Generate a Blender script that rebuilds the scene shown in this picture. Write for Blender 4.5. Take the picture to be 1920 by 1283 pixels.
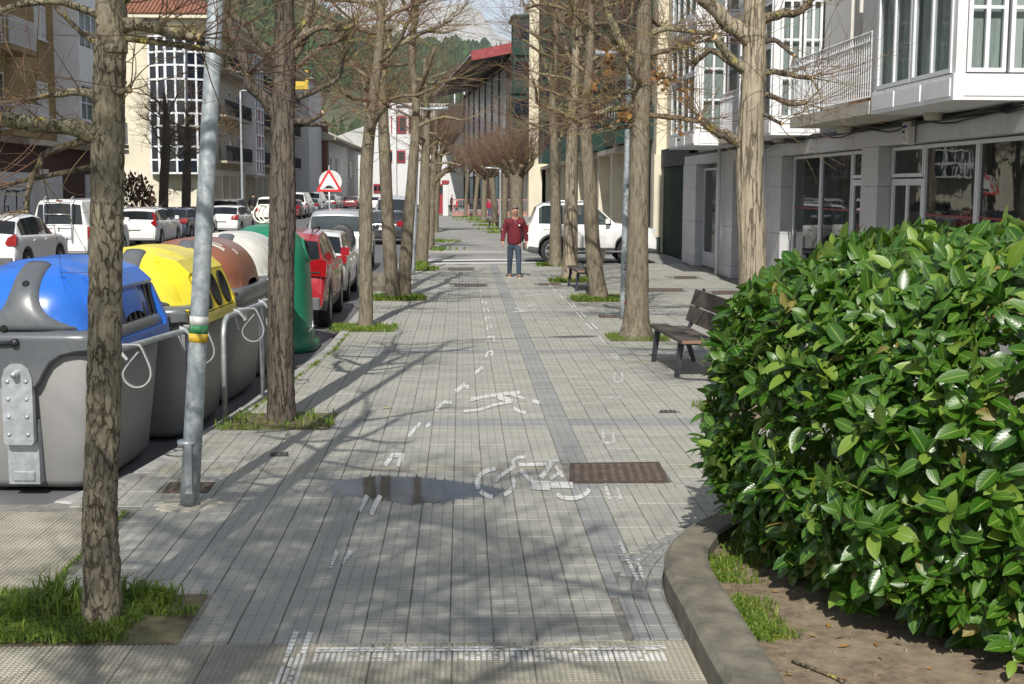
import bpy, math, random
from mathutils import Vector, Matrix, noise
for o in list(bpy.data.objects): bpy.data.objects.remove(o)
SC = bpy.context.scene
COL = SC.collection
R = math.radians
rng = random.Random(7)
# ------------------------------------------------------------------ camera
FPX, CX, CY, H = 2450.0, 960.0, 641.5, 2.25
TILT, YAW, ROLL = R(6.72), R(2.22), R(0.25)
cam_data = bpy.data.cameras.new('camera')
cam_data.sensor_width = 36.0; cam_data.lens = FPX/1920*36
cam_data.clip_start = 0.05; cam_data.clip_end = 30000
cam = bpy.data.objects.new('camera', cam_data); COL.objects.link(cam)
RC = Matrix.Rotation(-YAW, 3, 'Z') @ Matrix.Rotation(R(90)-TILT, 3, 'X') @ Matrix.Rotation(ROLL, 3, 'Z')
cam.matrix_world = Matrix.Translation((0, 0, H)) @ RC.to_4x4()
SC.camera = cam
# ------------------------------------------------------------------ sky, sun, exposure
SUN_AZ, SUN_EL = R(187.0), R(41.0)
world = bpy.data.worlds.new('World'); SC.world = world; world.use_nodes = True
wn, wl = world.node_tree.nodes, world.node_tree.links
wn.clear()
wout = wn.new('ShaderNodeOutputWorld'); bg = wn.new('ShaderNodeBackground'); bg.inputs['Strength'].default_value = 0.09
sky = wn.new('ShaderNodeTexSky'); sky.sky_type = 'NISHITA'; sky.sun_disc = False
sky.sun_elevation = SUN_EL; sky.sun_rotation = SUN_AZ; sky.dust_density = 1.2; sky.altitude = 300
wtc = wn.new('ShaderNodeTexCoord'); wmap = wn.new('ShaderNodeMapping'); wmap.inputs['Scale'].default_value = (1, 1, 2.6)
cn = wn.new('ShaderNodeTexNoise'); cn.inputs['Scale'].default_value = 5.0; cn.inputs['Detail'].default_value = 8; cn.inputs['Roughness'].default_value = .58
crmp = wn.new('ShaderNodeValToRGB'); crmp.color_ramp.elements[0].position = .40; crmp.color_ramp.elements[1].position = .66
crmp.color_ramp.elements[1].color = (.82, .82, .82, 1)
cmix = wn.new('ShaderNodeMix'); cmix.data_type = 'RGBA'
cmix.inputs['B'].default_value = (10.6, 11.0, 11.8, 1)
wl.new(wtc.outputs['Generated'], wmap.inputs['Vector']); wl.new(wmap.outputs[0], cn.inputs['Vector'])
wl.new(cn.outputs['Fac'], crmp.inputs[0]); wl.new(crmp.outputs['Color'], cmix.inputs['Factor'])
wl.new(sky.outputs[0], cmix.inputs['A']); wl.new(cmix.outputs['Result'], bg.inputs['Color']); wl.new(bg.outputs[0], wout.inputs[0])
sd = bpy.data.lights.new('sun', 'SUN'); sd.energy = 5.0; sd.angle = R(0.53); sd.color = (1.0, .955, .88)
sun = bpy.data.objects.new('sun', sd); COL.objects.link(sun); sun.location = (-8, -60, 60)
sdir = Vector((math.sin(SUN_AZ)*math.cos(SUN_EL), math.cos(SUN_AZ)*math.cos(SUN_EL), math.sin(SUN_EL)))
sun.rotation_euler = sdir.to_track_quat('Z', 'Y').to_euler()
SC.view_settings.view_transform = 'Standard'; SC.view_settings.look = 'None'
SC.view_settings.exposure = 0.18; SC.view_settings.gamma = 1.0; SC.view_settings.use_curve_mapping = False
SC.cycles.max_bounces = 6; SC.cycles.transparent_max_bounces = 12; SC.cycles.caustics_reflective = False
SC.cycles.sample_clamp_indirect = 6.0

# ------------------------------------------------------------------ picture measures -> world points on real surfaces
CAMP = Vector((0, 0, H))
def ray(px, py): return RC @ Vector(((px-CX)/FPX, -(py-CY)/FPX, -1))
def G(px, py, z=0.0):
    d = ray(px, py); return CAMP + d*((z-H)/d.z)
def A(px, py, Y):
    d = ray(px, py); return CAMP + d*(Y/d.y)
def AX(px, py, X):
    d = ray(px, py); return CAMP + d*(X/d.x)
def PX(p):
    v = RC.transposed() @ (Vector(p)-CAMP); return (CX-FPX*v.x/v.z, CY+FPX*v.y/v.z)

# ------------------------------------------------------------------ mesh builder
class MB:
    def __init__(s): s.v = []; s.f = []; s.m = []; s.s = []; s.g = []
    def add(s, vs, fs, mi=0, smooth=False):
        n = len(s.v); s.g.append((n, len(s.f), len(vs), len(fs))); s.v.extend(tuple(v) for v in vs)
        for f in fs: s.f.append(tuple(i+n for i in f)); s.m.append(mi); s.s.append(smooth)
        return s
    def box(s, a, b, mi=0, M=None):
        x0, y0, z0 = a; x1, y1, z1 = b
        vs = [Vector(p) for p in ((x0,y0,z0),(x1,y0,z0),(x1,y1,z0),(x0,y1,z0),(x0,y0,z1),(x1,y0,z1),(x1,y1,z1),(x0,y1,z1))]
        if M is not None: vs = [M @ v for v in vs]
        return s.add(vs, [(0,3,2,1),(4,5,6,7),(0,1,5,4),(1,2,6,5),(2,3,7,6),(3,0,4,7)], mi)
    def bbox(s, a, b, c=.01, mi=0, M=None):
        """box with chamfered top and vertical edges"""
        x0, y0, z0 = a; x1, y1, z1 = b
        def ring(i, z): return [(x0+i+c,y0+i,z),(x1-i-c,y0+i,z),(x1-i,y0+i+c,z),(x1-i,y1-i-c,z),(x1-i-c,y1-i,z),(x0+i+c,y1-i,z),(x0+i,y1-i-c,z),(x0+i,y0+i+c,z)]
        vs = [Vector(p) for p in ring(0, z0)+ring(0, z1-c)+ring(c, z1)]
        if M is not None: vs = [M @ v for v in vs]
        fs = [tuple(range(7,-1,-1)), tuple(range(16,24))]
        for k in range(2):
            for i in range(8): fs.append((k*8+i, k*8+(i+1) % 8, k*8+8+(i+1) % 8, k*8+8+i))
        return s.add(vs, fs, mi)
    def tube(s, pts, rad, n=8, mi=0, caps=True, smooth=True, flat=1.0):
        pts = [Vector(p) for p in pts]; k = len(pts)
        if not hasattr(rad, '__len__'): rad = [rad]*k
        vs = []; ref = None
        for i, p in enumerate(pts):
            t = (pts[min(i+1, k-1)]-pts[max(i-1, 0)])
            if t.length < 1e-9: t = Vector((0, 0, 1))
            t.normalize()
            if ref is None:
                ref = Vector((1, 0, 0)) if abs(t.x) < .9 else Vector((0, 1, 0))
            u = ref - t*ref.dot(t)
            if u.length < 1e-6: u = t.orthogonal()
            u.normalize(); ref = u; w = t.cross(u)
            for j in range(n):
                a = 2*math.pi*j/n
                vs.append(p + u*(math.cos(a)*rad[i]) + w*(math.sin(a)*rad[i]*flat))
        fs = [(i*n+j, i*n+(j+1) % n, (i+1)*n+(j+1) % n, (i+1)*n+j) for i in range(k-1) for j in range(n)]
        if caps: fs += [tuple(range(n-1, -1, -1)), tuple(range((k-1)*n, k*n))]
        return s.add(vs, fs, mi, smooth)
    def lathe(s, prof, n=20, mi=0, c=(0, 0, 0), axis='Z', smooth=True, M=None):
        """prof: (radius, height)"""
        vs = []
        for r, h in prof:
            for j in range(n):
                a = 2*math.pi*j/n; x, y = r*math.cos(a), r*math.sin(a)
                p = (x, y, h) if axis == 'Z' else ((h, x, y) if axis == 'X' else (x, h, y))
                p = Vector(p)+Vector(c); vs.append(M @ p if M is not None else p)
        k = len(prof)
        fs = [(i*n+j, i*n+(j+1) % n, (i+1)*n+(j+1) % n, (i+1)*n+j) for i in range(k-1) for j in range(n)]
        fs += [tuple(range(n-1, -1, -1)), tuple(range((k-1)*n, k*n))]
        return s.add(vs, fs, mi, smooth)
    def prism(s, poly, h0, h1, axis='Y', mi=0, M=None, smooth=False):
        """poly in the two other axes (X,Z for 'Y'; Y,Z for 'X'; X,Y for 'Z')"""
        def P(a, b, h): return Vector((a, h, b)) if axis == 'Y' else (Vector((h, a, b)) if axis == 'X' else Vector((a, b, h)))
        n = len(poly)
        vs = [P(a, b, h0) for a, b in poly]+[P(a, b, h1) for a, b in poly]
        if M is not None: vs = [M @ v for v in vs]
        fs = [tuple(range(n-1, -1, -1)), tuple(range(n, 2*n))]+[(i, (i+1) % n, n+(i+1) % n, n+i) for i in range(n)]
        return s.add(vs, fs, mi, smooth)
    def quad(s, a, b, c, d, mi=0): return s.add([a, b, c, d], [(0, 1, 2, 3)], mi)
    def loft(s, rings, mi=0, closed=True, caps=True, smooth=True):
        n = len(rings[0]); vs = [p for r in rings for p in r]
        m = n if closed else n-1
        fs = [(i*n+j, i*n+(j+1) % n, (i+1)*n+(j+1) % n, (i+1)*n+j) for i in range(len(rings)-1) for j in range(m)]
        if caps and closed: fs += [tuple(range(n-1, -1, -1)), tuple(range((len(rings)-1)*n, len(rings)*n))]
        return s.add(vs, fs, mi, smooth)
    def ribbon(s, pts, w, z, mi=0):
        """flat strip on the ground along world points"""
        pts = [Vector((p[0], p[1], z)) for p in pts]
        vs = []
        for i, p in enumerate(pts):
            t = pts[min(i+1, len(pts)-1)]-pts[max(i-1, 0)]; t.normalize()
            q = Vector((-t.y, t.x, 0))*w/2; vs += [p+q, p-q]
        return s.add(vs, [(2*i, 2*i+1, 2*i+3, 2*i+2) for i in range(len(pts)-1)], mi)
    def mesh(s, name, mats):
        me = bpy.data.meshes.new(name); me.from_pydata(s.v, [], s.f)
        for m in (mats if isinstance(mats, (list, tuple)) else [mats]): me.materials.append(m)
        me.polygons.foreach_set('material_index', s.m); me.polygons.foreach_set('use_smooth', s.s); me.update()
        return me
    def build(s, name, mats, parent=None, loc=None):
        if not s.f: return None
        o = bpy.data.objects.new(name, s.mesh(name, mats)); COL.objects.link(o)
        if parent is not None: o.parent = parent
        if loc is not None: o.location = loc
        return o
def each(mb, name, m, parent, off=(0, 0, 0)):
    """every piece that was added becomes an object of its own"""
    out = []; off = Vector(off)
    for v0, f0, nv, nf in mb.g:
        q = MB(); c = sum((Vector(v) for v in mb.v[v0:v0+nv]), Vector())/nv
        q.add([Vector(v)-c for v in mb.v[v0:v0+nv]], [tuple(i-v0 for i in f) for f in mb.f[f0:f0+nf]], mb.m[f0], mb.s[f0]); out.append(q.build(name, m, parent, c-off))
    return out
def tag(o, label, cat, group=None):
    o['label'] = label; o['category'] = cat
    if group: o['group'] = group
    return o
def struct(o): o['kind'] = 'structure'; return o
def stuff(o): o['kind'] = 'stuff'; return o
def thing(name, label, cat, loc=(0, 0, 0), rz=0.0, group=None):
    o = bpy.data.objects.new(name, None); COL.objects.link(o); o.empty_display_size = .2
    o.location = loc; o.rotation_euler = (0, 0, rz)
    return tag(o, label, cat, group)
def dup(root, loc, rz=None, label=None):
    r = root.copy(); COL.objects.link(r); r.location = loc
    if rz is not None: r.rotation_euler = (0, 0, rz)
    if label: r['label'] = label
    for ch in list(root.children):
        c = ch.copy(); COL.objects.link(c); c.parent = r
        for g in ch.children:
            d = g.copy(); COL.objects.link(d); d.parent = c
    return r
def inst(name, me, parent, loc, rot=(0, 0, 0), sc=None):
    o = bpy.data.objects.new(name, me); COL.objects.link(o); o.parent = parent; o.location = loc; o.rotation_euler = rot
    if sc: o.scale = sc
    return o

# ------------------------------------------------------------------ materials
def nodes(name):
    m = bpy.data.materials.new(name); m.use_nodes = True
    nt = m.node_tree; nt.nodes.clear()
    out = nt.nodes.new('ShaderNodeOutputMaterial'); b = nt.nodes.new('ShaderNodeBsdfPrincipled')
    nt.links.new(b.outputs[0], out.inputs[0])
    return m, nt, b, out
def N(nt, t, **k):
    n = nt.nodes.new(t)
    for a, v in k.items(): setattr(n, a, v)
    return n
def mth(nt, op, a, b=None, c=None, clamp=False):
    n = nt.nodes.new('ShaderNodeMath'); n.operation = op; n.use_clamp = clamp
    for i, x in enumerate((a, b, c)):
        if x is None: continue
        if isinstance(x, (int, float)): n.inputs[i].default_value = x
        else: nt.links.new(x, n.inputs[i])
    return n.outputs[0]
def mixc(nt, f, a, b, blend='MIX'):
    n = nt.nodes.new('ShaderNodeMix'); n.data_type = 'RGBA'; n.blend_type = blend
    for k, x in (('Factor', f), ('A', a), ('B', b)):
        if isinstance(x, (int, float)): n.inputs[k].default_value = x
        elif isinstance(x, tuple): n.inputs[k].default_value = x if len(x) == 4 else (*x, 1)
        else: nt.links.new(x, n.inputs[k])
    return n.outputs['Result']
def ramp(nt, x, p0, p1, c0=(0, 0, 0, 1), c1=(1, 1, 1, 1)):
    n = nt.nodes.new('ShaderNodeValToRGB'); e = n.color_ramp.elements
    e[0].position = p0; e[1].position = p1; e[0].color = c0; e[1].color = c1
    nt.links.new(x, n.inputs[0]); return n.outputs[0]
def tex(nt, kind, vec, scale, detail=4, rough=.55, **k):
    n = nt.nodes.new(kind); n.inputs['Scale'].default_value = scale
    if 'Detail' in n.inputs: n.inputs['Detail'].default_value = detail
    if 'Roughness' in n.inputs and kind == 'ShaderNodeTexNoise': n.inputs['Roughness'].default_value = rough
    for a, v in k.items(): setattr(n, a, v)
    if vec is not None: nt.links.new(vec, n.inputs['Vector'])
    return n
def coords(nt, kind='Object', scale=None):
    if kind == 'World':
        o = N(nt, 'ShaderNodeNewGeometry').outputs['Position']
    else:
        o = N(nt, 'ShaderNodeTexCoord').outputs[kind]
    if scale:
        mp = N(nt, 'ShaderNodeMapping'); mp.inputs['Scale'].default_value = scale; nt.links.new(o, mp.inputs[0]); o = mp.outputs[0]
    return o
def bump(nt, b, h, strength=.4, dist=.01):
    n = N(nt, 'ShaderNodeBump'); n.inputs['Strength'].default_value = strength; n.inputs['Distance'].default_value = dist
    nt.links.new(h, n.inputs['Height']); nt.links.new(n.outputs[0], b.inputs['Normal'])
_MC = {}
def mat(name, col, rough=.6, metal=0.0, var=.18, vs=3.0, dirt=None, dirts=1.2, bmp=0.0, bs=60.0, coat=0.0, spec=.5, scale=None, wc='World'):
    """a plain surface with uneven colour, optional stains and fine relief"""
    if name in _MC: return _MC[name]
    m, nt, b, out = nodes(name)
    v = coords(nt, wc, scale)
    n1 = tex(nt, 'ShaderNodeTexNoise', v, vs, 6, .6)
    f = ramp(nt, n1.outputs['Fac'], .3, .7)
    lo = tuple(c*(1-var) for c in col); hi = tuple(min(1, c*(1+var)) for c in col)
    c = mixc(nt, f, lo, hi)
    if dirt:
        n2 = tex(nt, 'ShaderNodeTexNoise', v, dirts, 8, .68)
        c = mixc(nt, ramp(nt, n2.outputs['Fac'], .5, .72), c, dirt)
    nt.links.new(c, b.inputs['Base Color'])
    n3 = tex(nt, 'ShaderNodeTexNoise', v, vs*2.3, 5, .6)
    r = mth(nt, 'MULTIPLY_ADD', n3.outputs['Fac'], .25*rough, rough*.87, clamp=True)
    nt.links.new(r, b.inputs['Roughness'])
    b.inputs['Metallic'].default_value = metal; b.inputs['Specular IOR Level'].default_value = spec
    if coat: b.inputs['Coat Weight'].default_value = coat; b.inputs['Coat Roughness'].default_value = .04
    if bmp:
        n4 = tex(nt, 'ShaderNodeTexNoise', v, bs, 5, .65); bump(nt, b, n4.outputs['Fac'], bmp, .006)
    _MC[name] = m; return m
def glass(name, col=(.012, .016, .018), rough=.03, see=0.0):
    """window glass: dark room behind, clear reflections; see > 0 lets that share of the light through"""
    if name in _MC: return _MC[name]
    m, nt, b, out = nodes(name)
    v = coords(nt, 'World')
    n = tex(nt, 'ShaderNodeTexNoise', v, 1.3, 3)
    nt.links.new(mixc(nt, ramp(nt, n.outputs['Fac'], .35, .65), tuple(c*.6 for c in col), tuple(c*1.6 for c in col)), b.inputs['Base Color'])
    b.inputs['Roughness'].default_value = rough; b.inputs['Specular IOR Level'].default_value = .7
    n2 = tex(nt, 'ShaderNodeTexNoise', v, 2.2, 2); bump(nt, b, n2.outputs['Fac'], .05, .02)
    if see:
        tr = N(nt, 'ShaderNodeBsdfTransparent'); tr.inputs[0].default_value = (.92, .95, .945, 1); mx = N(nt, 'ShaderNodeMixShader'); mx.inputs[0].default_value = see
        nt.links.new(b.outputs[0], mx.inputs[1]); nt.links.new(tr.outputs[0], mx.inputs[2]); nt.links.new(mx.outputs[0], out.inputs[0])
    _MC[name] = m; return m
def paint(name, col, rough=.3, flake=0.0):
    """car paint with a clear coat and thin road dust"""
    if name in _MC: return _MC[name]
    m, nt, b, out = nodes(name)
    v = coords(nt, 'Object')
    n = tex(nt, 'ShaderNodeTexNoise', v, 2.5, 7, .7)
    sx = N(nt, 'ShaderNodeSeparateXYZ'); nt.links.new(v, sx.inputs[0])
    low = mth(nt, 'MULTIPLY_ADD', sx.outputs['Z'], -1.4, .95, clamp=True)
    d = mth(nt, 'MULTIPLY', ramp(nt, n.outputs['Fac'], .35, .8), mth(nt, 'ADD', mth(nt, 'MULTIPLY', low, .6), .12))
    nt.links.new(mixc(nt, d, col, (.22, .20, .17)), b.inputs['Base Color'])
    b.inputs['Metallic'].default_value = flake
    nt.links.new(mth(nt, 'ADD', mth(nt, 'MULTIPLY', d, .5), rough), b.inputs['Roughness'])
    b.inputs['Coat Weight'].default_value = .8; b.inputs['Coat Roughness'].default_value = .05
    _MC[name] = m; return m

M_GALV = mat('galvanised', (.42, .45, .47), .42, .55, var=.22, vs=16, dirt=(.30, .32, .33), dirts=5)
M_IRON = mat('rusty_iron', (.10, .076, .06), .75, .5, var=.35, vs=14, dirt=(.16, .11, .08), dirts=6, bmp=.4, bs=90)
M_WHITE = mat('sign_white', (.78, .78, .77), .45); M_BLK = mat('sign_black', (.02, .02, .02), .5)
# ================================================================== ground
S, X0, Y0 = .22, .82, 6.30
def paving_mat(name, base, lit_groove, rnd=.16, bars=True):
    m, nt, b, out = nodes(name)
    pos = coords(nt, 'World')
    sp = N(nt, 'ShaderNodeSeparateXYZ'); nt.links.new(pos, sp.inputs[0])
    u = mth(nt, 'MULTIPLY_ADD', sp.outputs['X'], 3/S, -3*X0/S+300); w = mth(nt, 'MULTIPLY_ADD', sp.outputs['Y'], 4/S, -4*Y0/S+400)
    fu = mth(nt, 'FRACT', u); fw = mth(nt, 'FRACT', w)
    du = mth(nt, 'MINIMUM', fu, mth(nt, 'SUBTRACT', 1.0, fu)); dw = mth(nt, 'MINIMUM', fw, mth(nt, 'SUBTRACT', 1.0, fw))
    lu = mth(nt, 'DIVIDE', du, .055, clamp=True); lw = mth(nt, 'DIVIDE', dw, .115, clamp=True)
    h = mth(nt, 'MULTIPLY', lu, lw)
    oi = N(nt, 'ShaderNodeObjectInfo'); gi = N(nt, 'ShaderNodeNewGeometry')
    r = mth(nt, 'FRACT', mth(nt, 'ADD', oi.outputs['Random'], gi.outputs['Random Per Island']))
    n1 = tex(nt, 'ShaderNodeTexNoise', pos, 1.1, 8, .62); n2 = tex(nt, 'ShaderNodeTexNoise', pos, 55, 4, .7)
    n3 = tex(nt, 'ShaderNodeTexNoise', pos, 5.5, 6, .7)
    k = mth(nt, 'ADD', mth(nt, 'MULTIPLY_ADD', r, rnd, 1-rnd/2), mth(nt, 'MULTIPLY_ADD', n1.outputs['Fac'], .5, -.25))
    k = mth(nt, 'ADD', k, mth(nt, 'MULTIPLY_ADD', n2.outputs['Fac'], .36, -.18))
    c = mixc(nt, 1.0, base, k, 'MULTIPLY')
    if bars:
        c = mixc(nt, mth(nt, 'MULTIPLY', mth(nt, 'SUBTRACT', 1.0, lw), .75), c, lit_groove)  # sunlight catching the bar edges, painted in as paler lines
        c = mixc(nt, mth(nt, 'MULTIPLY', mth(nt, 'SUBTRACT', 1.0, lu), .75), c, tuple(x*.5 for x in base))
    c = mixc(nt, mth(nt, 'MULTIPLY', ramp(nt, n3.outputs['Fac'], .60, .78), .5), c, (.13, .13, .12))
    nt.links.new(c, b.inputs['Base Color']); b.inputs['Roughness'].default_value = .72; b.inputs['Specular IOR Level'].default_value = .4
    if bars: bump(nt, b, mth(nt, 'ADD', h, mth(nt, 'MULTIPLY', n2.outputs['Fac'], .25)), .55, .004)
    else: bump(nt, b, n2.outputs['Fac'], .35, .003)
    return m
M_TILE = paving_mat('paving', (.298, .295, .258), (.41, .405, .36))
M_GREY = paving_mat('grey_paving', (.238, .243, .236), (.29, .295, .285), bars=True)
M_WARM = paving_mat('warm_paving', (.305, .29, .235), (.37, .35, .29))
M_JOINT = mat('joint_dirt', (.20, .195, .165), .95, var=.3, vs=14, dirt=(.05, .05, .04), dirts=1.5)
M_ASPH = mat('asphalt', (.115, .115, .118), .85, var=.25, vs=1.4, dirt=(.16, .155, .15), dirts=.5, bmp=.5, bs=180)
M_ASPH2 = mat('pale_asphalt', (.26, .255, .24), .88, var=.2, vs=.8, dirt=(.18, .18, .175), dirts=.35, bmp=.4, bs=160)
M_KERB = mat('kerb_granite', (.34, .335, .32), .75, var=.25, vs=9, dirt=(.16, .15, .13), dirts=2.2, bmp=.4, bs=110)
M_CONC = mat('old_concrete', (.155, .142, .108), .85, var=.35, vs=7, dirt=(.085, .08, .048), dirts=2.6, bmp=.8, bs=45)
M_STUD = mat('tactile_buff', (.275, .258, .205), .75, var=.22, vs=4, dirt=(.20, .185, .15), dirts=1.6, bmp=.3, bs=120)
M_STUDW = mat('tactile_white', (.48, .475, .45), .6, var=.2, vs=18, dirt=(.29, .275, .23), dirts=9)
M_SOIL = mat('soil', (.185, .14, .092), .95, var=.45, vs=16, dirt=(.27, .22, .15), dirts=2.5, bmp=1.0, bs=35)
M_PITSOIL = mat('pit_soil', (.13, .11, .06), .95, var=.4, vs=9, dirt=(.085, .115, .03), dirts=3, bmp=1.0, bs=40)
M_EARTH = mat('earth', (.13, .14, .08), .95, var=.3, vs=.05)

def sheet(name, poly, z, m, parent=None):
    return MB().add([(p[0], p[1], z) for p in poly], [tuple(range(len(poly)))]).build(name, m, parent)
struct(sheet('ground', [(-6500, -300), (6500, -300), (6500, 8900), (-6500, 8900)], -.30, M_EARTH))

KP = [(-9.6, -2.85), (10.2, -2.62), (11.1, -2.50), (12.6, -2.34), (14.8, -2.16), (18, -1.93), (29, -1.88), (38.5, -1.9)]  # kerb: (Y, X)
KP[0] = (9.25, -2.95)
def kerbx(y):
    for (a, xa), (b, xb) in zip(KP, KP[1:]):
        if a <= y <= b: return xa+(xb-xa)*(y-a)/(b-a)
    return KP[0][1] if y < KP[0][0] else KP[-1][1]
road = struct(sheet('road', [(-14.6, 9.22), (-2.9, 9.22)]+[(x-.02, y) for y, x in KP]+[(-1.9, 47), (-1.9, 110), (-3.5, 118), (-6, 300), (-14.6, 300)], -.12, M_ASPH))
struct(sheet('side_street', [(-1.92, 38.75), (22, 38.75), (22, 46.6), (-1.92, 46.6)], -.03, M_ASPH2))
struct(sheet('far_pavement', [(-1.9, 46.7), (8, 46.7), (8, 140), (-3.5, 140), (-3.5, 118), (-1.9, 110)], 0.0, M_ASPH2))
struct(sheet('opposite_pavement', [(-17, 9), (-14.75, 9), (-14.75, 300), (-17, 300)], 0.0, M_ASPH2))

# planting bed outline (kerb outer edge)
BC, BR = Vector((3.1, 6.9)), 1.97
def bed_curve(r):
    pts = [(BC.x-r, 4.0), (BC.x-r, 5.0), (BC.x-r, 6.0)]
    pts += [(BC.x-r*math.cos(a), BC.y+r*math.sin(a)) for a in [R(90)*i/14 for i in range(15)]]
    return pts+[(4.5, BC.y+r), (6.2, BC.y+r)]
def in_bed(x, y, r):
    if y > BC.y: return (x > BC.x and y < BC.y+r) or (x-BC.x)**2+(y-BC.y)**2 < r*r
    return x > BC.x-r
PITS = {}
def pit(name, x0, y0, x1, y1): PITS[name] = (x0, y0, x1, y1)
pit('a', -2.62, 6.31, -1.41, 7.12)
for nm, (px, py), w, d in (('b', (523, 788), 1.05, .95), ('c', (683, 616), 1.0, .95), ('d', (746, 560), 1.0, .9), ('e', (789, 505), .9, 1.1),
                           ('g', (1192, 633), .85, .85), ('h', (1120, 562), .95, .9), ('i', (1068, 527), .95, .9), ('j', (1040, 498), .95, .8)):
    p = G(px, py); pit(nm, p.x-w/2, p.y-d*.55, p.x+w/2, p.y+d*.45)
pit('k', 2.45, 12.6, 3.4, 13.5)
def in_pit(x, y, e=0): return any(a-e < x < c+e and b-e < y < d+e for a, b, c, d in PITS.values())

# covers set in the paving, given by their corners in the picture
COVERS = []
def cover_quad(px): return [G(*p) for p in px]
def bounds(q): return min(p.x for p in q), min(p.y for p in q), max(p.x for p in q), max(p.y for p in q)
COVER_DEF = [
 ('manhole_cover', [(1067, 907), (1256, 906), (1236, 866), (1068, 868)], 'large rusty twin-leaf manhole cover beside the painted bicycle', 1),
 ('manhole_cover', [(303, 925), (389, 925), (405, 904), (318, 904)], 'rusty square cover behind the foot of the leaning lamp post', 1),
 ('valve_cover', [(505, 855), (538, 855), (541, 848), (509, 848)], 'small dark valve cover in the paving beyond the lamp post', 0),
 ('valve_cover', [(1236, 774), (1270, 774), (1266, 769), (1238, 769)], 'small dark valve cover in front of the near bench', 0),
 ('manhole_cover', [(853, 537), (911, 537), (907, 532), (853, 532)], 'dark strip cover on the left of the path, nearer of two before the walking man', 0),
 ('manhole_cover', [(840, 507), (888, 507), (886, 502), (841, 502)], 'dark strip cover by the side street, farther of two before the walking man', 0),
 ('manhole_cover', [(1010, 535), (1052, 535), (1047, 531), (1010, 531)], 'thin rusty cover between the walking man and the second bench', 1),
 ('manhole_cover', [(1215, 547), (1284, 547), (1276, 541), (1213, 541)], 'rusty cover right of the thick grey trunk behind the near bench', 1),
 ('manhole_cover', [(1338, 552), (1392, 551), (1386, 545), (1334, 546)], 'rusty cover just left of the ridged trunk by the hedge', 1),
 ('manhole_cover', [(1265, 523), (1308, 522), (1302, 518), (1264, 518)], 'small rusty cover in front of the grey shop wall', 1),
 ('manhole_cover', [(1123, 596), (1166, 596), (1162, 591), (1122, 591)], 'thin rusty cover left of the rust-flecked lamp post', 1),
]
for _, q, _, _ in COVER_DEF: COVERS.append(bounds(cover_quad(q)))
def in_cover(x, y): return any(a-.005 < x < c+.005 and b-.005 < y < d+.005 for a, b, c, d in COVERS)

pav = struct(sheet('pavement', [(-7, 2.5), (7.4, 2.5), (7.4, 38.7), (-1.9, 38.7)]+[(x, y) for y, x in reversed(KP)]+[(-7, 9.2)], -.008, M_JOINT))
def tile_mb(gx, gy, c=.003, dz=0.0):
    a, b = S/2-gx/2, S/2-gy/2
    v = [(-a, -b, -.03), (a, -b, -.03), (a, b, -.03), (-a, b, -.03), (-a, -b, -c), (a, -b, -c), (a, b, -c), (-a, b, -c),
         (-a+c, -b+c, 0), (a-c, -b+c, 0), (a-c, b-c, 0), (-a+c, b-c, 0)]
    f = [(8, 9, 10, 11)]
    for k in (0, 4):
        for i in range(4): f.append((k+i, k+(i+1) % 4, k+4+(i+1) % 4, k+4+i))
    return v, f
def tile_kind(i, j, y):
    if i == 0: return 1
    if j in (18,): return 2
    if j in (27, 28, 52, 53, 78, 79, 104, 105): return 1
    if j in (47, 48) and i > 2: return 2
    return 0
TM = {}
for k, m in enumerate((M_TILE, M_GREY, M_WARM)):
    for g, (gx, gy) in enumerate(((.003, .0025), (.0055, .003), (.009, .0035))):
        v, f = tile_mb(gx, gy); TM[k, g] = MB().add(v, f).mesh('paving_tile', m)
cells = []; CUT = []
tr = random.Random(3)
for j in range(0, 148):
    y = Y0+(j+.5)*S
    for i in range(-17, 30):
        x = X0+(i+.5)*S
        if y < 9.15 and x < -2.30-(9.15-y)*.0: continue
        free = lambda a, b, e: not ((a-e < kerbx(b)+.152 and b > 9.0) or in_bed(a+e, b, BR+.265) or in_bed(a, b, BR+.265+e) or in_pit(a, b, e) or in_cover(a, b))
        cs = [(x+u*S*.49, y+w_*S*.49) for u in (-1, 0, 1) for w_ in (-1, 0, 1)]
        if not all(free(a, b, .0) for a, b in cs):
            if y < 26:
                for u in (-1, 0, 1):
                    for w_ in (-1.5, -.5, .5, 1.5):
                        a, b = x+u*S/3, y+w_*S/4
                        if free(a, b, .012): CUT.append((a, b, tile_kind(i, j, y)))
            continue
        if x > 6.6 or abs(x) > y*.62+1: continue
        d = math.hypot(x, y)
        px, py = PX((x, y, 0))
        cells.append((d if (-60 < px < 1980 and py < 1330) else d+100, x, y, tile_kind(i, j, y)))
cells.sort()
for d, x, y, k in cells[:300]:
    g = tr.choices((0, 1, 2), (5, 3, 2))[0]
    inst('paving_tile', TM[k, g], pav, (x, y, tr.uniform(-.0015, .0015)), (tr.gauss(0, .0035), tr.gauss(0, .0035), tr.gauss(0, .003)))
fb = MB()
for d, x, y, k in cells[300:]:
    v, f = tile_mb(tr.choice((.003, .003, .003, .005, .007, .012)), .0025)
    if y > 16: f = f[:1]+f[5:]
    tx, ty, z = tr.gauss(0, .003), tr.gauss(0, .003), tr.uniform(-.0015, .0015)
    fb.add([(x+a, y+b, c+z+a*tx+b*ty) for a, b, c in v], f, k)
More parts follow.
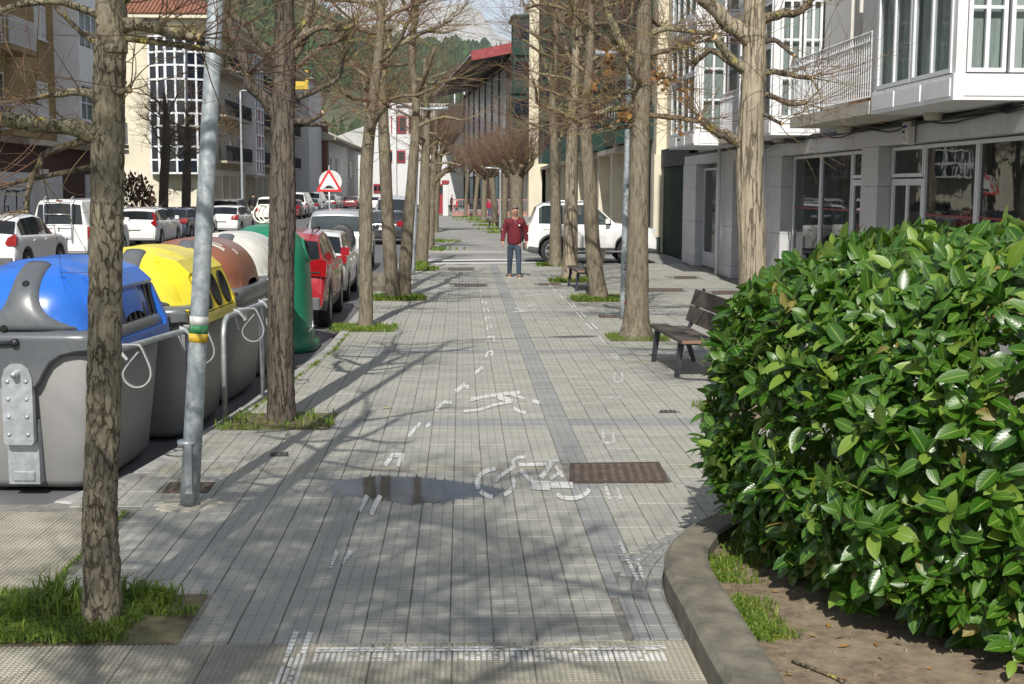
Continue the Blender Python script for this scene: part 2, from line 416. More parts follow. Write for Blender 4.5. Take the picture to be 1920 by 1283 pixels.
for a, b, k in CUT:
    z = tr.uniform(-.002, .0005); fb.add([(a+u, b+w_, z+q) for u, w_, q in ((-.0355, -.0266, -.03), (.0355, -.0266, -.03), (.0355, .0266, -.03), (-.0355, .0266, -.03), (-.0355, -.0266, 0), (.0355, -.0266, 0), (.0355, .0266, 0), (-.0355, .0266, 0))], [(4, 5, 6, 7), (0, 1, 5, 4), (1, 2, 6, 5), (2, 3, 7, 6), (3, 0, 4, 7)], k)
stuff(fb.build('paving_tiles', [M_TILE, M_GREY, M_WARM], pav))

# small curved setts round the planting bed
rb = MB(); seg = []
for n in range(3):
    r = BR+.012+.085*(n+.5)
    L = (BR+.05)
    y = 5.9
    pts = []
    while y < BC.y: pts.append(('s', y)); y += .205
    for a in range(0, 13): pts.append(('c', R(90)*a/13+.04))
    for kind, t in pts:
        if kind == 's':
            if t < 6.3: continue
            c = Vector((BC.x-r, t+.1, .001)); rz = 0
        else:
            c = Vector((BC.x-r*math.cos(t), BC.y+r*math.sin(t), .001)); rz = -t
        M = Matrix.Translation(c+Vector((0, 0, tr.uniform(-.001, .002)))) @ Matrix.Rotation(rz+tr.gauss(0, .01), 4, 'Z')
        seg.append(M)
sm = MB().bbox((-.0395, -.098, -.03), (.0395, .098, .003), .003).mesh('curved_sett', M_GREY)
for M in seg:
    o = bpy.data.objects.new('curved_sett', sm); COL.objects.link(o); o.parent = pav; o.matrix_local = M

# tactile warning paving
WHITE = [[(585, 1226), (1250, 1222), (1257, 1238), (578, 1243)], [(536, 1228), (577, 1228), (552, 1290), (502, 1290)]]
def inpoly(x, y, q):
    c = False; j = len(q)-1
    for i in range(len(q)):
        if (q[i][1] > y) != (q[j][1] > y) and x < (q[j][0]-q[i][0])*(y-q[i][1])/(q[j][1]-q[i][1])+q[i][0]: c = not c
        j = i
    return c
WG = [[(p.x, p.y) for p in (G(*a) for a in q)] for q in WHITE]
sb = MB(); PIT = .028
tb = [MB().bbox((-.1945, -.1945, -.03), (.1945, .1945, 0), .003).mesh('tactile_tile', M_STUD)]
def tactile_zone(x0, x1, y0, y1):
    nx, ny = int((x1-x0)/.392), int((y1-y0)/.392)+1
    for i in range(nx+1):
        for j in range(ny):
            cx, cy = x1-(i+.5)*.392, y1-(j+.5)*.392
            if in_pit(cx, cy): continue
            if in_bed(cx+.1, cy, BR+.0): continue
            inst('tactile_tile', tb[0], pav, (cx, cy, tr.uniform(-.001, .001)))
            for a in range(14):
                for b in range(14):
                    x, y = cx+(a-6.5)*PIT, cy+(b-6.5)*PIT
                    if y < 5.75 or in_bed(x, y, BR) or in_pit(x, y) or PX((x, y, 0))[0] < -30: continue
                    mi = 1 if any(inpoly(x, y, q) for q in WG) and tr.random() > .12 else 0
                    r, q, h = .0105, .0065, .0048
                    sb.add([(x-r, y-r, .0), (x+r, y-r, .0), (x+r, y+r, .0), (x-r, y+r, .0), (x-q, y-q, h), (x+q, y-q, h), (x+q, y+q, h), (x-q, y+q, h)],
                           [(4, 5, 6, 7), (0, 1, 5, 4), (1, 2, 6, 5), (2, 3, 7, 6), (3, 0, 4, 7)], mi)
tactile_zone(-5.0, 1.13, 4.35, 6.295)
tactile_zone(-5.0, -2.34, 6.30, 9.0)
stuff(sb.build('tactile_studs', [M_STUD, M_STUDW], pav))

# kerbs
kerb = struct(MB().box((-7, 9.02, -.2), (-2.95, 9.05, -.02)).build('kerb', M_KERB))
ks = MB().bbox((-.075, -.495, -.25), (.075, .495, .004), .012).mesh('kerb_stone', M_KERB)
y = 9.75
while y < 38.4:
    xa, xb = kerbx(y-.5), kerbx(y+.5)
    inst('kerb_stone', ks, kerb, ((xa+xb)/2+.075, y, tr.uniform(-.004, .002)), (0, tr.gauss(0, .01), -math.atan2(xb-xa, 1)))
    y += 1.0
x = -3.45
while x > -7:
    inst('kerb_stone', ks, kerb, (x, 9.12, -.055), (0, 0, R(90))); x -= 1.0
y = 47.3
while y < 108:
    inst('kerb_stone', ks, kerb, (-1.9, y, 0)); y += 1.0
kl = MB(); kl.box((-14.75, 9, -.2), (-14.6, 300, .01)); kl.box((-1.9, 46.55, -.2), (8, 46.7, .006)); kl.box((-1.9, 38.6, -.2), (8, 38.72, .002)); kl.build('kerb_line', M_KERB, kerb)

# planting bed: concrete kerb blocks, soil
bed = struct(MB().add([(x, y, .10) for x, y in bed_curve(BR-.2)]+[(6.2, 4.0, .10)], [tuple(reversed(range(len(bed_curve(1))+1)))]).build('planting_bed', M_SOIL))
def bedpt(t, r):
    """point on the bed outline at arc length t measured on the outer edge"""
    L1 = BC.y-4.0
    if t < L1: return Vector((BC.x-r, 4.0+t, 0)), Vector((-1, 0, 0))
    a = (t-L1)/BR
    if a < R(90): return Vector((BC.x-r*math.cos(a), BC.y+r*math.sin(a), 0)), None
    return Vector((BC.x+(a-R(90))*BR, BC.y+r, 0)), None
t = .3
while t < 8.2:
    L = .98; n = 9; rings = []
    for k in range(n):
        tt = t+.006+(L-.012)*k/(n-1)
        prof = [(0, -.05), (-.005, .135), (.03, .172), (.22, .176), (.245, .165), (.25, -.05)]
        jz = .004*noise.noise(Vector((tt*3, 0, 5)))
        rings.append([Vector((*bedpt(tt, BR-o+.006*noise.noise(Vector((tt*4, h*9, 1))))[0].xy, h+(jz if h > 0 else 0))) for o, h in prof])
    MB().loft(rings, smooth=False).build('kerb_block', M_CONC, bed)
    t += L

# covers
M_IRON = mat('rusty_iron', (.125, .085, .065), .75, .5, var=.35, vs=14, dirt=(.20, .13, .09), dirts=6, bmp=.4, bs=90)
M_WORN = mat('worn_iron', (.17, .14, .115), .6, .4, var=.35, vs=20)
M_DIRON = mat('dark_iron', (.075, .072, .072), .7, .5, var=.3, vs=14, bmp=.4, bs=90)
for (nm, q, lab, rust), bb in zip(COVER_DEF, COVERS):
    p = cover_quad(q); c = sum(p, Vector())/4; t = thing(nm, lab, 'cover', (c.x, c.y, 0)); m = M_IRON if rust else M_DIRON
    x0, y0, x1, y1 = bb; w, d = x1-x0, y1-y0
    def loc(P): return (P.x-c.x, P.y-c.y)
    MB().prism([loc(P) for P in p], -.03, .001, 'Z').build('frame', m, t)
    nl = 2 if w/max(d, .1) > 1.2 and d > .3 else 1
    pu, pv = p[1]-p[0], p[3]-p[0]
    for k in range(nl):
        lm = MB(); a, b_ = (k+.04)/nl, (k+.96)/nl
        f = lambda s, u: p[0]+pu*s+pv*u+((p[2]-p[1])-pv)*s*u
        lm.prism([loc(f(a, .07)), loc(f(b_, .07)), loc(f(b_, .93)), loc(f(a, .93))], 0, .004, 'Z')
        nn = max(3, int(w/nl/.075)); nd = max(2, int(d/.075))
        for i in range(nn):
            for j in range(nd):
                s0 = a+(b_-a)*(i+.25)/nn; s1 = a+(b_-a)*(i+.75)/nn; u0 = .1+.8*(j+.28)/nd; u1 = .1+.8*(j+.62)/nd
                lm.prism([loc(f(s0, u0)), loc(f(s1, u0)), loc(f(s1, u1)), loc(f(s0, u1))], .004, .0085, 'Z', 1)
        lm.build('lid', [m, M_WORN], t)

# worn white paint
def worn(name, col=(.70, .70, .675), keep=.5):
    m, nt, b, out = nodes(name); v = coords(nt, 'World')
    n = tex(nt, 'ShaderNodeTexNoise', v, 26, 6, .72); n2 = tex(nt, 'ShaderNodeTexNoise', v, 4, 3)
    f = ramp(nt, mth(nt, 'ADD', n.outputs['Fac'], mth(nt, 'MULTIPLY_ADD', n2.outputs['Fac'], .3, -.15)), 1-keep-.06, 1-keep+.05)
    sp = N(nt, 'ShaderNodeSeparateXYZ'); nt.links.new(v, sp.inputs[0])
    fu = mth(nt, 'FRACT', mth(nt, 'MULTIPLY_ADD', sp.outputs['X'], 3/S, -3*X0/S+300)); fw = mth(nt, 'FRACT', mth(nt, 'MULTIPLY_ADD', sp.outputs['Y'], 4/S, -4*Y0/S+400))
    du = mth(nt, 'MINIMUM', fu, mth(nt, 'SUBTRACT', 1.0, fu)); dw = mth(nt, 'MINIMUM', fw, mth(nt, 'SUBTRACT', 1.0, fw))
    g = mth(nt, 'MULTIPLY', mth(nt, 'GREATER_THAN', du, .06), mth(nt, 'GREATER_THAN', dw, .09))
    f = mth(nt, 'MULTIPLY', f, mth(nt, 'MULTIPLY_ADD', g, .75, .25))
    nt.links.new(mixc(nt, n.outputs['Fac'], tuple(c*.8 for c in col), col), b.inputs['Base Color']); b.inputs['Roughness'].default_value = .6
    tr_ = N(nt, 'ShaderNodeBsdfTransparent'); mx = N(nt, 'ShaderNodeMixShader')
    nt.links.new(f, mx.inputs[0]); nt.links.new(tr_.outputs[0], mx.inputs[1]); nt.links.new(b.outputs[0], mx.inputs[2]); nt.links.new(mx.outputs[0], out.inputs[0])
    return m
M_PAINT = worn('worn_white_paint', keep=.615); M_PAINT2 = worn('very_worn_white_paint', keep=.525)
ZP = .006; ZK = 0
def stroke(mb, pts, wpx, closed=False):
    """a painted stroke whose centre line and width were measured in the picture, laid on the ground"""
    n = len(pts); L, Rr = [], []
    for i, (x, y) in enumerate(pts):
        a = pts[(i-1) % n] if (closed or i > 0) else pts[i]; b = pts[(i+1) % n] if (closed or i < n-1) else pts[i]
        tx, ty = b[0]-a[0], b[1]-a[1]; l = math.hypot(tx, ty) or 1; nx, ny = -ty/l, tx/l
        w = wpx/2
        L.append(G(x+nx*w, y+ny*w)); Rr.append(G(x-nx*w, y-ny*w))
    global ZK; ZK += 1; zz_ = ZP+.00035*(ZK % 9)
    vs = [Vector((p.x, p.y, zz_)) for q in zip(L, Rr) for p in q]
    mb.add(vs, [(2*i, 2*i+1, 2*i+3, 2*i+2) for i in range(n-1)])
def marking(name, strokes, label, m, cat='marking', group=None):
    mb = MB()
    for pts, w in strokes: stroke(mb, pts, w)
    return tag(mb.build(name, m), label, cat, group)
Z3 = lambda pts: [(850+x/4.465, 820+y/4.465) for x, y in pts]
Z4 = lambda pts: [(860+x/4.364, 640+y/4.364) for x, y in pts]
Z5 = lambda pts: [(780+x/4.8, 470+y/4.8) for x, y in pts]
def arc(cx, cy, rx, ry, a0, a1, n=10): return [(cx+rx*math.cos(R(a0+(a1-a0)*i/(n-1))), cy-ry*math.sin(R(a0+(a1-a0)*i/(n-1)))) for i in range(n)]
bike = [(Z3(arc(350, 390, 150, 118, 88, 205)), 8), (Z3(arc(350, 390, 150, 118, 215, 262, 6)), 8), (Z3(arc(350, 390, 155, 112, 295, 385)), 8),
        (Z3([(345, 380), (425, 310), (515, 250)]), 7), (Z3([(505, 255), (498, 215), (530, 180), (605, 172)]), 6), (Z3([(550, 238), (660, 237), (780, 236)]), 6),
        (Z3([(560, 280), (640, 360), (735, 440)]), 7), (Z3([(830, 212), (785, 280), (735, 350)]), 9), (Z3([(800, 206), (885, 204)]), 5), (Z3([(650, 400), (720, 410), (810, 412)]), 17),
        (Z3([(800, 405), (1000, 408)]), 12), (Z3([(855, 250), (920, 345)]), 6), (Z3([(905, 290), (815, 358)]), 6),
        (Z3(arc(985, 415, 160, 105, 222, 345, 14)), 8)]
marking('painted_bicycle', bike, 'worn white bicycle symbol painted on the paving by the puddle', M_PAINT)
walker = [(Z4([(98, 485), (200, 462), (330, 442), (500, 425)]), 6), (Z4([(40, 580), (170, 566), (300, 525), (440, 500)]), 5), (Z4([(320, 460), (440, 500)]), 9),
          (Z4([(380, 425), (470, 450), (545, 475)]), 5), (Z4([(595, 490), (665, 508)]), 7), (Z4([(448, 550), (500, 580), (550, 592)]), 6)]
marking('painted_walker', walker, 'worn white walking figure painted beyond the bicycle symbol', M_PAINT)
far1 = [(Z5([(880, 555), (1000, 545)]), 3), (Z5([(890, 522), (960, 535)]), 3), (Z5([(990, 510), (1070, 496)]), 2.5), (Z5([(1010, 548), (1080, 530)]), 2), (Z5([(930, 520), (960, 560)]), 3)]
marking('painted_walker', far1, 'faint white figure painted right of the grey strip far up the path', M_PAINT2)
far2 = [(Z5([(885, 385), (940, 370), (1060, 383)]), 2), (Z5([(990, 405), (1160, 397)]), 2), (Z5([(890, 375), (905, 393)]), 2.5)]
marking('painted_bicycle', far2, 'faint white bicycle symbol painted in front of the walking man', M_PAINT2)
LL = thing('lane_line', 'worn dashed white line on the left, passing through the puddle', 'marking'); RL = thing('lane_line', 'worn dashed white line on the right, running past the near bench', 'marking')
Ld = [[[(556, 1186), (540, 1228)], [(582, 1188), (568, 1228)]], [[(633, 1034), (618, 1066)], [(659, 1036), (641, 1058)]], [[(689, 931), (673, 961)], [(713, 931), (695, 967)]],
      [[(738, 852), (722, 876)], [(756, 852), (746, 876)], [(738, 855), (756, 855)]], [[(788, 794), (766, 820)], [(806, 796), (799, 802)]], [[(832, 755), (816, 772)], [(832, 755), (847, 757)]],
      [[(872, 722), (854, 736)], [(874, 726), (880, 728)]], [[(905, 690), (890, 702)]], [[(916, 660), (910, 671)], [(924, 660), (921, 669)], [(916, 660), (924, 660)]],
      [[(915, 633), (914, 642)], [(926, 633), (926, 642)], [(914, 633), (927, 633)]], [[(914, 612), (914, 620)], [(919, 611), (922, 616)]], [[(910, 596), (911, 603)], [(910, 596), (918, 597)]],
      [[(907, 578), (908, 585)], [(914, 579), (917, 585)]], [[(904, 565), (905, 570)], [(910, 566), (912, 571)]], [[(901, 555), (902, 559)]], [[(900, 545), (901, 549)]]]
wd = [10, 8, 9, 8, 6, 6, 8, 6, 4, 3, 3, 2.6, 2.4, 2.2, 2.2, 2]
for k, (s, w) in enumerate(zip(Ld, wd)):
    mb = MB()
    for p in s: stroke(mb, p, w)
    mb.build('dash', M_PAINT if k != 1 else M_PAINT2, LL)
Rd = [[[(1162, 1018), (1178, 1055), (1196, 1092)], [(1196, 1050), (1206, 1090)]], [[(1134, 908), (1143, 938)], [(1156, 908), (1164, 938)]], [[(1132, 806), (1130, 832)], [(1150, 806), (1151, 832)], [(1130, 832), (1151, 833)]],
      [[(1146, 745), (1146, 750)], [(1161, 744), (1162, 749)]], [[(1152, 700), (1152, 718)], [(1166, 700), (1167, 716)], [(1152, 718), (1166, 717)]], [[(1145, 664), (1158, 676)], [(1154, 664), (1161, 676)]],
      [[(1122, 630), (1134, 645)]], [[(1098, 607), (1112, 619)], [(1109, 607), (1120, 618)]], [[(1080, 586), (1091, 597)], [(1088, 586), (1098, 596)]], [[(1065, 569), (1075, 578)], [(1073, 569), (1080, 577)]],
      [[(1048, 553), (1057, 560)]], [[(1037, 543), (1044, 548)]], [[(1030, 535), (1034, 539)]], [[(1020, 522), (1024, 527)]]]
wr = [6, 6, 5, 5, 3, 4, 3, 2.6, 2.6, 2.4, 2.2, 2, 1.8, 1.6]
for k, (s, w) in enumerate(zip(Rd, wr)):
    mb = MB()
    for p in s: stroke(mb, p, w)
    mb.build('dash', M_PAINT2 if k < 7 else M_PAINT, RL)
marking('stop_line', [([(592, 1221), (920, 1219), (1248, 1217)], 8)], 'worn white line across the path along the tactile strip', M_PAINT2)
marking('crossing_line', [([(800, 489), (900, 488), (1060, 487)], 3)], 'thin white line across the side street, nearer to the white off-roader', M_PAINT)
marking('crossing_line', [([(800, 495), (900, 494), (1010, 493)], 3)], 'thin white line along the edge of the side street, behind the walking man', M_PAINT)

# puddle
m, nt, b, out = nodes('puddle_water'); v = coords(nt, 'World'); M_WATER = m
uvn = N(nt, 'ShaderNodeAttribute'); uvn.attribute_name = 'depth'
n = tex(nt, 'ShaderNodeTexNoise', v, 14, 5, .6)
sp = N(nt, 'ShaderNodeSeparateXYZ'); nt.links.new(v, sp.inputs[0])
fu = mth(nt, 'FRACT', mth(nt, 'MULTIPLY_ADD', sp.outputs['X'], 3/S, -3*X0/S+300)); fw = mth(nt, 'FRACT', mth(nt, 'MULTIPLY_ADD', sp.outputs['Y'], 4/S, -4*Y0/S+400))
gr = mth(nt, 'MAXIMUM', mth(nt, 'LESS_THAN', mth(nt, 'MINIMUM', fu, mth(nt, 'SUBTRACT', 1.0, fu)), .10), mth(nt, 'MULTIPLY', mth(nt, 'LESS_THAN', mth(nt, 'MINIMUM', fw, mth(nt, 'SUBTRACT', 1.0, fw)), .2), .6))
lev = mth(nt, 'ADD', mth(nt, 'ADD', uvn.outputs['Fac'], mth(nt, 'MULTIPLY', gr, .34)), mth(nt, 'MULTIPLY_ADD', n.outputs['Fac'], .5, -.25))
f = ramp(nt, lev, .36, .58)
b.inputs['Base Color'].default_value = (.045, .048, .052, 1); b.inputs['Roughness'].default_value = .06; b.inputs['Specular IOR Level'].default_value = .5
trn = N(nt, 'ShaderNodeBsdfTransparent'); trn.inputs[0].default_value = (.55, .57, .6, 1); tr1 = N(nt, 'ShaderNodeBsdfTransparent')
wet = N(nt, 'ShaderNodeMixShader'); wet.inputs[0].default_value = .62; nt.links.new(trn.outputs[0], wet.inputs[1]); nt.links.new(b.outputs[0], wet.inputs[2])
mx = N(nt, 'ShaderNodeMixShader'); nt.links.new(f, mx.inputs[0]); nt.links.new(tr1.outputs[0], mx.inputs[1]); nt.links.new(wet.outputs[0], mx.inputs[2]); nt.links.new(mx.outputs[0], out.inputs[0])
m, nt, b, out = nodes('damp_patch'); M_DAMP = m; v = coords(nt, 'World'); at_ = N(nt, 'ShaderNodeAttribute'); at_.attribute_name = 'depth'
n = tex(nt, 'ShaderNodeTexNoise', v, 9, 6, .75); f = ramp(nt, mth(nt, 'ADD', at_.outputs['Fac'], mth(nt, 'MULTIPLY_ADD', n.outputs['Fac'], 1.3, -.65)), .42, .75)
b.inputs['Base Color'].default_value = (.10, .11, .115, 1); b.inputs['Roughness'].default_value = .25; tr1 = N(nt, 'ShaderNodeBsdfTransparent')
mx = N(nt, 'ShaderNodeMixShader'); nt.links.new(mth(nt, 'MULTIPLY', f, .32), mx.inputs[0]); nt.links.new(tr1.outputs[0], mx.inputs[1]); nt.links.new(b.outputs[0], mx.inputs[2]); nt.links.new(mx.outputs[0], out.inputs[0])
def puddle(name, px, label, amp=1.0, mm=None):
    ctr = [G(*p) for p in px]; x0 = min(p.x for p in ctr)-.2; x1 = max(p.x for p in ctr)+.2; y0 = min(p.y for p in ctr)-.2; y1 = max(p.y for p in ctr)+.2
    pl = [(p.x, p.y) for p in ctr]; nx, ny = 60, 24; vs, fs, dp = [], [], []
    for j in range(ny+1):
        for i in range(nx+1):
            x = x0+(x1-x0)*i/nx; y = y0+(y1-y0)*j/ny; vs.append((x, y, .0042))
            d = 1e9
            for k in range(len(pl)):
                (ax, ay), (bx, by) = pl[k], pl[(k+1) % len(pl)]; ux, uy = bx-ax, by-ay
                t = max(0, min(1, ((x-ax)*ux+(y-ay)*uy)/(ux*ux+uy*uy))); d = min(d, math.hypot(x-ax-ux*t, y-ay-uy*t))
            dp.append(amp*max(0, min(1, (.42 if not inpoly(x, y, pl) else .42)+(d if inpoly(x, y, pl) else -d)/.16)))
    for j in range(ny):
        for i in range(nx):
            a = j*(nx+1)+i; fs.append((a, a+1, a+nx+2, a+nx+1))
    o = MB().add(vs, fs).build(name, mm or M_WATER)
    at = o.data.attributes.new('depth', 'FLOAT', 'POINT'); at.data.foreach_set('value', dp)
    return tag(o, label, 'puddle')
puddle('puddle', [(618, 918), (640, 905), (700, 893), (780, 895), (850, 903), (900, 910), (945, 920), (930, 930), (880, 933), (830, 942), (770, 946), (700, 934), (650, 930)], 'shallow puddle mirroring the sky beside the painted bicycle')
puddle('damp_patch', [(700, 1160), (900, 1155), (1150, 1155), (1200, 1175), (1150, 1196), (900, 1198), (720, 1190)], 'thin damp patch in the paving just before the tactile strip', 1.0, M_DAMP)
# ================================================================== hills
M_FORF = mat('forest_floor', (.060, .075, .034), .95, var=.35, vs=.02, dirt=(.15, .115, .06), dirts=.012)
M_ROCK = None
m, nt, b, out = nodes('limestone'); v = coords(nt, 'World'); M_ROCK = m
n1 = tex(nt, 'ShaderNodeTexNoise', v, .006, 9, .68); n2 = tex(nt, 'ShaderNodeTexNoise', v, .02, 8, .7)
sx = N(nt, 'ShaderNodeSeparateXYZ'); nt.links.new(v, sx.inputs[0])
veg = mth(nt, 'ADD', mth(nt, 'MULTIPLY_ADD', sx.outputs['Z'], -.0019, .88), mth(nt, 'MULTIPLY_ADD', n1.outputs['Fac'], 1.1, -.62))
c = mixc(nt, ramp(nt, n2.outputs['Fac'], .3, .7), (.52, .51, .48), (.74, .73, .70)); c = mixc(nt, ramp(nt, veg, .42, .62), c, (.075, .085, .06))
nt.links.new(c, b.inputs['Base Color']); b.inputs['Roughness'].default_value = .95; bump(nt, b, n2.outputs['Fac'], 1.0, 60)
def hz(x, y, prof, y0, y1, back, amp, seed, sc):
    """terrain height from a skyline profile (picture x, picture y) standing at distance y1"""
    az = CX+FPX*math.tan(math.atan2(x, y)-YAW)
    t = (y-y0)/(y1-y0); h = max(0, A(az, interp0(prof, az), y1).z)
    f = t*t*(3-2*t) if t < 1 else max(0, 1-(t-1)*back)
    return h*(max(0, f) if t > 0 else 0)+amp*(noise.fractal(Vector((x*sc+seed, y*sc, seed)), 1.0, 2.0, 6))*min(1, max(0, t*1.5))
def interp0(tab, x):
    if x <= tab[0][0]: return tab[0][1]
    for (a, va), (b, vb) in zip(tab, tab[1:]):
        if x <= b: return va+(vb-va)*(x-a)/(b-a)
    return tab[-1][1]
def terrain(name, m, prof, y0, y1, y2, ny, px0, px1, nx, back, amp, seed, sc):
    vs, fs = [], []
    for j in range(ny+1):
        y = y0+(y2-y0)*j/ny
        for i in range(nx+1):
            x = y*math.tan(math.atan((px0+(px1-px0)*i/nx-CX)/FPX)+YAW); vs.append((x, y, -1+hz(x, y, prof, y0, y1, back, amp, seed, sc)))
    fs = [(j*(nx+1)+i, j*(nx+1)+i+1, (j+1)*(nx+1)+i+1, (j+1)*(nx+1)+i) for j in range(ny) for i in range(nx)]
    return struct(MB().add(vs, fs, 0, True).build(name, m))
PL = [(-1500, -60), (200, -80), (400, -35), (480, -5), (540, 18), (600, 50), (660, 90), (720, 140), (800, 200), (900, 270), (1000, 320)]
PM = [(-1200, 200), (300, 140), (500, 60), (617, 74), (700, 92), (785, 100), (842, 111), (900, 118), (1000, 120), (1200, 130), (1700, 200), (2600, 250)]
PR = [(-800, 160), (300, 120), (520, 75), (605, 44), (640, 12), (690, -22), (745, -40), (790, -14), (830, 12), (870, 34), (906, 62), (960, 96), (1100, 140), (1500, 190), (2500, 230)]
hl1 = terrain('hill', M_FORF, PL, 500, 1400, 2200, 36, -900, 1100, 90, .5, 18, 3, .008)
hl2 = terrain('hill', M_FORF, PM, 700, 2200, 3200, 44, -900, 2600, 130, .6, 26, 9, .005)
terrain('mountain', M_ROCK, PR, 3200, 6000, 8500, 90, -700, 2400, 260, .8, 150, 17, .0020)

def conifer_mat():
    m, nt, b, out = nodes('conifer'); g = N(nt, 'ShaderNodeNewGeometry'); v = coords(nt, 'World')
    n = tex(nt, 'ShaderNodeTexNoise', v, .010, 5)
    c = mixc(nt, g.outputs['Random Per Island'], (.018, .042, .020), (.050, .085, .034)); c = mixc(nt, ramp(nt, n.outputs['Fac'], .52, .66), c, (.095, .082, .040))
    nt.links.new(c, b.inputs['Base Color']); b.inputs['Roughness'].default_value = .9; b.inputs['Specular IOR Level'].default_value = .1; return m
M_CON = conifer_mat()
def forest(name, prof, y0, y1, ya, yb, px0, px1, n, back, amp, seed, sc, hmin, hmax, clear=None):
    rg = random.Random(seed); mb = MB()
    for _ in range(n):
        y = ya+(yb-ya)*rg.random()**.8; px = rg.uniform(px0, px1); x = y*math.tan(math.atan((px-CX)/FPX)+YAW)
        z = -1+hz(x, y, prof, y0, y1, back, amp, seed, sc)
        if noise.noise(Vector((x*.004, y*.004, 3))) > .30 and rg.random() < .8: continue
        q_ = PX((x, y, z))
        if clear and clear(q_[0], q_[1]) and rg.random() < .92: continue
        h = rg.uniform(hmin, hmax); vs, fs = [], []; conif = rg.random() < .7; r = h*(rg.uniform(.16, .22) if conif else rg.uniform(.26, .36)); k = 5
        tiers = ((.05, .9), (.22, 1), (.45, .72), (.7, .38)) if conif else ((.1, .5), (.32, 1), (.6, .95), (.86, .5))
        for a, (f, q) in enumerate(tiers):
            for i in range(k): t = 6.283*i/k+a*.6; j_ = rg.uniform(.6, 1.3); vs.append((x+r*q*j_*math.cos(t), y+r*q*j_*math.sin(t), z+h*(f+rg.uniform(-.05, .05))))
        vs.append((x, y, z+h))
        for a in range(3):
            for i in range(k): fs.append((a*k+i, a*k+(i+1) % k, (a+1)*k+(i+1) % k, (a+1)*k+i))
        for i in range(k): fs.append((3*k+i, 3*k+(i+1) % k, 4*k))
        mb.add(vs, fs)
    return stuff(mb.build(name, M_CON))
cl = lambda x, y: 600 < x < 730 and 175 < y < 280
forest('forest', PL, 500, 1400, 640, 1440, 60, 800, 5200, .5, 18, 3, .008, 9, 17, cl)
forest('forest', PM, 700, 2200, 900, 2300, 380, 1000, 9000, .6, 26, 9, .005, 13, 24, cl)
# ================================================================== buildings
M_GRAN = mat('grey_granite', (.49, .49, .50), .35, var=.16, vs=60, dirt=(.40, .40, .405), dirts=2, bmp=.1, bs=200)
M_CREAM = mat('cream_render', (.62, .57, .44), .85, var=.07, vs=.6, dirt=(.50, .46, .36), dirts=.7, bmp=.2, bs=60)
M_BEIGE = mat('beige_render', (.48, .44, .36), .85, var=.08, vs=.6, dirt=(.40, .365, .30), dirts=.8, bmp=.2, bs=60)
M_WHITEP = mat('white_panel', (.74, .74, .745), .42, var=.04, vs=2, dirt=(.62, .61, .58), dirts=.9)
M_ALU = mat('white_aluminium', (.68, .69, .71), .38, var=.05, vs=4)
M_SOFFIT = mat('soffit', (.46, .43, .37), .85, var=.12, vs=1.5, dirt=(.30, .275, .23), dirts=1.0)
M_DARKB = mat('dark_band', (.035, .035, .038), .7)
M_OCHRE = mat('ochre_render', (.30, .21, .095), .85, var=.12, vs=.7, dirt=(.22, .155, .075), dirts=.6, bmp=.2)
M_GREENP = mat('green_bay_panel', (.008, .036, .029), .35, var=.15, vs=3, dirt=(.02, .052, .042), dirts=2)
M_GREEND = mat('green_garage_door', (.005, .026, .016), .7, var=.2, vs=2, spec=.15)
M_SHUT = mat('pale_shutter', (.58, .56, .52), .6, var=.06, vs=2, bmp=.0)
M_STONE = mat('weathered_stone', (.40, .36, .275), .9, var=.16, vs=1.1, dirt=(.19, .17, .13), dirts=.55, bmp=.4, bs=20)
M_RTILE = mat('roof_tiles', (.22, .095, .06), .85, var=.3, vs=3, dirt=(.20, .10, .06), dirts=1)
M_ROOFR = mat('red_metal_roof', (.26, .035, .045), .5, var=.1, vs=2, dirt=(.24, .10, .075), dirts=2)
M_RDARK = mat('dark_roof_sheet', (.07, .06, .06), .6, var=.15, vs=1)
M_ROOFD = mat('dark_soffit', (.045, .035, .035), .8, var=.15)
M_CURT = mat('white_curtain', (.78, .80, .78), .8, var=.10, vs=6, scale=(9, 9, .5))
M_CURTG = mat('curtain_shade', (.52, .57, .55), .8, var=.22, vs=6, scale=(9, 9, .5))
M_IN = mat('dark_interior', (.11, .105, .10), .9, var=.4, vs=.8)
M_PANE = glass('window_pane', (.015, .02, .023), .02, .8)
M_PANED = glass('dark_pane', (.010, .014, .022), .03)
M_SHOP = glass('shop_pane', (.014, .015, .016), .015, .45)
M_HALL = glass('sky_toned_panel', (.27, .30, .32), .3)  # reflected sky put into the base colour as pale grey-blue
M_REDP = mat('red_panel', (.27, .025, .035), .5, var=.08, vs=2)
M_GRAF = mat('graffiti_black', (.02, .02, .022), .8)
M_WSHED = mat('white_shed', (.58, .585, .59), .6, var=.06, vs=.5, dirt=(.58, .57, .54), dirts=.4)
M_BRICKD = None
m, nt, b, out = nodes('brick_lattice'); v = coords(nt, 'World'); M_BRICKD = m
sp = N(nt, 'ShaderNodeSeparateXYZ'); nt.links.new(v, sp.inputs[0]); cb = N(nt, 'ShaderNodeCombineXYZ'); nt.links.new(sp.outputs['Y'], cb.inputs[0]); nt.links.new(sp.outputs['Z'], cb.inputs[1])
br = N(nt, 'ShaderNodeTexBrick'); br.inputs['Scale'].default_value = 3.2; br.inputs['Mortar Size'].default_value = .03
br.inputs['Color1'].default_value = (.115, .045, .032, 1); br.inputs['Color2'].default_value = (.075, .032, .026, 1); br.inputs['Mortar'].default_value = (.02, .015, .012, 1)
nt.links.new(cb.outputs[0], br.inputs[0]); nt.links.new(br.outputs['Color'], b.inputs['Base Color']); b.inputs['Roughness'].default_value = .85; bump(nt, b, br.outputs['Fac'], .6, .03)

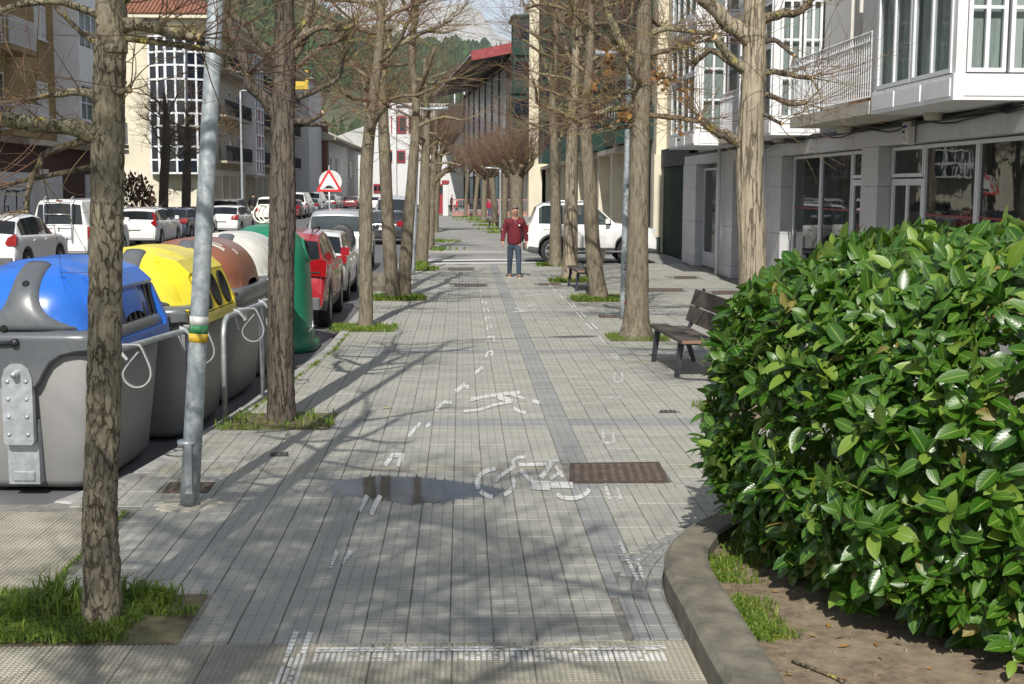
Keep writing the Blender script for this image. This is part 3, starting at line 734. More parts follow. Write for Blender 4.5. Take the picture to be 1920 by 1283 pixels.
def frameM(o, n):
    """local frame on a vertical wall: u along the wall (to the right seen from outside), w outwards, z up"""
    n = Vector((n[0], n[1], 0)).normalized(); u = Vector((-n.y, n.x, 0))
    return Matrix(((u.x, n.x, 0, o[0]), (u.y, n.y, 0, o[1]), (0, 0, 1, o[2]), (0, 0, 0, 1)))
def window(parent, o, n, w, h, cols=2, rows=1, fm=None, gm=None, fw=.06, dep=.07, back=None, sash=None, name='window', off=0.0, panes=True, sill=False):
    """o = lower left corner on the wall plane seen from outside"""
    M = frameM(o, n); f = MB(); fm = fm or M_ALU; gm = gm or M_PANE; a = off
    f.box((0, a, 0), (w, a+dep, fw), 0, M); f.box((0, a, h-fw), (w, a+dep, h), 0, M); f.box((0, a, fw), (fw, a+dep, h-fw), 0, M); f.box((w-fw, a, fw), (w, a+dep, h-fw), 0, M)
    cw = (w-fw)/cols; rh = (h-fw)/rows; rr = rows if not isinstance(rows, (list, tuple)) else None
    for i in range(1, cols): f.box((i*cw+.0, a+.002, fw), (i*cw+fw, a+dep-.004, h-fw), 0, M)
    for j in range(1, rows): f.box((fw, a+.004, j*rh), (w-fw, a+dep-.008, j*rh+fw*.8), 0, M)
    if sill: f.box((-.06, a, -.06), (w+.06, a+dep+.09, -.002), 0, M)
    o_ = f.build(name, fm, parent)
    if back is not None:
        c = MB(); c.box((fw*.6, a-.12, fw*.6), (w-fw*.6, a-.06, h-fw*.6), 0, M); c.build('curtain', back, o_)
    if panes:
        pm = MB(); pm.box((0, -.004, 0), (1, .004, 1)); 
        for i in range(cols):
            for j in range(rows):
                q = MB(); q.box((i*cw+fw+.002, a+dep*.35, j*rh+fw*.9), ((i+1)*cw-.002, a+dep*.35+.008, (j+1)*rh-.002), 0, M); q.build('pane', gm, o_)
    else:
        q = MB(); q.box((fw*.7, a+dep*.3, fw*.7), (w-fw*.7, a+dep*.3+.008, h-fw*.7), 0, M); q.build('pane', gm, o_)
    return o_
def railing(parent, p0, p1, z, h, m, step=.12, name='balcony_railing', r=.009):
    q = MB(); p0, p1 = Vector(p0), Vector(p1); L = (p1-p0).length; k = max(1, int(L/step))
    for zz in (z+.06, z+h, z+h-.13): q.tube([(p0.x, p0.y, zz), (p1.x, p1.y, zz)], r*1.6, 4, smooth=False)
    for i in range(k+1):
        p = p0+(p1-p0)*i/k; q.tube([(p.x, p.y, z+.06), (p.x, p.y, z+h)], r, 4, smooth=False)
    return q.build(name, m, parent)

# ---- right: white bays over grey granite shops
XF, YE = 6.8, 40.2
bd = thing('apartment_building', 'apartment block with white glazed bays above grey granite shopfronts', 'building', (7, 26, 0)); LB = lambda v: v
def bpart(mb, name, m, par=None):
    off = Vector((7, 26, 0)); mb.v = [tuple(Vector(v)-off) for v in mb.v]
    return mb.build(name, m, par or bd)
class Off:   # adds a window with coordinates given in the world
    pass
def wwin(parent, off, o, *a, **k): return window(parent, (o[0]-off.x, o[1]-off.y, o[2]-off.z), *a, **k)
BO = Vector((7, 26, 0))
openings = [(11.0, 21.3, .06, 2.95), (22.2, 27.8, .06, 2.95), (29.2, 32.8, .06, 2.85), (34.5, 38.0, .06, 2.85)]
w = MB(); w.box((7.3, 10, 0), (16, YE, 13.5)); 
bpart(w, 'core_wall', M_BEIGE)
ys = [10.0]+[v for o in openings for v in o[:2]]+[YE]
gp = MB()
pil = [(ys[i], ys[i+1]) for i in range(0, len(ys), 2)]
for a, b_ in pil:
    if b_-a < .02: continue
    n = max(1, round((b_-a)/.9)); hh = [(.0, .30), (.30, 1.3), (1.3, 2.3), (2.3, 2.95)]
    for i in range(n):
        for z0, z1 in hh:
            q = MB(); y0, y1 = a+(b_-a)*i/n, a+(b_-a)*(i+1)/n; g = .004
            q.box((XF, y0+(g if i else 0), z0+g), (7.3, y1-(g if i < n-1 else 0), z1-g)); bpart(q, 'granite_panel', M_GRAN)
fy = 10.0
while fy < YE-.2:
    y1 = min(YE, fy+1.25); q = MB(); q.box((XF-.004, fy+.004, 2.952), (7.3, y1-.004, 3.22)); bpart(q, 'granite_panel', M_GRAN); fy = y1
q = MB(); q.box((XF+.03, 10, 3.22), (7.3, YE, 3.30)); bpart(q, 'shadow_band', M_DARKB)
q = MB()
for a, b_, z0, z1 in openings: q.box((8.6, a, 0), (8.65, b_, 3.0)); q.box((7.0, a, .0), (8.6, b_, .05)); q.box((7.0, a, 2.96), (8.6, b_, 3.0))
bpart(q, 'shop_interior', M_IN)
cu = MB(); cr = random.Random(3)
for a, b_, z0, z1 in openings:
    y = a+.2
    while y < b_-.2:
        if cr.random() < .72: cu.box((7.22, y, .5), (7.225, y+.09, 2.9))
        y += .13
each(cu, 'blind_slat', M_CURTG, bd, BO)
NX_ = (-1, 0)
def shopwin(y_lo, y_hi, z0, z1, cols=1, door=False, name='shop_window'):
    # seen from outside (from -X) u runs towards -Y... frame origin at the far end
    o = wwin(bd, BO, (7.08, y_hi, z0), NX_, y_hi-y_lo, z1-z0, cols, 1, M_ALU, M_SHOP, .055, .07, name=name); return o
for y0, y1, z0, z1, c in ((12.5, 15.2, .45, 2.93, 1), (15.2, 17.68, .45, 2.93, 1), (17.7, 19.75, .45, 2.93, 1), (23.45, 25.5, .45, 2.93, 1), (25.52, 27.6, .45, 2.93, 1), (30.3, 32.7, .5, 2.83, 2), (36.0, 37.9, .4, 2.83, 1)): shopwin(y0, y1, z0, z1, c)
for y0, y1, zt in ((19.78, 21.25, 2.93), (22.22, 23.42, 2.93), (29.25, 30.25, 2.83), (34.6, 35.95, 2.83)):
    shopwin(y0, y1, 2.45, zt, 1, name='transom_window')
    d = wwin(bd, BO, (7.08, y1, .08), NX_, y1-y0, 2.34, 2, 1, M_ALU, M_SHOP, .10, .06, name='door')
    h = MB(); ym = (y0+y1)/2
    for dy in (-.12, .14): h.tube([(6.98, ym+dy, .75), (6.98, ym+dy, 1.35)], .018, 8); h.box((6.97, ym+dy-.05, 1.33), (7.04, ym+dy+.05, 1.39)); 
    h.v = [tuple(Vector(v)-BO) for v in h.v]; h.build('handle', M_ALU, d)
q = MB()
for y0, y1 in ((12.5, 19.75), (23.45, 27.6), (30.3, 32.7), (36, 37.9)): q.box((7.0, y0, .06), (7.14, y1, .44))
each(q, 'plinth', M_GRAN, bd, BO)
q = MB(); q.box((7.03, 19.98, 1.28), (7.036, 20.28, 1.62)); stk = bpart(q, 'door_sticker', mat('sticker_blue', (.02, .13, .36), .5))
q = MB(); 
q.tube([(7.026, 20.2, 1.55), (7.026, 20.14, 1.42), (7.026, 20.08, 1.36)], .012, 4, smooth=False); q.tube([(7.026, 20.18, 1.45), (7.026, 20.07, 1.47)], .01, 4, smooth=False); q.tube([(7.026, 20.2, 1.42), (7.026, 20.17, 1.33), (7.026, 20.1, 1.32)], .01, 4, smooth=False)
q.v = [tuple(Vector(v)-BO) for v in q.v]; q.build('wheelchair_symbol', M_WHITEP, stk)
q = MB()
for y0, y1 in ((12.5, 19.75), (22.22, 27.6)): q.box((7.035, y0, 1.86), (7.04, y1, 1.885))
each(q, 'red_stripe', M_REDP, bd, BO)
# slab with soffit, bays and balconies
def slab(y0, y1, x0, z0, z1, m=M_SOFFIT): q = MB(); q.box((x0, y0, z0), (7.3, y1, z1)); return q
bpart(slab(18.85, 23.4, 5.85, 3.33, 3.52), 'balcony_slab', M_SOFFIT)
bpart(slab(28.9, 31.7, 6.2, 3.33, 3.5), 'balcony_slab', M_SOFFIT)
def bay(y0, y1, xo, z0, floors, near_cols=2, pat='curtain'):
    q = MB(); H_ = 2.85
    for f in range(floors):
        zb = z0+f*H_
        q.box((xo-.03, y0-.03, zb), (7.3, y1+.03, zb+.31)); q.box((xo, y0, zb+.31), (xo+.12, y0+.12, zb+H_)); q.box((xo, y1-.12, zb+.31), (xo+.12, y1, zb+H_))
        q.box((7.15, y0, zb+.31), (7.3, y0+.10, zb+H_)); q.box((xo, y0+.12, zb+H_-.22), (7.3, y1-.12, zb+H_)); q.box((xo+.12, y0, zb+H_-.22), (7.15, y0+.1, zb+H_))
        q.box((xo+.5, y0+.5, zb+.31), (7.28, y1-.1, zb+.33))
        # raised panels on the band
        for k in range(3): 
            a = y0+(y1-y0)*(k+.06)/3; q.box((xo-.045, a, zb+.05), (xo-.03, a+(y1-y0)/3*.88, zb+.26))
        q.box((xo+.1, y0-.042, zb+.05), (7.1, y0-.03, zb+.26))
    bw = bpart(q, 'bay', M_WHITEP)
    for f in range(floors):
        zb = z0+f*H_+.33; hh = H_-.57
        L = (y1-y0-.30)/2
        for k in range(2):
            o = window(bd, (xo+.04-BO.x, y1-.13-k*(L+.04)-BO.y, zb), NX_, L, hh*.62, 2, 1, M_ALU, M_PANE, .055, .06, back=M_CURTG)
            o = window(bd, (xo+.04-BO.x, y1-.13-k*(L+.04)-BO.y, zb+hh*.62+.01), NX_, L, hh*.38-.02, 2, 1, M_ALU, M_PANE, .055, .06, back=M_SHUT)
        wn = 7.15-xo-.14
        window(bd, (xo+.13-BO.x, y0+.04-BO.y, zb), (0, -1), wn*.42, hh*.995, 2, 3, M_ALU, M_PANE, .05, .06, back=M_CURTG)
        window(bd, (xo+.13+wn*.46-BO.x, y0+.04-BO.y, zb), (0, -1), wn*.54, hh*.995, 3, 3, M_ALU, M_PANE, .05, .06, back=M_CURT)
bay(15.65, 18.75, 5.89, 3.32, 2); bay(25.6, 28.8, 6.05, 3.30, 3); bay(31.8, 35.6, 5.65, 3.30, 3)
railing(bd, Vector((5.88, 18.9, 0))-BO, Vector((5.88, 23.35, 0))-BO, 3.52, .98, M_ALU, .11)
railing(bd, Vector((5.88, 23.35, 0))-BO, Vector((6.8, 23.35, 0))-BO, 3.52, .98, M_ALU, .11)
railing(bd, Vector((6.23, 28.9, 0))-BO, Vector((6.23, 31.7, 0))-BO, 3.5, .98, M_ALU, .11)
q = MB(); q.box((6.95, 19.4, 3.55), (7.3, 21.0, 6.2)); q.box((6.95, 21.3, 3.55), (7.28, 22.9, 6.0)); q.box((6.95, 23.6, 3.55), (7.28, 25.3, 6.2)); each(q, 'roller_shutter', M_SHUT, bd, BO)
q = MB(); q.tube([(6.72, 20.9, 3.3), (6.72, 20.9, 13)], .05, 10); bpart(q, 'downpipe', mat('copper_pipe', (.30, .17, .10), .6, var=.2))
q = MB(); q.tube([(6.7, 34.1, 0), (6.7, 34.1, 3.3)], .055, 10); q.tube([(6.72, 29.0, .3), (6.72, 29.0, 3.25)], .03, 8); each(q, 'downpipe', M_ALU, bd, BO)
cb_ = MB(); cr = random.Random(5)
for zz, a in ((3.27, .05), (3.24, .03), (3.20, .06)):
    y = 12; pts = []
    while y < 29.5: pts.append((6.72+cr.gauss(0, .01), y, zz+a*math.sin(y*2.2+a*60)*.6+cr.gauss(0, .012))); y += .45
    cb_.tube(pts, .014, 5)
each(cb_, 'cable', M_DARKB, bd, BO)
q = MB()
for y in (18.3, 22.6, 27.3): q.lathe([(.12, 3.22), (.14, 3.30), (.14, 3.34)], 14, 0, (6.6, y, 0))
each(q, 'soffit_outlet', M_SOFFIT, bd, BO)
q = MB(); q.box((6.05, 19.6, 3.524), (6.25, 20.5, 3.70)); fb_ = bpart(q, 'flower_box', mat('terracotta', (.40, .20, .09), .8, var=.2))
al = thing('alarm_box', 'pale alarm box with blue lettering on the granite fascia', 'alarm box', (6.77, 19.65, 2.92)); 
q = MB(); q.loft([[(-.0, -.13, 0), (0, .13, 0), (0, .13, .36), (0, -.13, .36)], [(-.09, -.12, .015), (-.09, .12, .015), (-.10, .12, .345), (-.10, -.12, .345)], [(-.12, -.09, .05), (-.12, .09, .05), (-.125, .09, .31), (-.125, -.09, .31)]], smooth=False); q.build('case', M_SHUT, al)
q = MB(); text_pts = []
q.lathe([(.05, 0), (.045, .012)], 16, 0, (0, 0, 0), 'Z', True, Matrix.Translation((-.121, 0, .09)) @ Matrix.Rotation(R(-90), 4, 'Y')); q.build('siren_grille', M_GRAN, al)
ALARM = al

# ---- beyond: cream building with dark green bays and a green garage door
b4 = thing('apartment_building', 'cream apartment building with dark green glazed bays and a green garage door', 'building', (7, 80, 0)); B4 = Vector((7, 80, 0))
def p4(mb, name, m, par=None):
    mb.v = [tuple(Vector(v)-B4) for v in mb.v]; return mb.build(name, m, par or b4)
q = MB(); q.box((7.25, 40.25, 0), (18, 128, 16)); q.box((6.9, 46.6, 0), (7.25, 128, 16)); p4(q, 'wall', M_CREAM)
q = MB(); q.box((7.0, 40.3, 0), (7.24, 41.3, 3.5)); q.box((6.75, 46.0, 0), (7.24, 46.6, 3.45)); each(q, 'pillar', M_CREAM, b4, B4)
q = MB(); q.box((6.74, 45.99, 0), (7.0, 46.61, .55)); p4(q, 'pillar_foot', mat('green_plinth', (.05, .075, .065), .7))
q = MB(); q.box((7.1, 41.3, 0), (7.2, 46.0, 3.0)); gd = p4(q, 'garage_door', M_GREEND)
q = MB()
for k in range(16): q.box((7.085, 41.35+k*.29, .02), (7.1, 41.35+k*.29+.26, 2.98))
each(q, 'slat', M_GREEND, gd, B4)
q = MB(); q.box((6.98, 40.3, 3.0), (7.24, 46.0, 3.6)); p4(q, 'door_header', M_DARKB)
q = MB(); y = 50
while y < 126: q.box((6.35, y, 0), (6.9, y+.7, 3.7)); y += 5.4
each(q, 'pilaster', M_CREAM, b4, B4)
q = MB(); q.box((6.2, 48.0, 3.7), (6.9, 127, 3.9)); q.box((6.75, 46.6, 7.0), (6.9, 128, 7.15)); each(q, 'cornice', M_BEIGE, b4, B4)
q = MB(); y = 51.5
while y < 122: q.box((6.84, y, .4), (6.899, y+3.0, 3.0)); y += 5.4
each(q, 'ground_floor_panel', M_BEIGE, b4, B4)
def gbay(y0, y1, xo, floors=4, zs=3.95):
    q, g = MB(), MB(); r = MB()
    for f in range(floors):
        z = zs+f*2.95
        q.box((xo, y0, z), (6.9, y1, z+.95)); q.box((xo, y0, z+2.3), (6.9, y1, z+2.75))
        for yy in (y0, y1-.1): q.box((xo, yy, z+.95), (xo+.1, yy+.1, z+2.3))
        q.box((6.78, y0, z+.95), (6.9, y0+.1, z+2.3)); n = 4
        for k in range(1, n): yy = y0+(y1-y0)*k/n; q.box((xo, yy-.04, z+.95), (xo+.08, yy+.04, z+2.3))
        xm = (xo+6.9)/2; q.box((xm-.04, y0, z+.95), (xm+.04, y0+.08, z+2.3))
        xw = 5.3 if y0 > 100 else 6.9
        r.add([(xo-.22, y0-.22, z+2.75), (xw, y0-.22, z+2.75), (xw, y1+.22, z+2.75), (xo-.22, y1+.22, z+2.75), (xo+.05, y0, z+2.95), (xw, y0, z+2.95), (xw, y1, z+2.95), (xo+.05, y1, z+2.95)], [(0, 3, 2, 1), (4, 5, 6, 7), (0, 1, 5, 4), (1, 2, 6, 5), (2, 3, 7, 6), (3, 0, 4, 7)])
        for k in range(6): q.box((xo-.012, y0+.08+(y1-y0-.16)*k/6, z+.12), (xo-.001, y0+.08+(y1-y0-.16)*(k+.82)/6, z+.86))
        q.box((xo+.1, y0-.012, z+.12), (6.8, y0-.001, z+.86))
    bo = p4(q, 'green_bay', M_GREENP)
    for f in range(floors):
        z = zs+f*2.95; n = 4
        for k in range(n):
            g = MB(); yy = y0+(y1-y0)*k/n; g.box((xo+.03, yy+.05, z+.96), (xo+.04, yy+(y1-y0)/n-.05, z+2.29)); g.v = [tuple(Vector(v)-B4) for v in g.v]; g.build('pane', M_PANED, bo)
        for k in range(2):
            g = MB(); a = xo+.1 if k == 0 else (xo+6.9)/2+.04; c = (xo+6.9)/2-.04 if k == 0 else 6.78; g.box((a, y0+.03, z+.96), (c, y0+.04, z+2.29)); g.v = [tuple(Vector(v)-B4) for v in g.v]; g.build('pane', M_PANED, bo)
    each(r, 'bay_roof', M_GREENP, bo, B4)
q = MB(); q.box((5.3, 104, 0), (18, 128.5, 17)); p4(q, 'wing_wall', M_CREAM)
gbay(104.4, 108.5, 4.05)
for y0, y1, xo in ((49.5, 53.2, 5.75), (60, 64, 5.6), (72, 76.5, 5.5), (88, 93, 5.4)): gbay(y0, y1, xo)
q = MB()
for y in (47.6, 57, 68.5, 83): q.tube([(6.8, y, .2), (6.8, y, 16)], .06, 8)
each(q, 'downpipe', M_GREENP, b4, B4)
for k, y in enumerate((55.5, 57.8, 66, 69.5, 79, 82.5, 97, 101)):
    for f in range(4): window(b4, (6.9-B4.x, y+1.1-B4.y, 4.8+f*2.95), NX_, 1.1, 1.5, 2, 1, M_GREENP, M_PANED, .07, .05, panes=False, sill=True)
q = MB(); q.box((6.55, 47.3, 4.0), (6.9, 49.4, 5.2)); p4(q, 'shutter_panel', M_GREENP)
bl = thing('bollard', 'rusty iron post by the green garage door', 'post', (6.35, 45.3, 0)); MB().lathe([(.09, 0), (.09, .4), (.065, .45), (.06, 1.45), (.09, 1.5), (.09, 1.58), (.06, 1.62), (.06, 1.78), (.02, 1.8)], 14).build('post', M_IRON, bl)

# ---- sports hall with red roof
nc, fc = A(951, 330, 122), A(871, 330, 168); nc.z = fc.z = 0; d = (fc-nc).normalized(); nrm = Vector((-d.y, d.x, 0)); nrm = nrm if nrm.x < 0 else -nrm
hl = thing('sports_hall', 'tall glass-walled hall with a wide red overhanging roof', 'building', (nc.x, nc.y, 0))
L = (fc-nc).length; M = Matrix(((d.x, nrm.x, 0, 0), (d.y, nrm.y, 0, 0), (0, 0, 1, 0), (0, 0, 0, 1)))
zt = A(940, 118, 125).z
q = MB(); q.box((-.6, -12, 0), (L, -.3, zt), 0, M); q.build('wall', M_CREAM, hl)
q = MB(); q.box((0, -.3, 0), (L, -.1, zt), 0, M); q.build('backing', M_ROOFD, hl)
for k in range(7):
    a, c = L*k/7+.25, L*(k+1)/7-.25
    for z0, z1 in ((3.6, zt*.55), (zt*.55+.1, zt-.6)):
        g = MB(); g.box((a, -.1, z0), (c, .0, z1), 0, M); g.build('glass_panel', M_HALL, hl)
    g = MB(); g.box((a, -.1, .3), (c, -.02, 3.4), 0, M); g.build('door_panel', mat('hall_teal', (.10, .22, .24), .5) if k % 2 else mat('hall_wood', (.26, .12, .06), .7), hl)
q = MB()
for k in range(8): q.box((L*k/7-.2, -.1, 0), (L*k/7+.2, .12, zt), 0, M)
each(q, 'mullion', M_ROOFD, hl)
e = MB(); zo = zt+.1; e.prism([(-12, zo+3.3), (3.6, zo), (3.6, zo+.35), (-12, zo+3.75)], -2.2, L+5, 'X', 0, M); e.build('roof', M_RDARK, hl)
e = MB(); e.prism([(-12, zo+2.6), (3.55, zo-.45), (3.6, zo+.36), (-12, zo+3.9)], -2.45, -2.21, 'X', 0, M); e.build('gable_fascia', M_ROOFR, hl)
e = MB(); e.box((-2.2, 3.61, zo+.02), (L+5, 3.66, zo+.12), 0, M); e.build('eave_trim', M_ALU, hl)
e = MB(); e.prism([(-12, zo+3.1), (3.4, zo-.2), (3.4, zo-.01), (-12, zo+3.28)], -2.0, L+4.8, 'X', 0, M); e.build('soffit', M_ROOFD, hl)

# ---- white school building with red panels
s0, s1 = A(690, 330, 176), A(878, 330, 172)
sc_ = thing('school_building', 'white building with red window panels closing the view beyond the fence', 'building', (s0.x, 175, 0)); w_ = s1.x-s0.x; zt = A(850, 198, 174).z
MB().box((0, 0, 0), (w_, 14, zt)).build('wall', M_WSHED, sc_)
for a, c, y0, y1 in ((733, 762, 217, 250), (766, 792, 217, 250), (803, 832, 224, 252), (730, 760, 282, 305), (700, 716, 345, 362), (803, 834, 345, 372)):
    x0, x1 = A(a, y0, 174.9).x-s0.x, A(c, y0, 174.9).x-s0.x; z1, z0 = A(a, y0, 174.9).z, A(a, y1, 174.9).z
    o = MB().box((x0, -.15, z0), (x1, -.0, z1)).build('window', M_REDP, sc_)
    for k in range(2):
        xa = x0+(x1-x0)*(k*.5+.06); MB().box((xa, -.17, z0+.25), (xa+(x1-x0)*.38, -.151, z1-.25)).build('pane', M_PANED, o)
q = MB(); q.box((-.3, -.4, zt), (w_+.3, 14, zt+.3)); q.build('parapet', M_WSHED, sc_)
q = MB(); x_ = w_*.86
for a in (0, 1.3): q.box((x_+a, 3, zt+.3), (x_+a+.14, 3.14, zt+2.0))
q.box((x_, 2.98, zt+2.0), (x_+1.44, 3.16, zt+2.14)); q.build('roof_frame', M_ALU, sc_)
q = MB(); q.box((w_*.25, -.6, 0), (w_*.29, -.02, zt)); q.build('pillar', M_WSHED, sc_)
fn = thing('school_fence', 'low pinkish-red school fence with thin bars across the end of the path', 'fence', (-.7, 107, 0)); M_PINK = mat('faded_red_paint', (.42, .20, .17), .7, var=.2, vs=3)
q = MB()
for z in (.25, 1.25): q.box((0, -.04, z), (6.2, .04, z+.09))
each(q, 'rail', M_PINK, fn); MB().box((0, -.1, 0), (6.2, .1, .2)).build('plinth', M_PINK, fn)
for k in range(6): MB().box((k*1.24-.04, -.05, 0), (k*1.24+.04, .05, 1.36)).build('post', M_PINK, fn)
q = MB()
for k in range(44): q.box((.07+k*.14, -.012, .2), (.09+k*.14, .012, 1.28))
each(q, 'bar', M_GALV, fn)
for x, lab in ((-1.3, 'white gate pillar with a red cap at the left end of the school fence'), (-2.6, 'white gate pillar with a red cap beyond the parked saloon')):
    gp_ = thing('gate_pillar', lab, 'pillar', (x, 106.6, 0)); MB().bbox((-.22, -.22, 0), (.22, .22, 2.55), .02).build('shaft', M_WSHED, gp_); MB().box((-.3, -.3, 2.552), (.3, .3, 2.85)).build('cap', M_REDP, gp_)
gt = thing('school_gate', 'dark red metal gate between two white pillars', 'gate', (-1.95, 106.6, 0)); MB().box((-.42, -.03, .1), (.42, .03, 1.7)).build('panel', M_REDP, gt)
q = MB()
for k in range(5): q.box((-.4+k*.19, -.05, .1), (-.36+k*.19, .05, 1.85))
each(q, 'bar', M_REDP, gt)

# ---- left: ochre apartments along the street
b1 = thing('apartment_building', 'ochre apartment building with white bays over a brick ground floor', 'building', (-16.5, 50, 0)); B1 = Vector((-16.5, 50, 0))
def p1(mb, name, m, par=None): mb.v = [tuple(Vector(v)-B1) for v in mb.v]; return mb.build(name, m, par or b1)
XL = -16.5
q = MB(); q.box((-27, 34, 3.95), (XL, 64.2, 17)); p1(q, 'wall', M_OCHRE)
q = MB(); q.box((-27, 34, 0), (XL+.1, 64.2, 3.95)); p1(q, 'brick_base', M_BRICKD)
q = MB(); q.box((XL, 34, 3.8), (XL+.5, 64.2, 4.0)); p1(q, 'ledge', M_BEIGE)
for y0, y1 in ((46.6, 51.2), (52.4, 54.6), (58, 62)):
    q = MB(); q.box((XL+.1, y0, .05), (XL+.16, y1, 2.75)); pn = p1(q, 'white_panel', M_WSHED)
    if y0 < 47:
        g = MB(); GRAF1 = (pn, XL+.17)
q = MB()
for y0, y1 in ((51.2, 52.4),): q.box((XL+.1, y0, 0), (XL+.3, y1, 2.9))
p1(q, 'pier', M_SHUT)
def lbay(y0, y1, xo, z0, floors):
    q = MB()
    for f in range(floors):
        z = z0+f*2.95; q.box((XL, y0, z), (xo, y1, z+.95)); q.box((XL, y0, z+2.4), (xo, y1, z+2.95))
        for yy in (y0, y1-.15): q.box((XL, yy, z+.95), (xo, yy+.15, z+2.4))
    p1(q, 'white_bay', M_WHITEP)
    for f in range(floors):
        z = z0+f*2.95+.95; n = 2
        for k in range(n):
            L_ = (y1-y0-.3)/n; window(b1, (xo-.1-B1.x, y0+.15+k*L_-B1.y, z), (1, 0), L_, 1.45, 2, 2, M_ALU, M_PANE, .06, .06, back=M_CURTG)
        window(b1, (XL+.1-B1.x, y0+.1-B1.y, z), (0, -1), xo-XL-.2, 1.45, 1, 2, M_ALU, M_PANE, .06, .06, back=M_CURTG)
lbay(38.5, 44.9, XL+1.0, 4.0, 4); lbay(54.6, 58.6, XL+1.0, 4.0, 4)
for y0, y1 in ((46.6, 49.6), (60.4, 62.4)):
    for f in range(3):
        z = 4.05+f*2.95
        q = MB(); q.box((XL, y0, z-.05), (XL+.95, y1, z+.12)); p1(q, 'balcony_slab', M_OCHRE)
        railing(b1, Vector((XL+.9, y0, 0))-B1, Vector((XL+.9, y1, 0))-B1, z+.12, 1.0, M_ALU, .12, r=.014)
        railing(b1, Vector((XL+.05, y0, 0))-B1, Vector((XL+.9, y0, 0))-B1, z+.12, 1.0, M_ALU, .12, r=.014)
        window(b1, (XL-B1.x, y0+.5-B1.y, z+.15), (1, 0), 1.3, 2.1, 2, 1, M_ALU, M_PANED, .07, .05)
for y in (52.2,):
    for f in range(4): window(b1, (XL-B1.x, y-B1.y, 5.0+f*2.95), (1, 0), 1.3, 1.3, 2, 1, M_ALU, M_SHUT, .07, .05, sill=True)
q = MB(); q.box((-26.5, 33.5, 17), (XL+.8, 64.7, 17.4)); p1(q, 'eaves', M_SHUT)

# ---- left: stone corner building with glass bay
YB = 87.0
b2 = thing('apartment_building', 'pale stone corner building with a tall curved glass bay and tiled roof', 'building', (XL, YB, 0)); B2 = Vector((XL, YB, 0))
def p2(mb, name, m, par=None): mb.v = [tuple(Vector(v)-B2) for v in mb.v]; return mb.build(name, m, par or b2)
q = MB(); q.box((-30, YB, 3.4), (XL, 131, 13.3)); p2(q, 'upper_wall', M_STONE)
q = MB(); q.box((-30, YB-.05, 0), (XL+.05, 131, 3.4)); p2(q, 'base_wall', mat('base_render', (.62, .58, .47), .85, var=.06, vs=.6, dirt=(.50, .46, .37), dirts=.5))
q = MB(); q.box((-30, YB-.03, 3.4), (XL-.001, YB-.001, 13.3)); p2(q, 'front_render', M_CREAM)
q = MB(); q.prism([(XL+1.6, 12.9), (XL+1.6, 13.15), (-30, 13.15), (-30, 12.9)], YB-1.5, 131.5, 'Y'); q.box((-30, YB-1.1, 12.55), (XL+1.2, 131, 12.9)); p2(q, 'eaves', M_CREAM)
q = MB(); q.add([(XL+1.7, YB-1.6, 13.16), (XL+1.7, 131.6, 13.16), (-31, 131.6, 13.16), (-31, YB-1.6, 13.16), (XL-5, YB+5.5, 16.6), (XL-5, 126, 16.6), (-26, 126, 16.6), (-26, YB+5.5, 16.6)], [(0, 1, 5, 4), (1, 2, 6, 5), (2, 3, 7, 6), (3, 0, 4, 7), (4, 5, 6, 7)]); rf = p2(q, 'roof', M_RTILE)
q = MB()
for k in range(60):
    x = XL+1.5-k*.26; zz = lambda t: 13.2+3.4*t
    q.tube([(x, YB-1.58, 13.2), (max(min(x, XL-5), -26) if 0 else x, YB-1.6+7.1*min(1, max(.05, 1-max(0, (x-(XL-5))/6.7))), 13.2+3.44*min(1, max(.05, 1-max(0, (x-(XL-5))/6.7))))], .085, 6)
q.v = [tuple(Vector(v)-B2) for v in q.v]; stuff(q.build('roof_tile_rolls', M_RTILE, rf))
q = MB(); q.box((XL-2.2, YB+4, 13.2), (XL-1.2, YB+5, 15.6)); q.v = [tuple(Vector(v)-B2) for v in q.v]; q.build('chimney', M_STONE, rf)
# curved glass bay on the sunlit face
xa, xb = A(281, 200, YB-.4).x, A(390, 200, YB-.4).x; zz = [A(335, y, YB-.8).z for y in (325, 300, 275, 237, 213, 188, 149, 123, 98, 68)]
nb = 6; arcp = []
for i in range(nb+1):
    u = i/nb; arcp.append(Vector((xa+(xb-xa)*u, YB-.05-1.25*math.sin(math.pi*(.08+.84*u)), 0)))
fr = MB()
for i, p in enumerate(arcp):
    fr.box((p.x-.06, p.y-.08, zz[0]), (p.x+.06, p.y+.08, zz[-1]))
for z in zz:
    for i in range(nb):
        a, c = arcp[i], arcp[i+1]; dd = (c-a).normalized(); n_ = Vector((dd.y, -dd.x, 0))*.07; v8 = []
        for h_ in (z-.06, z+.06): v8 += [Vector((*(a-n_).xy, h_)), Vector((*(c-n_).xy, h_)), Vector((*(c+n_).xy, h_)), Vector((*(a+n_).xy, h_))]
        fr.add(v8, [(0, 3, 2, 1), (4, 5, 6, 7), (0, 1, 5, 4), (1, 2, 6, 5), (2, 3, 7, 6), (3, 0, 4, 7)])
for j, i in ((3, 1), (3, 3), (6, 1), (6, 3), (8, 1), (8, 3), (3, 4), (0, 1)):   # opening sashes
    a, c = arcp[i], arcp[i+1]
    for t_ in (.1, .9):
        p = a+(c-a)*t_; fr.box((p.x-.05, p.y-.12, zz[j]), (p.x+.05, p.y-.02, zz[j+1]))
gb = p2(fr, 'glass_bay', M_ALU)
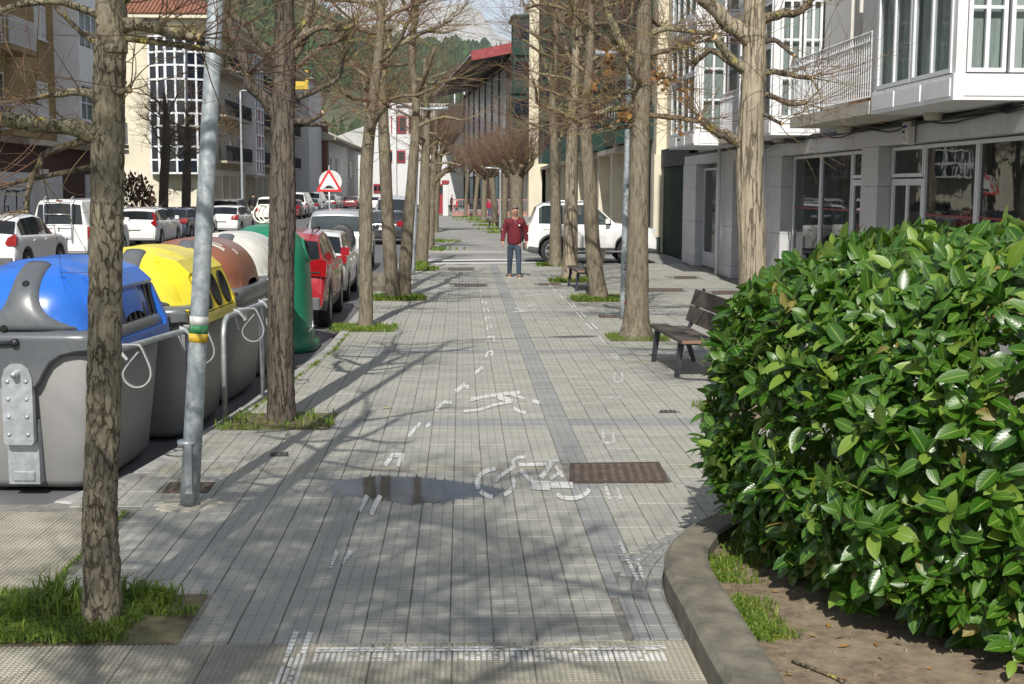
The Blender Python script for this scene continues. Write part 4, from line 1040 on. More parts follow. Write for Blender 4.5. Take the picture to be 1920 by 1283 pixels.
for j in range(len(zz)-1):
    for i in range(nb):
        a, c = arcp[i], arcp[i+1]; dd = (c-a).normalized(); n_ = Vector((dd.y, -dd.x, 0))*.01; g = MB(); v8 = []
        for h_ in (zz[j]+.05, zz[j+1]-.05): v8 += [Vector((*(a-n_).xy, h_))-B2, Vector((*(c-n_).xy, h_))-B2, Vector((*(c+n_).xy, h_))-B2, Vector((*(a+n_).xy, h_))-B2]
        g.add(v8, [(0, 3, 2, 1), (4, 5, 6, 7), (0, 1, 5, 4), (1, 2, 6, 5), (2, 3, 7, 6), (3, 0, 4, 7)]); g.build('pane', M_PANED, gb)
q = MB(); q.add([Vector((*p.xy, zz[0]-.05)) for p in arcp], [tuple(range(nb+1))]); q.add([Vector((*p.xy, zz[-1]+.05)) for p in arcp], [tuple(range(nb, -1, -1))]); p2(q, 'bay_floor', M_CREAM)
# street side: windows with balconies, two glazed strips
for y0, y1 in ((101, 105), (117, 120.5)):
    q = MB(); n = 3; z0, z1 = 3.2, 12.2
    for k in range(n+1): yy = y0+(y1-y0)*k/n; q.box((XL, yy-.07, z0), (XL+.9, yy+.07, z1))
    for k in range(10): zz_ = z0+(z1-z0)*k/9; q.box((XL, y0, zz_-.06), (XL+.92, y1, zz_+.06))
    st_ = p2(q, 'glazed_strip', M_ALU)
    for k in range(n):
        for j in range(9):
            g = MB(); g.box((XL+.80, y0+(y1-y0)*k/n+.08, z0+(z1-z0)*j/9+.07), (XL+.82, y0+(y1-y0)*(k+1)/n-.08, z0+(z1-z0)*(j+1)/9-.07))
            g.v = [tuple(Vector(v)-B2) for v in g.v]; g.build('pane', M_REDP if (j in (4, 2) and k == 1) else M_PANED, st_)
for f in range(3):
    for y in (90, 94, 97.5, 107.5, 111, 114, 123, 126.5):
        window(b2, (XL-B2.x, y-B2.y, 4.0+f*3.05), (1, 0), 1.3, 1.9, 2, 1, M_SHUT, M_PANED, .07, .05, panes=False)
    for y0, y1 in ((89, 100), (106.5, 116.2), (122, 130)):
        q = MB(); q.box((XL, y0, 3.85+f*3.05), (XL+.8, y1, 4.0+f*3.05)); p2(q, 'balcony_slab', M_STONE)
        railing(b2, Vector((XL+.75, y0, 0))-B2, Vector((XL+.75, y1, 0))-B2, 4.0+f*3.05, 1.0, M_DARKB, .22, r=.02)
q = MB(); y = 88.5
while y < 130: q.box((XL+.05, y, .2), (XL+.1, y+2.2, 3.0)); y += 3.1
each(q, 'base_panel', M_STONE, b2, B2)
q = MB(); q.box((XL+.11, 121, 1.2), (XL+.14, 126.5, 3.1)); bon = p2(q, 'shop_sign', M_WSHED)

# ---- farther left: white and brick houses, sheds
b7 = thing('house', 'white house with a yellow painted gable beyond the stone building', 'building', (-16.5, 133, 0))
MB().box((-10, 0, 0), (1.2, 12, 13.0)).build('wall', M_WSHED, b7); MB().box((-.2, -.03, 11.9), (1.22, -.001, 13.8)).build('yellow_gable', mat('yellow_paint', (.62, .44, .05), .7), b7); MB().prism([(-10, 13.0), (1.8, 13.0), (-4, 15.8)], 0, 12, 'Y').build('roof', M_STONE, b7)
for f in range(4):
    for x in (-3.4, -1.2): window(b7, (x, 0, 1.2+f*2.9), (0, -1), 1.1, 1.5, 2, 1, M_ALU, M_PANED, .08, .05, panes=False)
b8 = thing('workshop', 'long white workshop with a brick corner and sloping roof along the far street', 'building', (-16.0, 146, 0))
MB().box((-9, 0, 0), (1, 46, 7.6)).build('wall', M_WSHED, b8); MB().box((-.5, -.2, 0), (1.2, 1.6, 9.4)).build('brick_corner', mat('brown_brick', (.16, .075, .05), .85, var=.2, vs=2), b8)
q = MB(); q.prism([(-9.5, 7.0), (2.2, 7.4), (2.2, 7.7), (-4, 10.6), (-9.5, 7.6)], -.6, 46.5, 'Y'); q.build('roof', M_STONE, b8)
for k in range(6): window(b8, (1.0, 4+k*7, 3.6), (1, 0), 2.6, 2.2, 3, 2, M_ALU, M_PANED, .08, .05, panes=False)
b9 = thing('warehouse', 'low warehouse with a pale sheet roof at the end of the street', 'building', (-12, 215, 0))
MB().box((-14, 0, 0), (13, 30, 8.0)).build('wall', M_WSHED, b9); MB().prism([(-14.6, 8.0), (13.6, 8.0), (0, 13.5)], -.6, 30.6, 'Y').build('roof', mat('sheet_roof', (.42, .42, .41), .6, var=.12, vs=.4), b9)
MB().box((2, -.15, 5.6), (8.5, -.01, 7.6)).build('red_sign', M_REDP, b9)
q = MB()
for k in range(4): q.box((-12+k*6, -.1, .2), (-8.2+k*6, -.01, 4.2))
each(q, 'roller_door', M_SHUT, b9)
# ================================================================== trees
def bark_mat(name, plate, crack, scale=26, stretch=.32, moss=None, mossamt=.6, ridge=.9):
    m, nt, b, out = nodes(name)
    v = coords(nt, 'World', (1, 1, stretch)); vw = coords(nt, 'World')
    wob = tex(nt, 'ShaderNodeTexNoise', v, scale*.5, 3); 
    va = N(nt, 'ShaderNodeVectorMath', operation='MULTIPLY_ADD'); va.inputs[1].default_value = (.10, .10, .10)
    nt.links.new(wob.outputs['Color'], va.inputs[0]); nt.links.new(v, va.inputs[2])
    vo = tex(nt, 'ShaderNodeTexVoronoi', va.outputs[0], scale, feature='DISTANCE_TO_EDGE')
    n = tex(nt, 'ShaderNodeTexNoise', v, scale*1.7, 7, .7); n2 = tex(nt, 'ShaderNodeTexNoise', vw, 2.3, 5, .65); n3 = tex(nt, 'ShaderNodeTexNoise', vw, 9, 6, .7)
    h = ramp(nt, mth(nt, 'ADD', vo.outputs['Distance'], mth(nt, 'MULTIPLY_ADD', n.outputs['Fac'], .3, -.15)), .0, .05)
    c = mixc(nt, ramp(nt, n.outputs['Fac'], .32, .7), tuple(x*.72 for x in plate), tuple(x*1.4 for x in plate))
    c = mixc(nt, mth(nt, 'MULTIPLY', ramp(nt, n2.outputs['Fac'], .42, .66), .4), c, tuple(x*.55 for x in plate))
    if moss: c = mixc(nt, mth(nt, 'MULTIPLY', ramp(nt, n3.outputs['Fac'], .56, .66), mossamt), c, moss)
    n5 = tex(nt, 'ShaderNodeTexNoise', v, scale*.35, 5, .65); h = mth(nt, 'MAXIMUM', h, ramp(nt, n5.outputs['Fac'], .47, .62), clamp=True)
    c = mixc(nt, h, crack, c)
    nt.links.new(c, b.inputs['Base Color']); b.inputs['Roughness'].default_value = .9; b.inputs['Specular IOR Level'].default_value = .25
    bump(nt, b, mth(nt, 'ADD', h, mth(nt, 'MULTIPLY', n.outputs['Fac'], .9)), ridge, .012)
    return m
B_NEAR = bark_mat('bark_platy', (.25, .218, .155), (.07, .054, .038), 24, .40, (.20, .19, .06), .35, .8)
B_DARK = bark_mat('bark_dark', (.11, .092, .072), (.035, .028, .022), 22, .16, (.17, .16, .11), .3)
B_RIDGE = bark_mat('bark_ridged', (.32, .275, .20), (.11, .082, .058), 18, .08, (.20, .17, .10), .3)
B_GREY = bark_mat('bark_grey', (.185, .16, .115), (.10, .08, .058), 18, .16, (.20, .18, .10), .5, .45)
B_LIMB = bark_mat('bark_limb', (.19, .155, .11), (.05, .04, .03), 30, .5, (.42, .37, .07), .8)
B_LICH = bark_mat('bark_lichen', (.27, .24, .16), (.07, .06, .04), 30, .6, (.52, .43, .06), .95)
T_RED = mat('twig_red_brown', (.155, .085, .05), .7, var=.4, vs=9)
T_OLIVE = mat('twig_olive', (.20, .165, .075), .75, var=.4, vs=9, dirt=(.34, .29, .07), dirts=7)
T_PURP = mat('shoot_purple', (.15, .075, .065), .7, var=.4, vs=5)
M_CUT = mat('cut_wood', (.50, .36, .20), .8, var=.25, vs=30)

def lerp_path(pts, n):
    """resample (x,y,z,r) points to n, smooth"""
    P = [Vector((p[0], p[1], p[2])) for p in pts]; r = [p[3] for p in pts]; out = []
    for i in range(n):
        t = i/(n-1)*(len(P)-1); k = min(int(t), len(P)-2); u = t-k
        p0, p1, p2, p3 = P[max(k-1, 0)], P[k], P[k+1], P[min(k+2, len(P)-1)]
        q = .5*((2*p1)+(p2-p0)*u+(2*p0-5*p1+4*p2-p3)*u*u+(3*p1-p0-3*p2+p3)*u**3)
        out.append((q, r[k]+(r[k+1]-r[k])*u))
    return out
def trunk_mb(path, n, rings, amp, seed, plates=0.0):
    mb = MB(); rs = []
    for q, r in lerp_path(path, rings):
        ring = []
        for j in range(n):
            a = 2*math.pi*j/n; d = Vector((math.cos(a), math.sin(a), 0)); p = Vector((d.x*3.2*r/.1, d.y*3.2*r/.1, q.z*2.1+seed))
            k = 1+amp*noise.noise(p)+amp*.6*noise.noise(Vector((d.x*9, d.y*9, q.z*3+seed)))
            if plates:
                vv = noise.voronoi(Vector((d.x*r*26+seed, d.y*r*26, q.z*11)))[0]
                k += plates*(min(1.0, (vv[1]-vv[0])*2.6)-.7)
            k += .10*max(0, .25-q.z+path[0][2])*math.cos(a*5+seed)
            ring.append(q+d*r*k)
        rs.append(ring)
    return mb.loft(rs)
def knobby(mb, pts, r0, r1, seed, n=8, sub=3, mi=0):
    """a gnarled limb along points"""
    P = lerp_path([(p[0], p[1], p[2], 0) for p in pts], max(4, (len(pts)-1)*sub+1)); k = len(P); rad = []
    q = []
    for i, (p, _) in enumerate(P):
        t = i/(k-1); rad.append((r0+(r1-r0)*t)*(1+.22*noise.noise(Vector((i*1.7, seed, 3)))))
        q.append(p+Vector((noise.noise(Vector((i*.9, seed, 1))), noise.noise(Vector((i*.9, seed, 7))), noise.noise(Vector((i*.9, seed, 4)))))*r0*.35*min(1, i))
    rad[-1] *= 1.15
    mb.tube(q, rad, n, mi); return q
def twig(mb, p, d, L, r, rg, mi=0, depth=1, up=.35, k=6):
    pts = [p]; d = d.normalized(); cur = Vector((rg.gauss(0, .5), rg.gauss(0, .5), rg.gauss(up, .35)))
    for i in range(k):
        d = (d+cur*(.55/k)+Vector((rg.gauss(0, .09), rg.gauss(0, .09), rg.gauss(0, .07)))).normalized()
        pts.append(pts[-1]+d*L/k)
    mb.tube(pts, [r*(1-.72*i/k) for i in range(k+1)], 3, mi, caps=False)
    if depth:
        for _ in range(rg.randint(2, 4)):
            i = rg.randint(1, k-1); dd = (pts[i+1]-pts[i]).normalized()+Vector((rg.gauss(0, .7), rg.gauss(0, .7), rg.gauss(.1, .5)))
            twig(mb, pts[i], dd, L*rg.uniform(.22, .5), r*.6, rg, mi, depth-1, up, 4)
    return pts
def px_path(px, Y, dy=0.0):
    """(px, py, width_px) along a trunk standing at distance Y"""
    out = []
    for i, q in enumerate(px):
        p = A(q[0], q[1], Y+dy*i); out.append((p.x, p.y, p.z, q[2]/2*Y/FPX if len(q) > 2 else 0))
    return out
def tree(name, label, group, Y, trunk, bark, limbs=(), auto=None, seed=1, nseg=18, rings=50, amp=.10, plates=0.0, twigmat=None, ntw=14, top=5.6, topr=.05, tl=(.6, 1.35), limbmat=None, tw_r=.0062, up=.35):
    ntw = int(ntw*1.75); tw_r *= 1.0 if Y < 15 else (1.25 if Y < 40 else 2.0)
    rg = random.Random(seed); base = G(trunk[0][0], trunk[0][1]) if trunk[0][1] else None
    path = px_path(trunk, base.y); path[0] = (base.x, base.y, -.03, path[0][3])
    lx, ly, lz, lr = path[-1]
    if lz < top: path.append((lx+rg.gauss(0, .06), ly+rg.gauss(0, .06), top, topr))
    bx, by = base.x, base.y
    t = thing(name, label, 'tree', (bx, by, 0), 0, group)
    loc = lambda p: Vector((p[0]-bx, p[1]-by, p[2]))
    lp = [(p[0]-bx, p[1]-by, p[2], p[3]) for p in path]
    trunk_mb(lp, nseg, rings, amp, seed*3.7, plates).build('trunk', bark, t)
    def at(z):
        for a, b in zip(lp, lp[1:]):
            if a[2] <= z <= b[2]:
                u = (z-a[2])/(b[2]-a[2]); return Vector((a[0]+(b[0]-a[0])*u, a[1]+(b[1]-a[1])*u, z)), a[3]+(b[3]-a[3])*u
        return Vector(lp[-1][:3]), lp[-1][3]
    tb = MB(); lm = limbmat or B_LIMB
    def sprout(q, n, L, spread):
        for _ in range(n):
            i = rg.randint(max(1, len(q)//3), len(q)-1) if rg.random() < .55 else len(q)-1
            out = (q[-1]-q[0]).normalized(); d = out*spread+Vector((rg.gauss(0, .75), rg.gauss(0, .75), rg.gauss(.22, .5)))
            twig(tb, q[i], d, rg.uniform(*L), tw_r*rg.uniform(.6, 1.15), rg, 0 if rg.random() < .7 else 1, 1, up)
    for lim in limbs:
        pts, r0, r1 = lim[0], lim[1]*base.y/FPX, lim[2]*base.y/FPX; dyy = lim[3] if len(lim) > 3 else 0
        q = []
        for i, (x, y) in enumerate(pts): q.append(loc(A(x, y, base.y+dyy*i)))
        c, rr = at(q[0].z); q[0] = c+(q[1]-c).normalized()*rr*.3
        mb = MB(); q = knobby(mb, q, r0, r1, seed+len(q)+r0*50, 9); 
        e = q[-1]; d = (q[-1]-q[-2]).normalized()
        mb.tube([e-d*.002, e+d*.012], [r1*1.0, r1*.92], 9, 1)
        mb.build('limb', [lim[4] if len(lim) > 4 else lm, M_CUT], t)
        sprout(q, int(lim[5]*1.8) if len(lim) > 5 else ntw, tl, .9)
    if auto:
        z0, z1, num, Lr = auto; num = int(num*1.25); ph = rg.random()*6
        for k in range(num):
            z = z0+(z1-z0)*(k+rg.random()*.6)/num; c, r = at(z); a = ph+k*2.4+rg.gauss(0, .4); L = rg.uniform(*Lr)
            el = rg.uniform(.05, .75); d = Vector((math.cos(a)*math.cos(el), math.sin(a)*math.cos(el), math.sin(el)))
            pts = [c]
            for s in range(3):
                d = (d+Vector((rg.gauss(0, .22), rg.gauss(0, .22), rg.gauss(.06, .22)))).normalized(); pts.append(pts[-1]+d*L/3)
            r0 = min(r*.6, rg.uniform(.03, .055)); mb = MB(); q = knobby(mb, pts, r0, r0*.62, seed*5+k, 7)
            mb.build('limb', [lm if k % 3 else B_LICH, M_CUT], t)
            sprout(q, ntw, tl, .8)
    for _ in range(ntw*2):
        z = rg.uniform(lp[-1][2]*.75, lp[-1][2]); c, r = at(z); a = rg.random()*6.28
        twig(tb, c, Vector((math.cos(a), math.sin(a), .9)), rg.uniform(*tl), tw_r, rg, 0, 1, up)
    for _ in range(ntw):
        z = rg.uniform(auto[0]*.8 if auto else 2.2, lp[-1][2]); c, r = at(z); a = rg.random()*6.28
        twig(tb, c+Vector((math.cos(a), math.sin(a), 0))*r*.8, Vector((math.cos(a), math.sin(a), .4)), rg.uniform(.3, .9), tw_r*.8, rg, 1, 1, up)
    stuff(tb.build('twigs', list(twigmat or (T_RED, T_OLIVE)), t))
    return t, base

LROW, RROW = 'bare street trees in the left row by the kerb', 'bare street trees in the right row of the path'
tree('plane_tree', 'bare tree with plated bark in the foreground, rising from the grassy corner pit', LROW, 6.76,
     [(190, 1168, 80), (190, 1080, 70), (187, 980, 66), (192, 820, 63), (197, 640, 62), (200, 450, 61), (203, 250, 61), (206, 100, 58), (208, 0, 56)], B_NEAR,
     [([(200, 268), (150, 242), (95, 236), (45, 230), (2, 222)], 17, 13, -.02, B_LICH, 16), ([(112, 250), (92, 285), (75, 305), (55, 350), (50, 395)], 8, 4, -.02, B_LIMB, 7), ([(75, 305), (40, 340), (5, 352), (-40, 362)], 5, 3, .02, B_LIMB, 5),
      ([(205, 48), (275, 47), (325, 62), (372, 70)], 15, 8, -.05, B_LICH, 14), ([(372, 70), (402, 95), (430, 130), (462, 140)], 6, 3, -.05, B_LICH, 8), ([(200, 190), (150, 172), (100, 178), (55, 185)], 9, 4, .08, B_LICH, 12),
      ([(205, 25), (225, 5), (250, -25)], 14, 9, 0, B_LIMB, 8), ([(203, 95), (150, 60), (95, 0), (70, -40)], 5, 4, .05, B_LIMB, 8), ([(205, 180), (238, 170), (242, 168)], 7, 4, -.1, B_LICH, 4), ([(205, 40), (120, 5), (30, 10), (-30, 45)], 7, 5, -.12, B_LICH, 8)],
     auto=(3.5, 5.4, 8, (.7, 1.5)), seed=3, nseg=72, rings=320, amp=.06, plates=.07, ntw=10, tl=(.35, .95), tw_r=.0042)
tree('plane_tree', 'bare dark-barked tree between the brown container and the pavement, second of the left row', LROW, 12.6,
     [(527, 790, 60), (527, 750, 52), (526, 660, 50), (527, 520, 48), (530, 400, 50), (530, 280, 44), (531, 180, 42), (534, 90, 40), (532, 0, 36)], B_DARK,
     [([(520, 235), (495, 185), (470, 160), (462, 125), (440, 75), (425, 25), (420, -40)], 12, 8, -.05, B_DARK, 14), ([(522, 120), (495, 90), (465, 50), (430, 20), (418, -25)], 9, 6, .1, B_DARK, 12),
      ([(540, 130), (556, 95), (572, 62), (580, 15), (590, -30)], 11, 8, .03, B_LIMB, 12), ([(540, 225), (575, 228), (606, 212)], 7, 4, -.05, B_DARK, 5), ([(540, 238), (585, 232), (612, 238)], 6, 4, .1, B_DARK, 5),
      ([(545, 195), (590, 170), (630, 150), (640, 120)], 6, 4, .08, B_DARK, 12), ([(545, 100), (590, 55), (640, 55), (665, 45)], 6, 3.5, -.05, B_LIMB, 12), ([(540, 150), (600, 90), (650, 72)], 5, 3, .1, B_LIMB, 10)],
     auto=(4.2, 5.8, 8, (.7, 1.4)), seed=5, nseg=48, rings=140, amp=.06, plates=.06, ntw=9, tl=(.45, 1.1), tw_r=.0048)
tree('plane_tree', 'bare slender tree beside the red car, growing from a grass tuft', LROW, 21, [(684, 614, 32), (686, 590, 26), (685, 500, 25), (686, 400, 25), (688, 300, 24), (698, 200, 20), (710, 100, 17), (714, 0, 14)], B_GREY,
     auto=(3.1, 6.2, 12, (.7, 1.6)), seed=11, ntw=12, top=6.4, limbmat=B_LIMB)
tree('plane_tree', 'bare tree, left stem of the pair rising from one grassy pit', LROW, 26.5, [(736, 561, 30), (735, 530, 26), (728, 430, 24), (722, 300, 22), (716, 150, 18), (715, 0, 14)], B_GREY, auto=(3.6, 7.2, 10, (.6, 1.4)), seed=13, ntw=9, top=7.4, limbmat=B_LIMB)
tree('plane_tree', 'bare leaning tree, right stem of the pair rising from one grassy pit', LROW, 26.7, [(757, 559, 30), (758, 530, 25), (765, 430, 22), (775, 300, 18), (780, 200, 15), (772, 110, 14), (778, 0, 12)], B_GREY, auto=(3.4, 7, 10, (.6, 1.3)), seed=17, ntw=9, top=7.3, limbmat=B_LIMB)
tree('plane_tree', 'bare tree just behind the lamp post of the left row, at the side street', LROW, 38, [(789, 498, 27), (793, 440, 24), (796, 380, 22), (797, 310, 18), (800, 230, 13)], B_GREY, auto=(3.0, 5.4, 11, (.5, 1.15)), seed=19, ntw=8, tl=(.4, .95), top=5.9, limbmat=B_LIMB)
tree('plane_tree', 'bare tree with a long arching limb beyond the side street', LROW, 48, [(804, 468, 22), (806, 420, 19), (808, 360, 17), (812, 330, 15)], B_GREY, [([(810, 345), (830, 325), (850, 312)], 6, 4, 0, B_LIMB, 14)], auto=(2.6, 4.2, 9, (.6, 1.3)), seed=23, ntw=8, tl=(.4, 1.0), top=4.7, twigmat=(T_PURP, T_OLIVE), limbmat=B_LIMB)
tree('plane_tree', 'bare tree with pale ridged bark between the near bench and the round hedge', RROW, 13, [(1416, 800, 66), (1415, 740, 58), (1414, 600, 54), (1410, 450, 53), (1405, 300, 50), (1411, 180, 46), (1415, 90, 43), (1415, 0, 40)], B_RIDGE,
     [([(1410, 80), (1375, 50), (1345, 25), (1312, -15)], 17, 13, -.05, B_RIDGE, 12), ([(1405, 140), (1372, 112), (1355, 90), (1340, 72)], 9, 7, -.05, B_LICH, 9), ([(1405, 150), (1360, 110), (1330, 95), (1300, 120)], 7, 5, .08, B_LIMB, 12),
      ([(1400, 285), (1370, 258), (1340, 245), (1312, 222)], 12, 8, -.04, B_LIMB, 14), ([(1412, 150), (1440, 135), (1480, 140), (1520, 147)], 7, 4, .03, B_LIMB, 12), ([(1415, 45), (1455, 28), (1500, 20), (1525, -5)], 10, 6, -.05, B_LIMB, 12),
      ([(1412, 175), (1445, 180), (1480, 195), (1510, 192)], 6, 4, .03, B_LIMB, 10), ([(1412, 85), (1450, 75), (1472, 90), (1488, 104)], 6, 3, -.08, B_DARK, 4), ([(1410, 210), (1440, 218), (1465, 232)], 5, 3, -.08, B_DARK, 4)],
     auto=(4.3, 5.8, 7, (.8, 1.5)), seed=29, nseg=48, rings=130, amp=.06, plates=.05, ntw=12, tl=(.5, 1.2), tw_r=.0048)
tr2, btr2 = tree('plane_tree', 'bare thick grey tree with a few dead leaves, by the rust-flecked lamp post', RROW, 19.9, [(1192, 634, 74), (1193, 605, 52), (1194, 560, 45), (1196, 450, 39), (1199, 300, 37), (1204, 150, 33), (1208, 0, 29)], B_GREY,
     [([(1200, 110), (1172, 90), (1152, 52), (1138, 15), (1130, -30)], 9, 7, -.06, B_LICH, 12), ([(1200, 175), (1175, 172), (1160, 182)], 6, 4.5, -.1, B_LICH, 8), ([(1198, 200), (1155, 203), (1120, 214)], 7, 5, -.06, B_LICH, 10),
      ([(1204, 105), (1250, 95), (1300, 84)], 6, 4, .05, B_LIMB, 14), ([(1200, 215), (1255, 220), (1310, 228)], 6, 4, -.05, B_LIMB, 14), ([(1200, 235), (1150, 240), (1125, 230)], 5, 3, .1, B_LIMB, 10)],
     auto=(3.6, 6.6, 9, (.8, 1.6)), seed=31, nseg=28, rings=80, amp=.07, ntw=13, top=7.2)
tree('plane_tree', 'bare leaning tree beside the second bench, with bright weeds round its foot', RROW, 26.6, [(1124, 562, 44), (1120, 535, 33), (1112, 470, 29), (1105, 350, 26), (1098, 240, 22), (1105, 120, 16), (1110, 0, 13)], B_GREY, auto=(3.4, 7, 13, (.8, 1.7)), seed=37, ntw=14, top=7.4, nseg=20)
tree('plane_tree', 'bare rough-barked tree behind the second bench', RROW, 32, [(1070, 527, 40), (1069, 500, 30), (1070, 430, 26), (1072, 300, 22), (1075, 200, 18), (1080, 100, 14)], B_RIDGE, auto=(3.4, 7, 13, (.8, 1.8)), seed=41, ntw=14, top=7.6)
tree('plane_tree', 'bare tree in front of the rear wheel of the white off-roader', RROW, 38, [(1041, 499, 32), (1041, 480, 24), (1042, 400, 20), (1040, 300, 17), (1036, 200, 14), (1040, 100, 12)], B_GREY, auto=(3.4, 7.6, 13, (.8, 1.9)), seed=43, ntw=14, top=8.2)
# pollarded trees with upright shoots farther up the path
def pollard(px, py, wpx, label, seed, group, ctr=3.0, n=150, L=(1.1, 2.3), mats=(T_PURP, T_OLIVE)):
    rg = random.Random(seed); b = G(px, py); s = b.y/FPX; r = wpx/2*s
    t = thing('pollard_tree', label, 'tree', (b.x, b.y, 0), 0, group)
    lean = rg.gauss(0, .15)
    trunk_mb([(0, 0, -.05, r*1.3), (0, 0, .4, r), (lean*.5, 0, ctr*.6, r*.9), (lean, 0, ctr, r*1.1)], 12, 18, .12, seed).build('trunk', B_GREY, t)
    tb = MB(); c = Vector((lean, 0, ctr)); nl = 7
    for k in range(nl):
        a = 6.28*k/nl+rg.random()*.6; q = [c+Vector((0, 0, -.25))]; d = Vector((math.cos(a), math.sin(a), .35))
        for _ in range(3): d = (d+Vector((rg.gauss(0, .15), rg.gauss(0, .15), .28))).normalized(); q.append(q[-1]+d*rg.uniform(.28, .45))
        mb = MB(); q = knobby(mb, q, r*.5, r*.34, seed+k, 6, 2); mb.build('limb', B_LIMB, t)
        for _ in range(n//nl):
            i = rg.randint(1, len(q)-1); twig(tb, q[i], Vector((rg.gauss(math.cos(a)*.4, .35), rg.gauss(math.sin(a)*.4, .35), 1)), rg.uniform(*L), .013, rg, 0 if rg.random() < .65 else 1, 1, .6)
    stuff(tb.build('shoots', list(mats), t)); return t
PG = 'pollarded trees with red-brown shoots far up the path'
for k, (px, py, w, lab) in enumerate([(968, 432, 26, 'pollarded tree with a thick trunk just behind the walking man'), (946, 425, 12, 'thin pollarded tree left of the thick trunk behind the walking man'), (928, 420, 12, 'pollarded tree beside the far bench'),
        (907, 414, 11, 'pollarded tree left of the far bench, before the school fence'), (890, 408, 8, 'thin pollarded tree in the middle of the school fence'), (873, 406, 7, 'slanting thin tree by the running child in red'), (814, 436, 17, 'pollarded tree at the far end of the left row, before the school gate')]):
    pollard(px, py, w, lab, 51+k, PG, ctr=4.0 if k == 6 else 3.1 if k < 4 else 3.6, n=260 if k < 4 or k == 6 else 150, L=(1.4, 2.9))
# tree behind the photographer whose branches shade the foreground paving
def shade_tree(x, y, seed, label):
    rg = random.Random(seed); t = thing('plane_tree', label, 'tree', (x, y, 0), 0, LROW)
    trunk_mb([(0, 0, -.03, .16), (0, 0, .4, .13), (.03, 0, 2.5, .12), (0, .05, 4.5, .11), (.05, 0, 7.5, .05)], 16, 40, .06, seed).build('trunk', B_NEAR, t)
    tb = MB()
    for k in range(16):
        z = 3.4+4.0*k/16; a = k*2.4+rg.random(); d = Vector((math.cos(a), math.sin(a), rg.uniform(.1, .7))); q = [Vector((0, 0, z))]
        for _ in range(4): d = (d+Vector((rg.gauss(0, .25), rg.gauss(0, .25), rg.gauss(.05, .2)))).normalized(); q.append(q[-1]+d*rg.uniform(.35, .6))
        mb = MB(); q = knobby(mb, q, .045, .022, seed+k, 7); mb.build('limb', B_LIMB, t)
        for _ in range(70): twig(tb, q[rg.randint(1, len(q)-1)], Vector((rg.gauss(0, 1), rg.gauss(0, 1), rg.gauss(.3, .6))), rg.uniform(.6, 1.5), .010, rg, 0, 1)
    stuff(tb.build('twigs', [T_RED], t))
shade_tree(-1.75, .9, 61, 'bare plane tree at the near end of the left row, behind the viewpoint')
shade_tree(-1.2, -4.6, 67, 'bare plane tree farther back in the left row, well behind the viewpoint')
# dead leaves still hanging in the trees of the right row
M_DEAD = mat('dead_leaf', (.22, .105, .035), .8, var=.5, vs=15, dirt=(.33, .25, .05), dirts=10)
def dead_leaves(parent, b, spots, seed):
    rg = random.Random(seed); mb = MB()
    for px, py, n, sp in spots:
        for _ in range(n):
            p = A(px+rg.gauss(0, sp), py+rg.gauss(0, sp), b.y+rg.gauss(0, .25)); p = Vector((p.x-b.x, p.y-b.y, p.z)); s = rg.uniform(.05, .11)
            M = Matrix.Translation(p) @ Matrix.Rotation(rg.uniform(0, 6.3), 4, 'Z') @ Matrix.Rotation(rg.gauss(1.2, .5), 4, 'X')
            pts = [(0, 0, 0), (.35, .25, .12), (.5, .6, .05), (.18, .62, .2), (0, 1, .1), (-.18, .62, .2), (-.5, .6, .05), (-.35, .25, .12)]
            mb.add([M @ (Vector(q)*s) for q in pts], [(0, 1, 2, 3), (0, 3, 4, 5), (0, 5, 6, 7)])
    return stuff(mb.build('dead_leaves', M_DEAD, parent))
dead_leaves(tr2, btr2, [(1172, 222, 55, 7), (1245, 150, 24, 16), (1260, 165, 14, 10), (1285, 185, 14, 12), (1140, 110, 12, 6), (1300, 90, 14, 14), (1120, 165, 10, 10), (1150, 130, 10, 10), (1270, 240, 9, 10)], 3)

# grass and weeds in the tree pits
M_GRASS = None
def grass_mat(name, c0, c1, dry):
    m, nt, b, out = nodes(name); g = N(nt, 'ShaderNodeNewGeometry'); v = coords(nt, 'World')
    n = tex(nt, 'ShaderNodeTexNoise', v, 6, 4)
    c = mixc(nt, g.outputs['Random Per Island'], c0, c1); c = mixc(nt, ramp(nt, n.outputs['Fac'], .55, .75), c, dry)
    nt.links.new(c, b.inputs['Base Color']); b.inputs['Roughness'].default_value = .55
    tl_ = N(nt, 'ShaderNodeBsdfTranslucent'); nt.links.new(c, tl_.inputs[0]); mx = N(nt, 'ShaderNodeMixShader'); mx.inputs[0].default_value = .3
    nt.links.new(b.outputs[0], mx.inputs[1]); nt.links.new(tl_.outputs[0], mx.inputs[2]); nt.links.new(mx.outputs[0], out.inputs[0]); return m
M_GRASS = grass_mat('grass_blades', (.085, .165, .018), (.20, .285, .035), (.27, .27, .07))
M_WEED = grass_mat('weed_leaves', (.06, .15, .02), (.13, .24, .03), (.16, .22, .05))
def blades(mb, rg, x, y, n, spread, h, lean=.5, w=.006, z=0.0):
    for _ in range(n):
        a = rg.random()*6.28; rr = abs(rg.gauss(0, spread)); bx, by = x+math.cos(a)*rr, y+math.sin(a)*rr; H_ = h*rg.uniform(.4, 1.2)
        d = Vector((rg.gauss(0, lean), rg.gauss(0, lean), 0))*H_; s = Vector((math.cos(a*3.1), math.sin(a*3.1), 0))*w
        p0 = Vector((bx, by, z)); p1 = p0+d*.25+Vector((0, 0, H_*.6)); p2 = p0+d+Vector((0, 0, H_*(1-.35*min(1, d.length/H_))))
        mb.add([p0-s, p0+s, p1+s*.8, p1-s*.8, p2], [(0, 1, 2, 3), (3, 2, 4)])
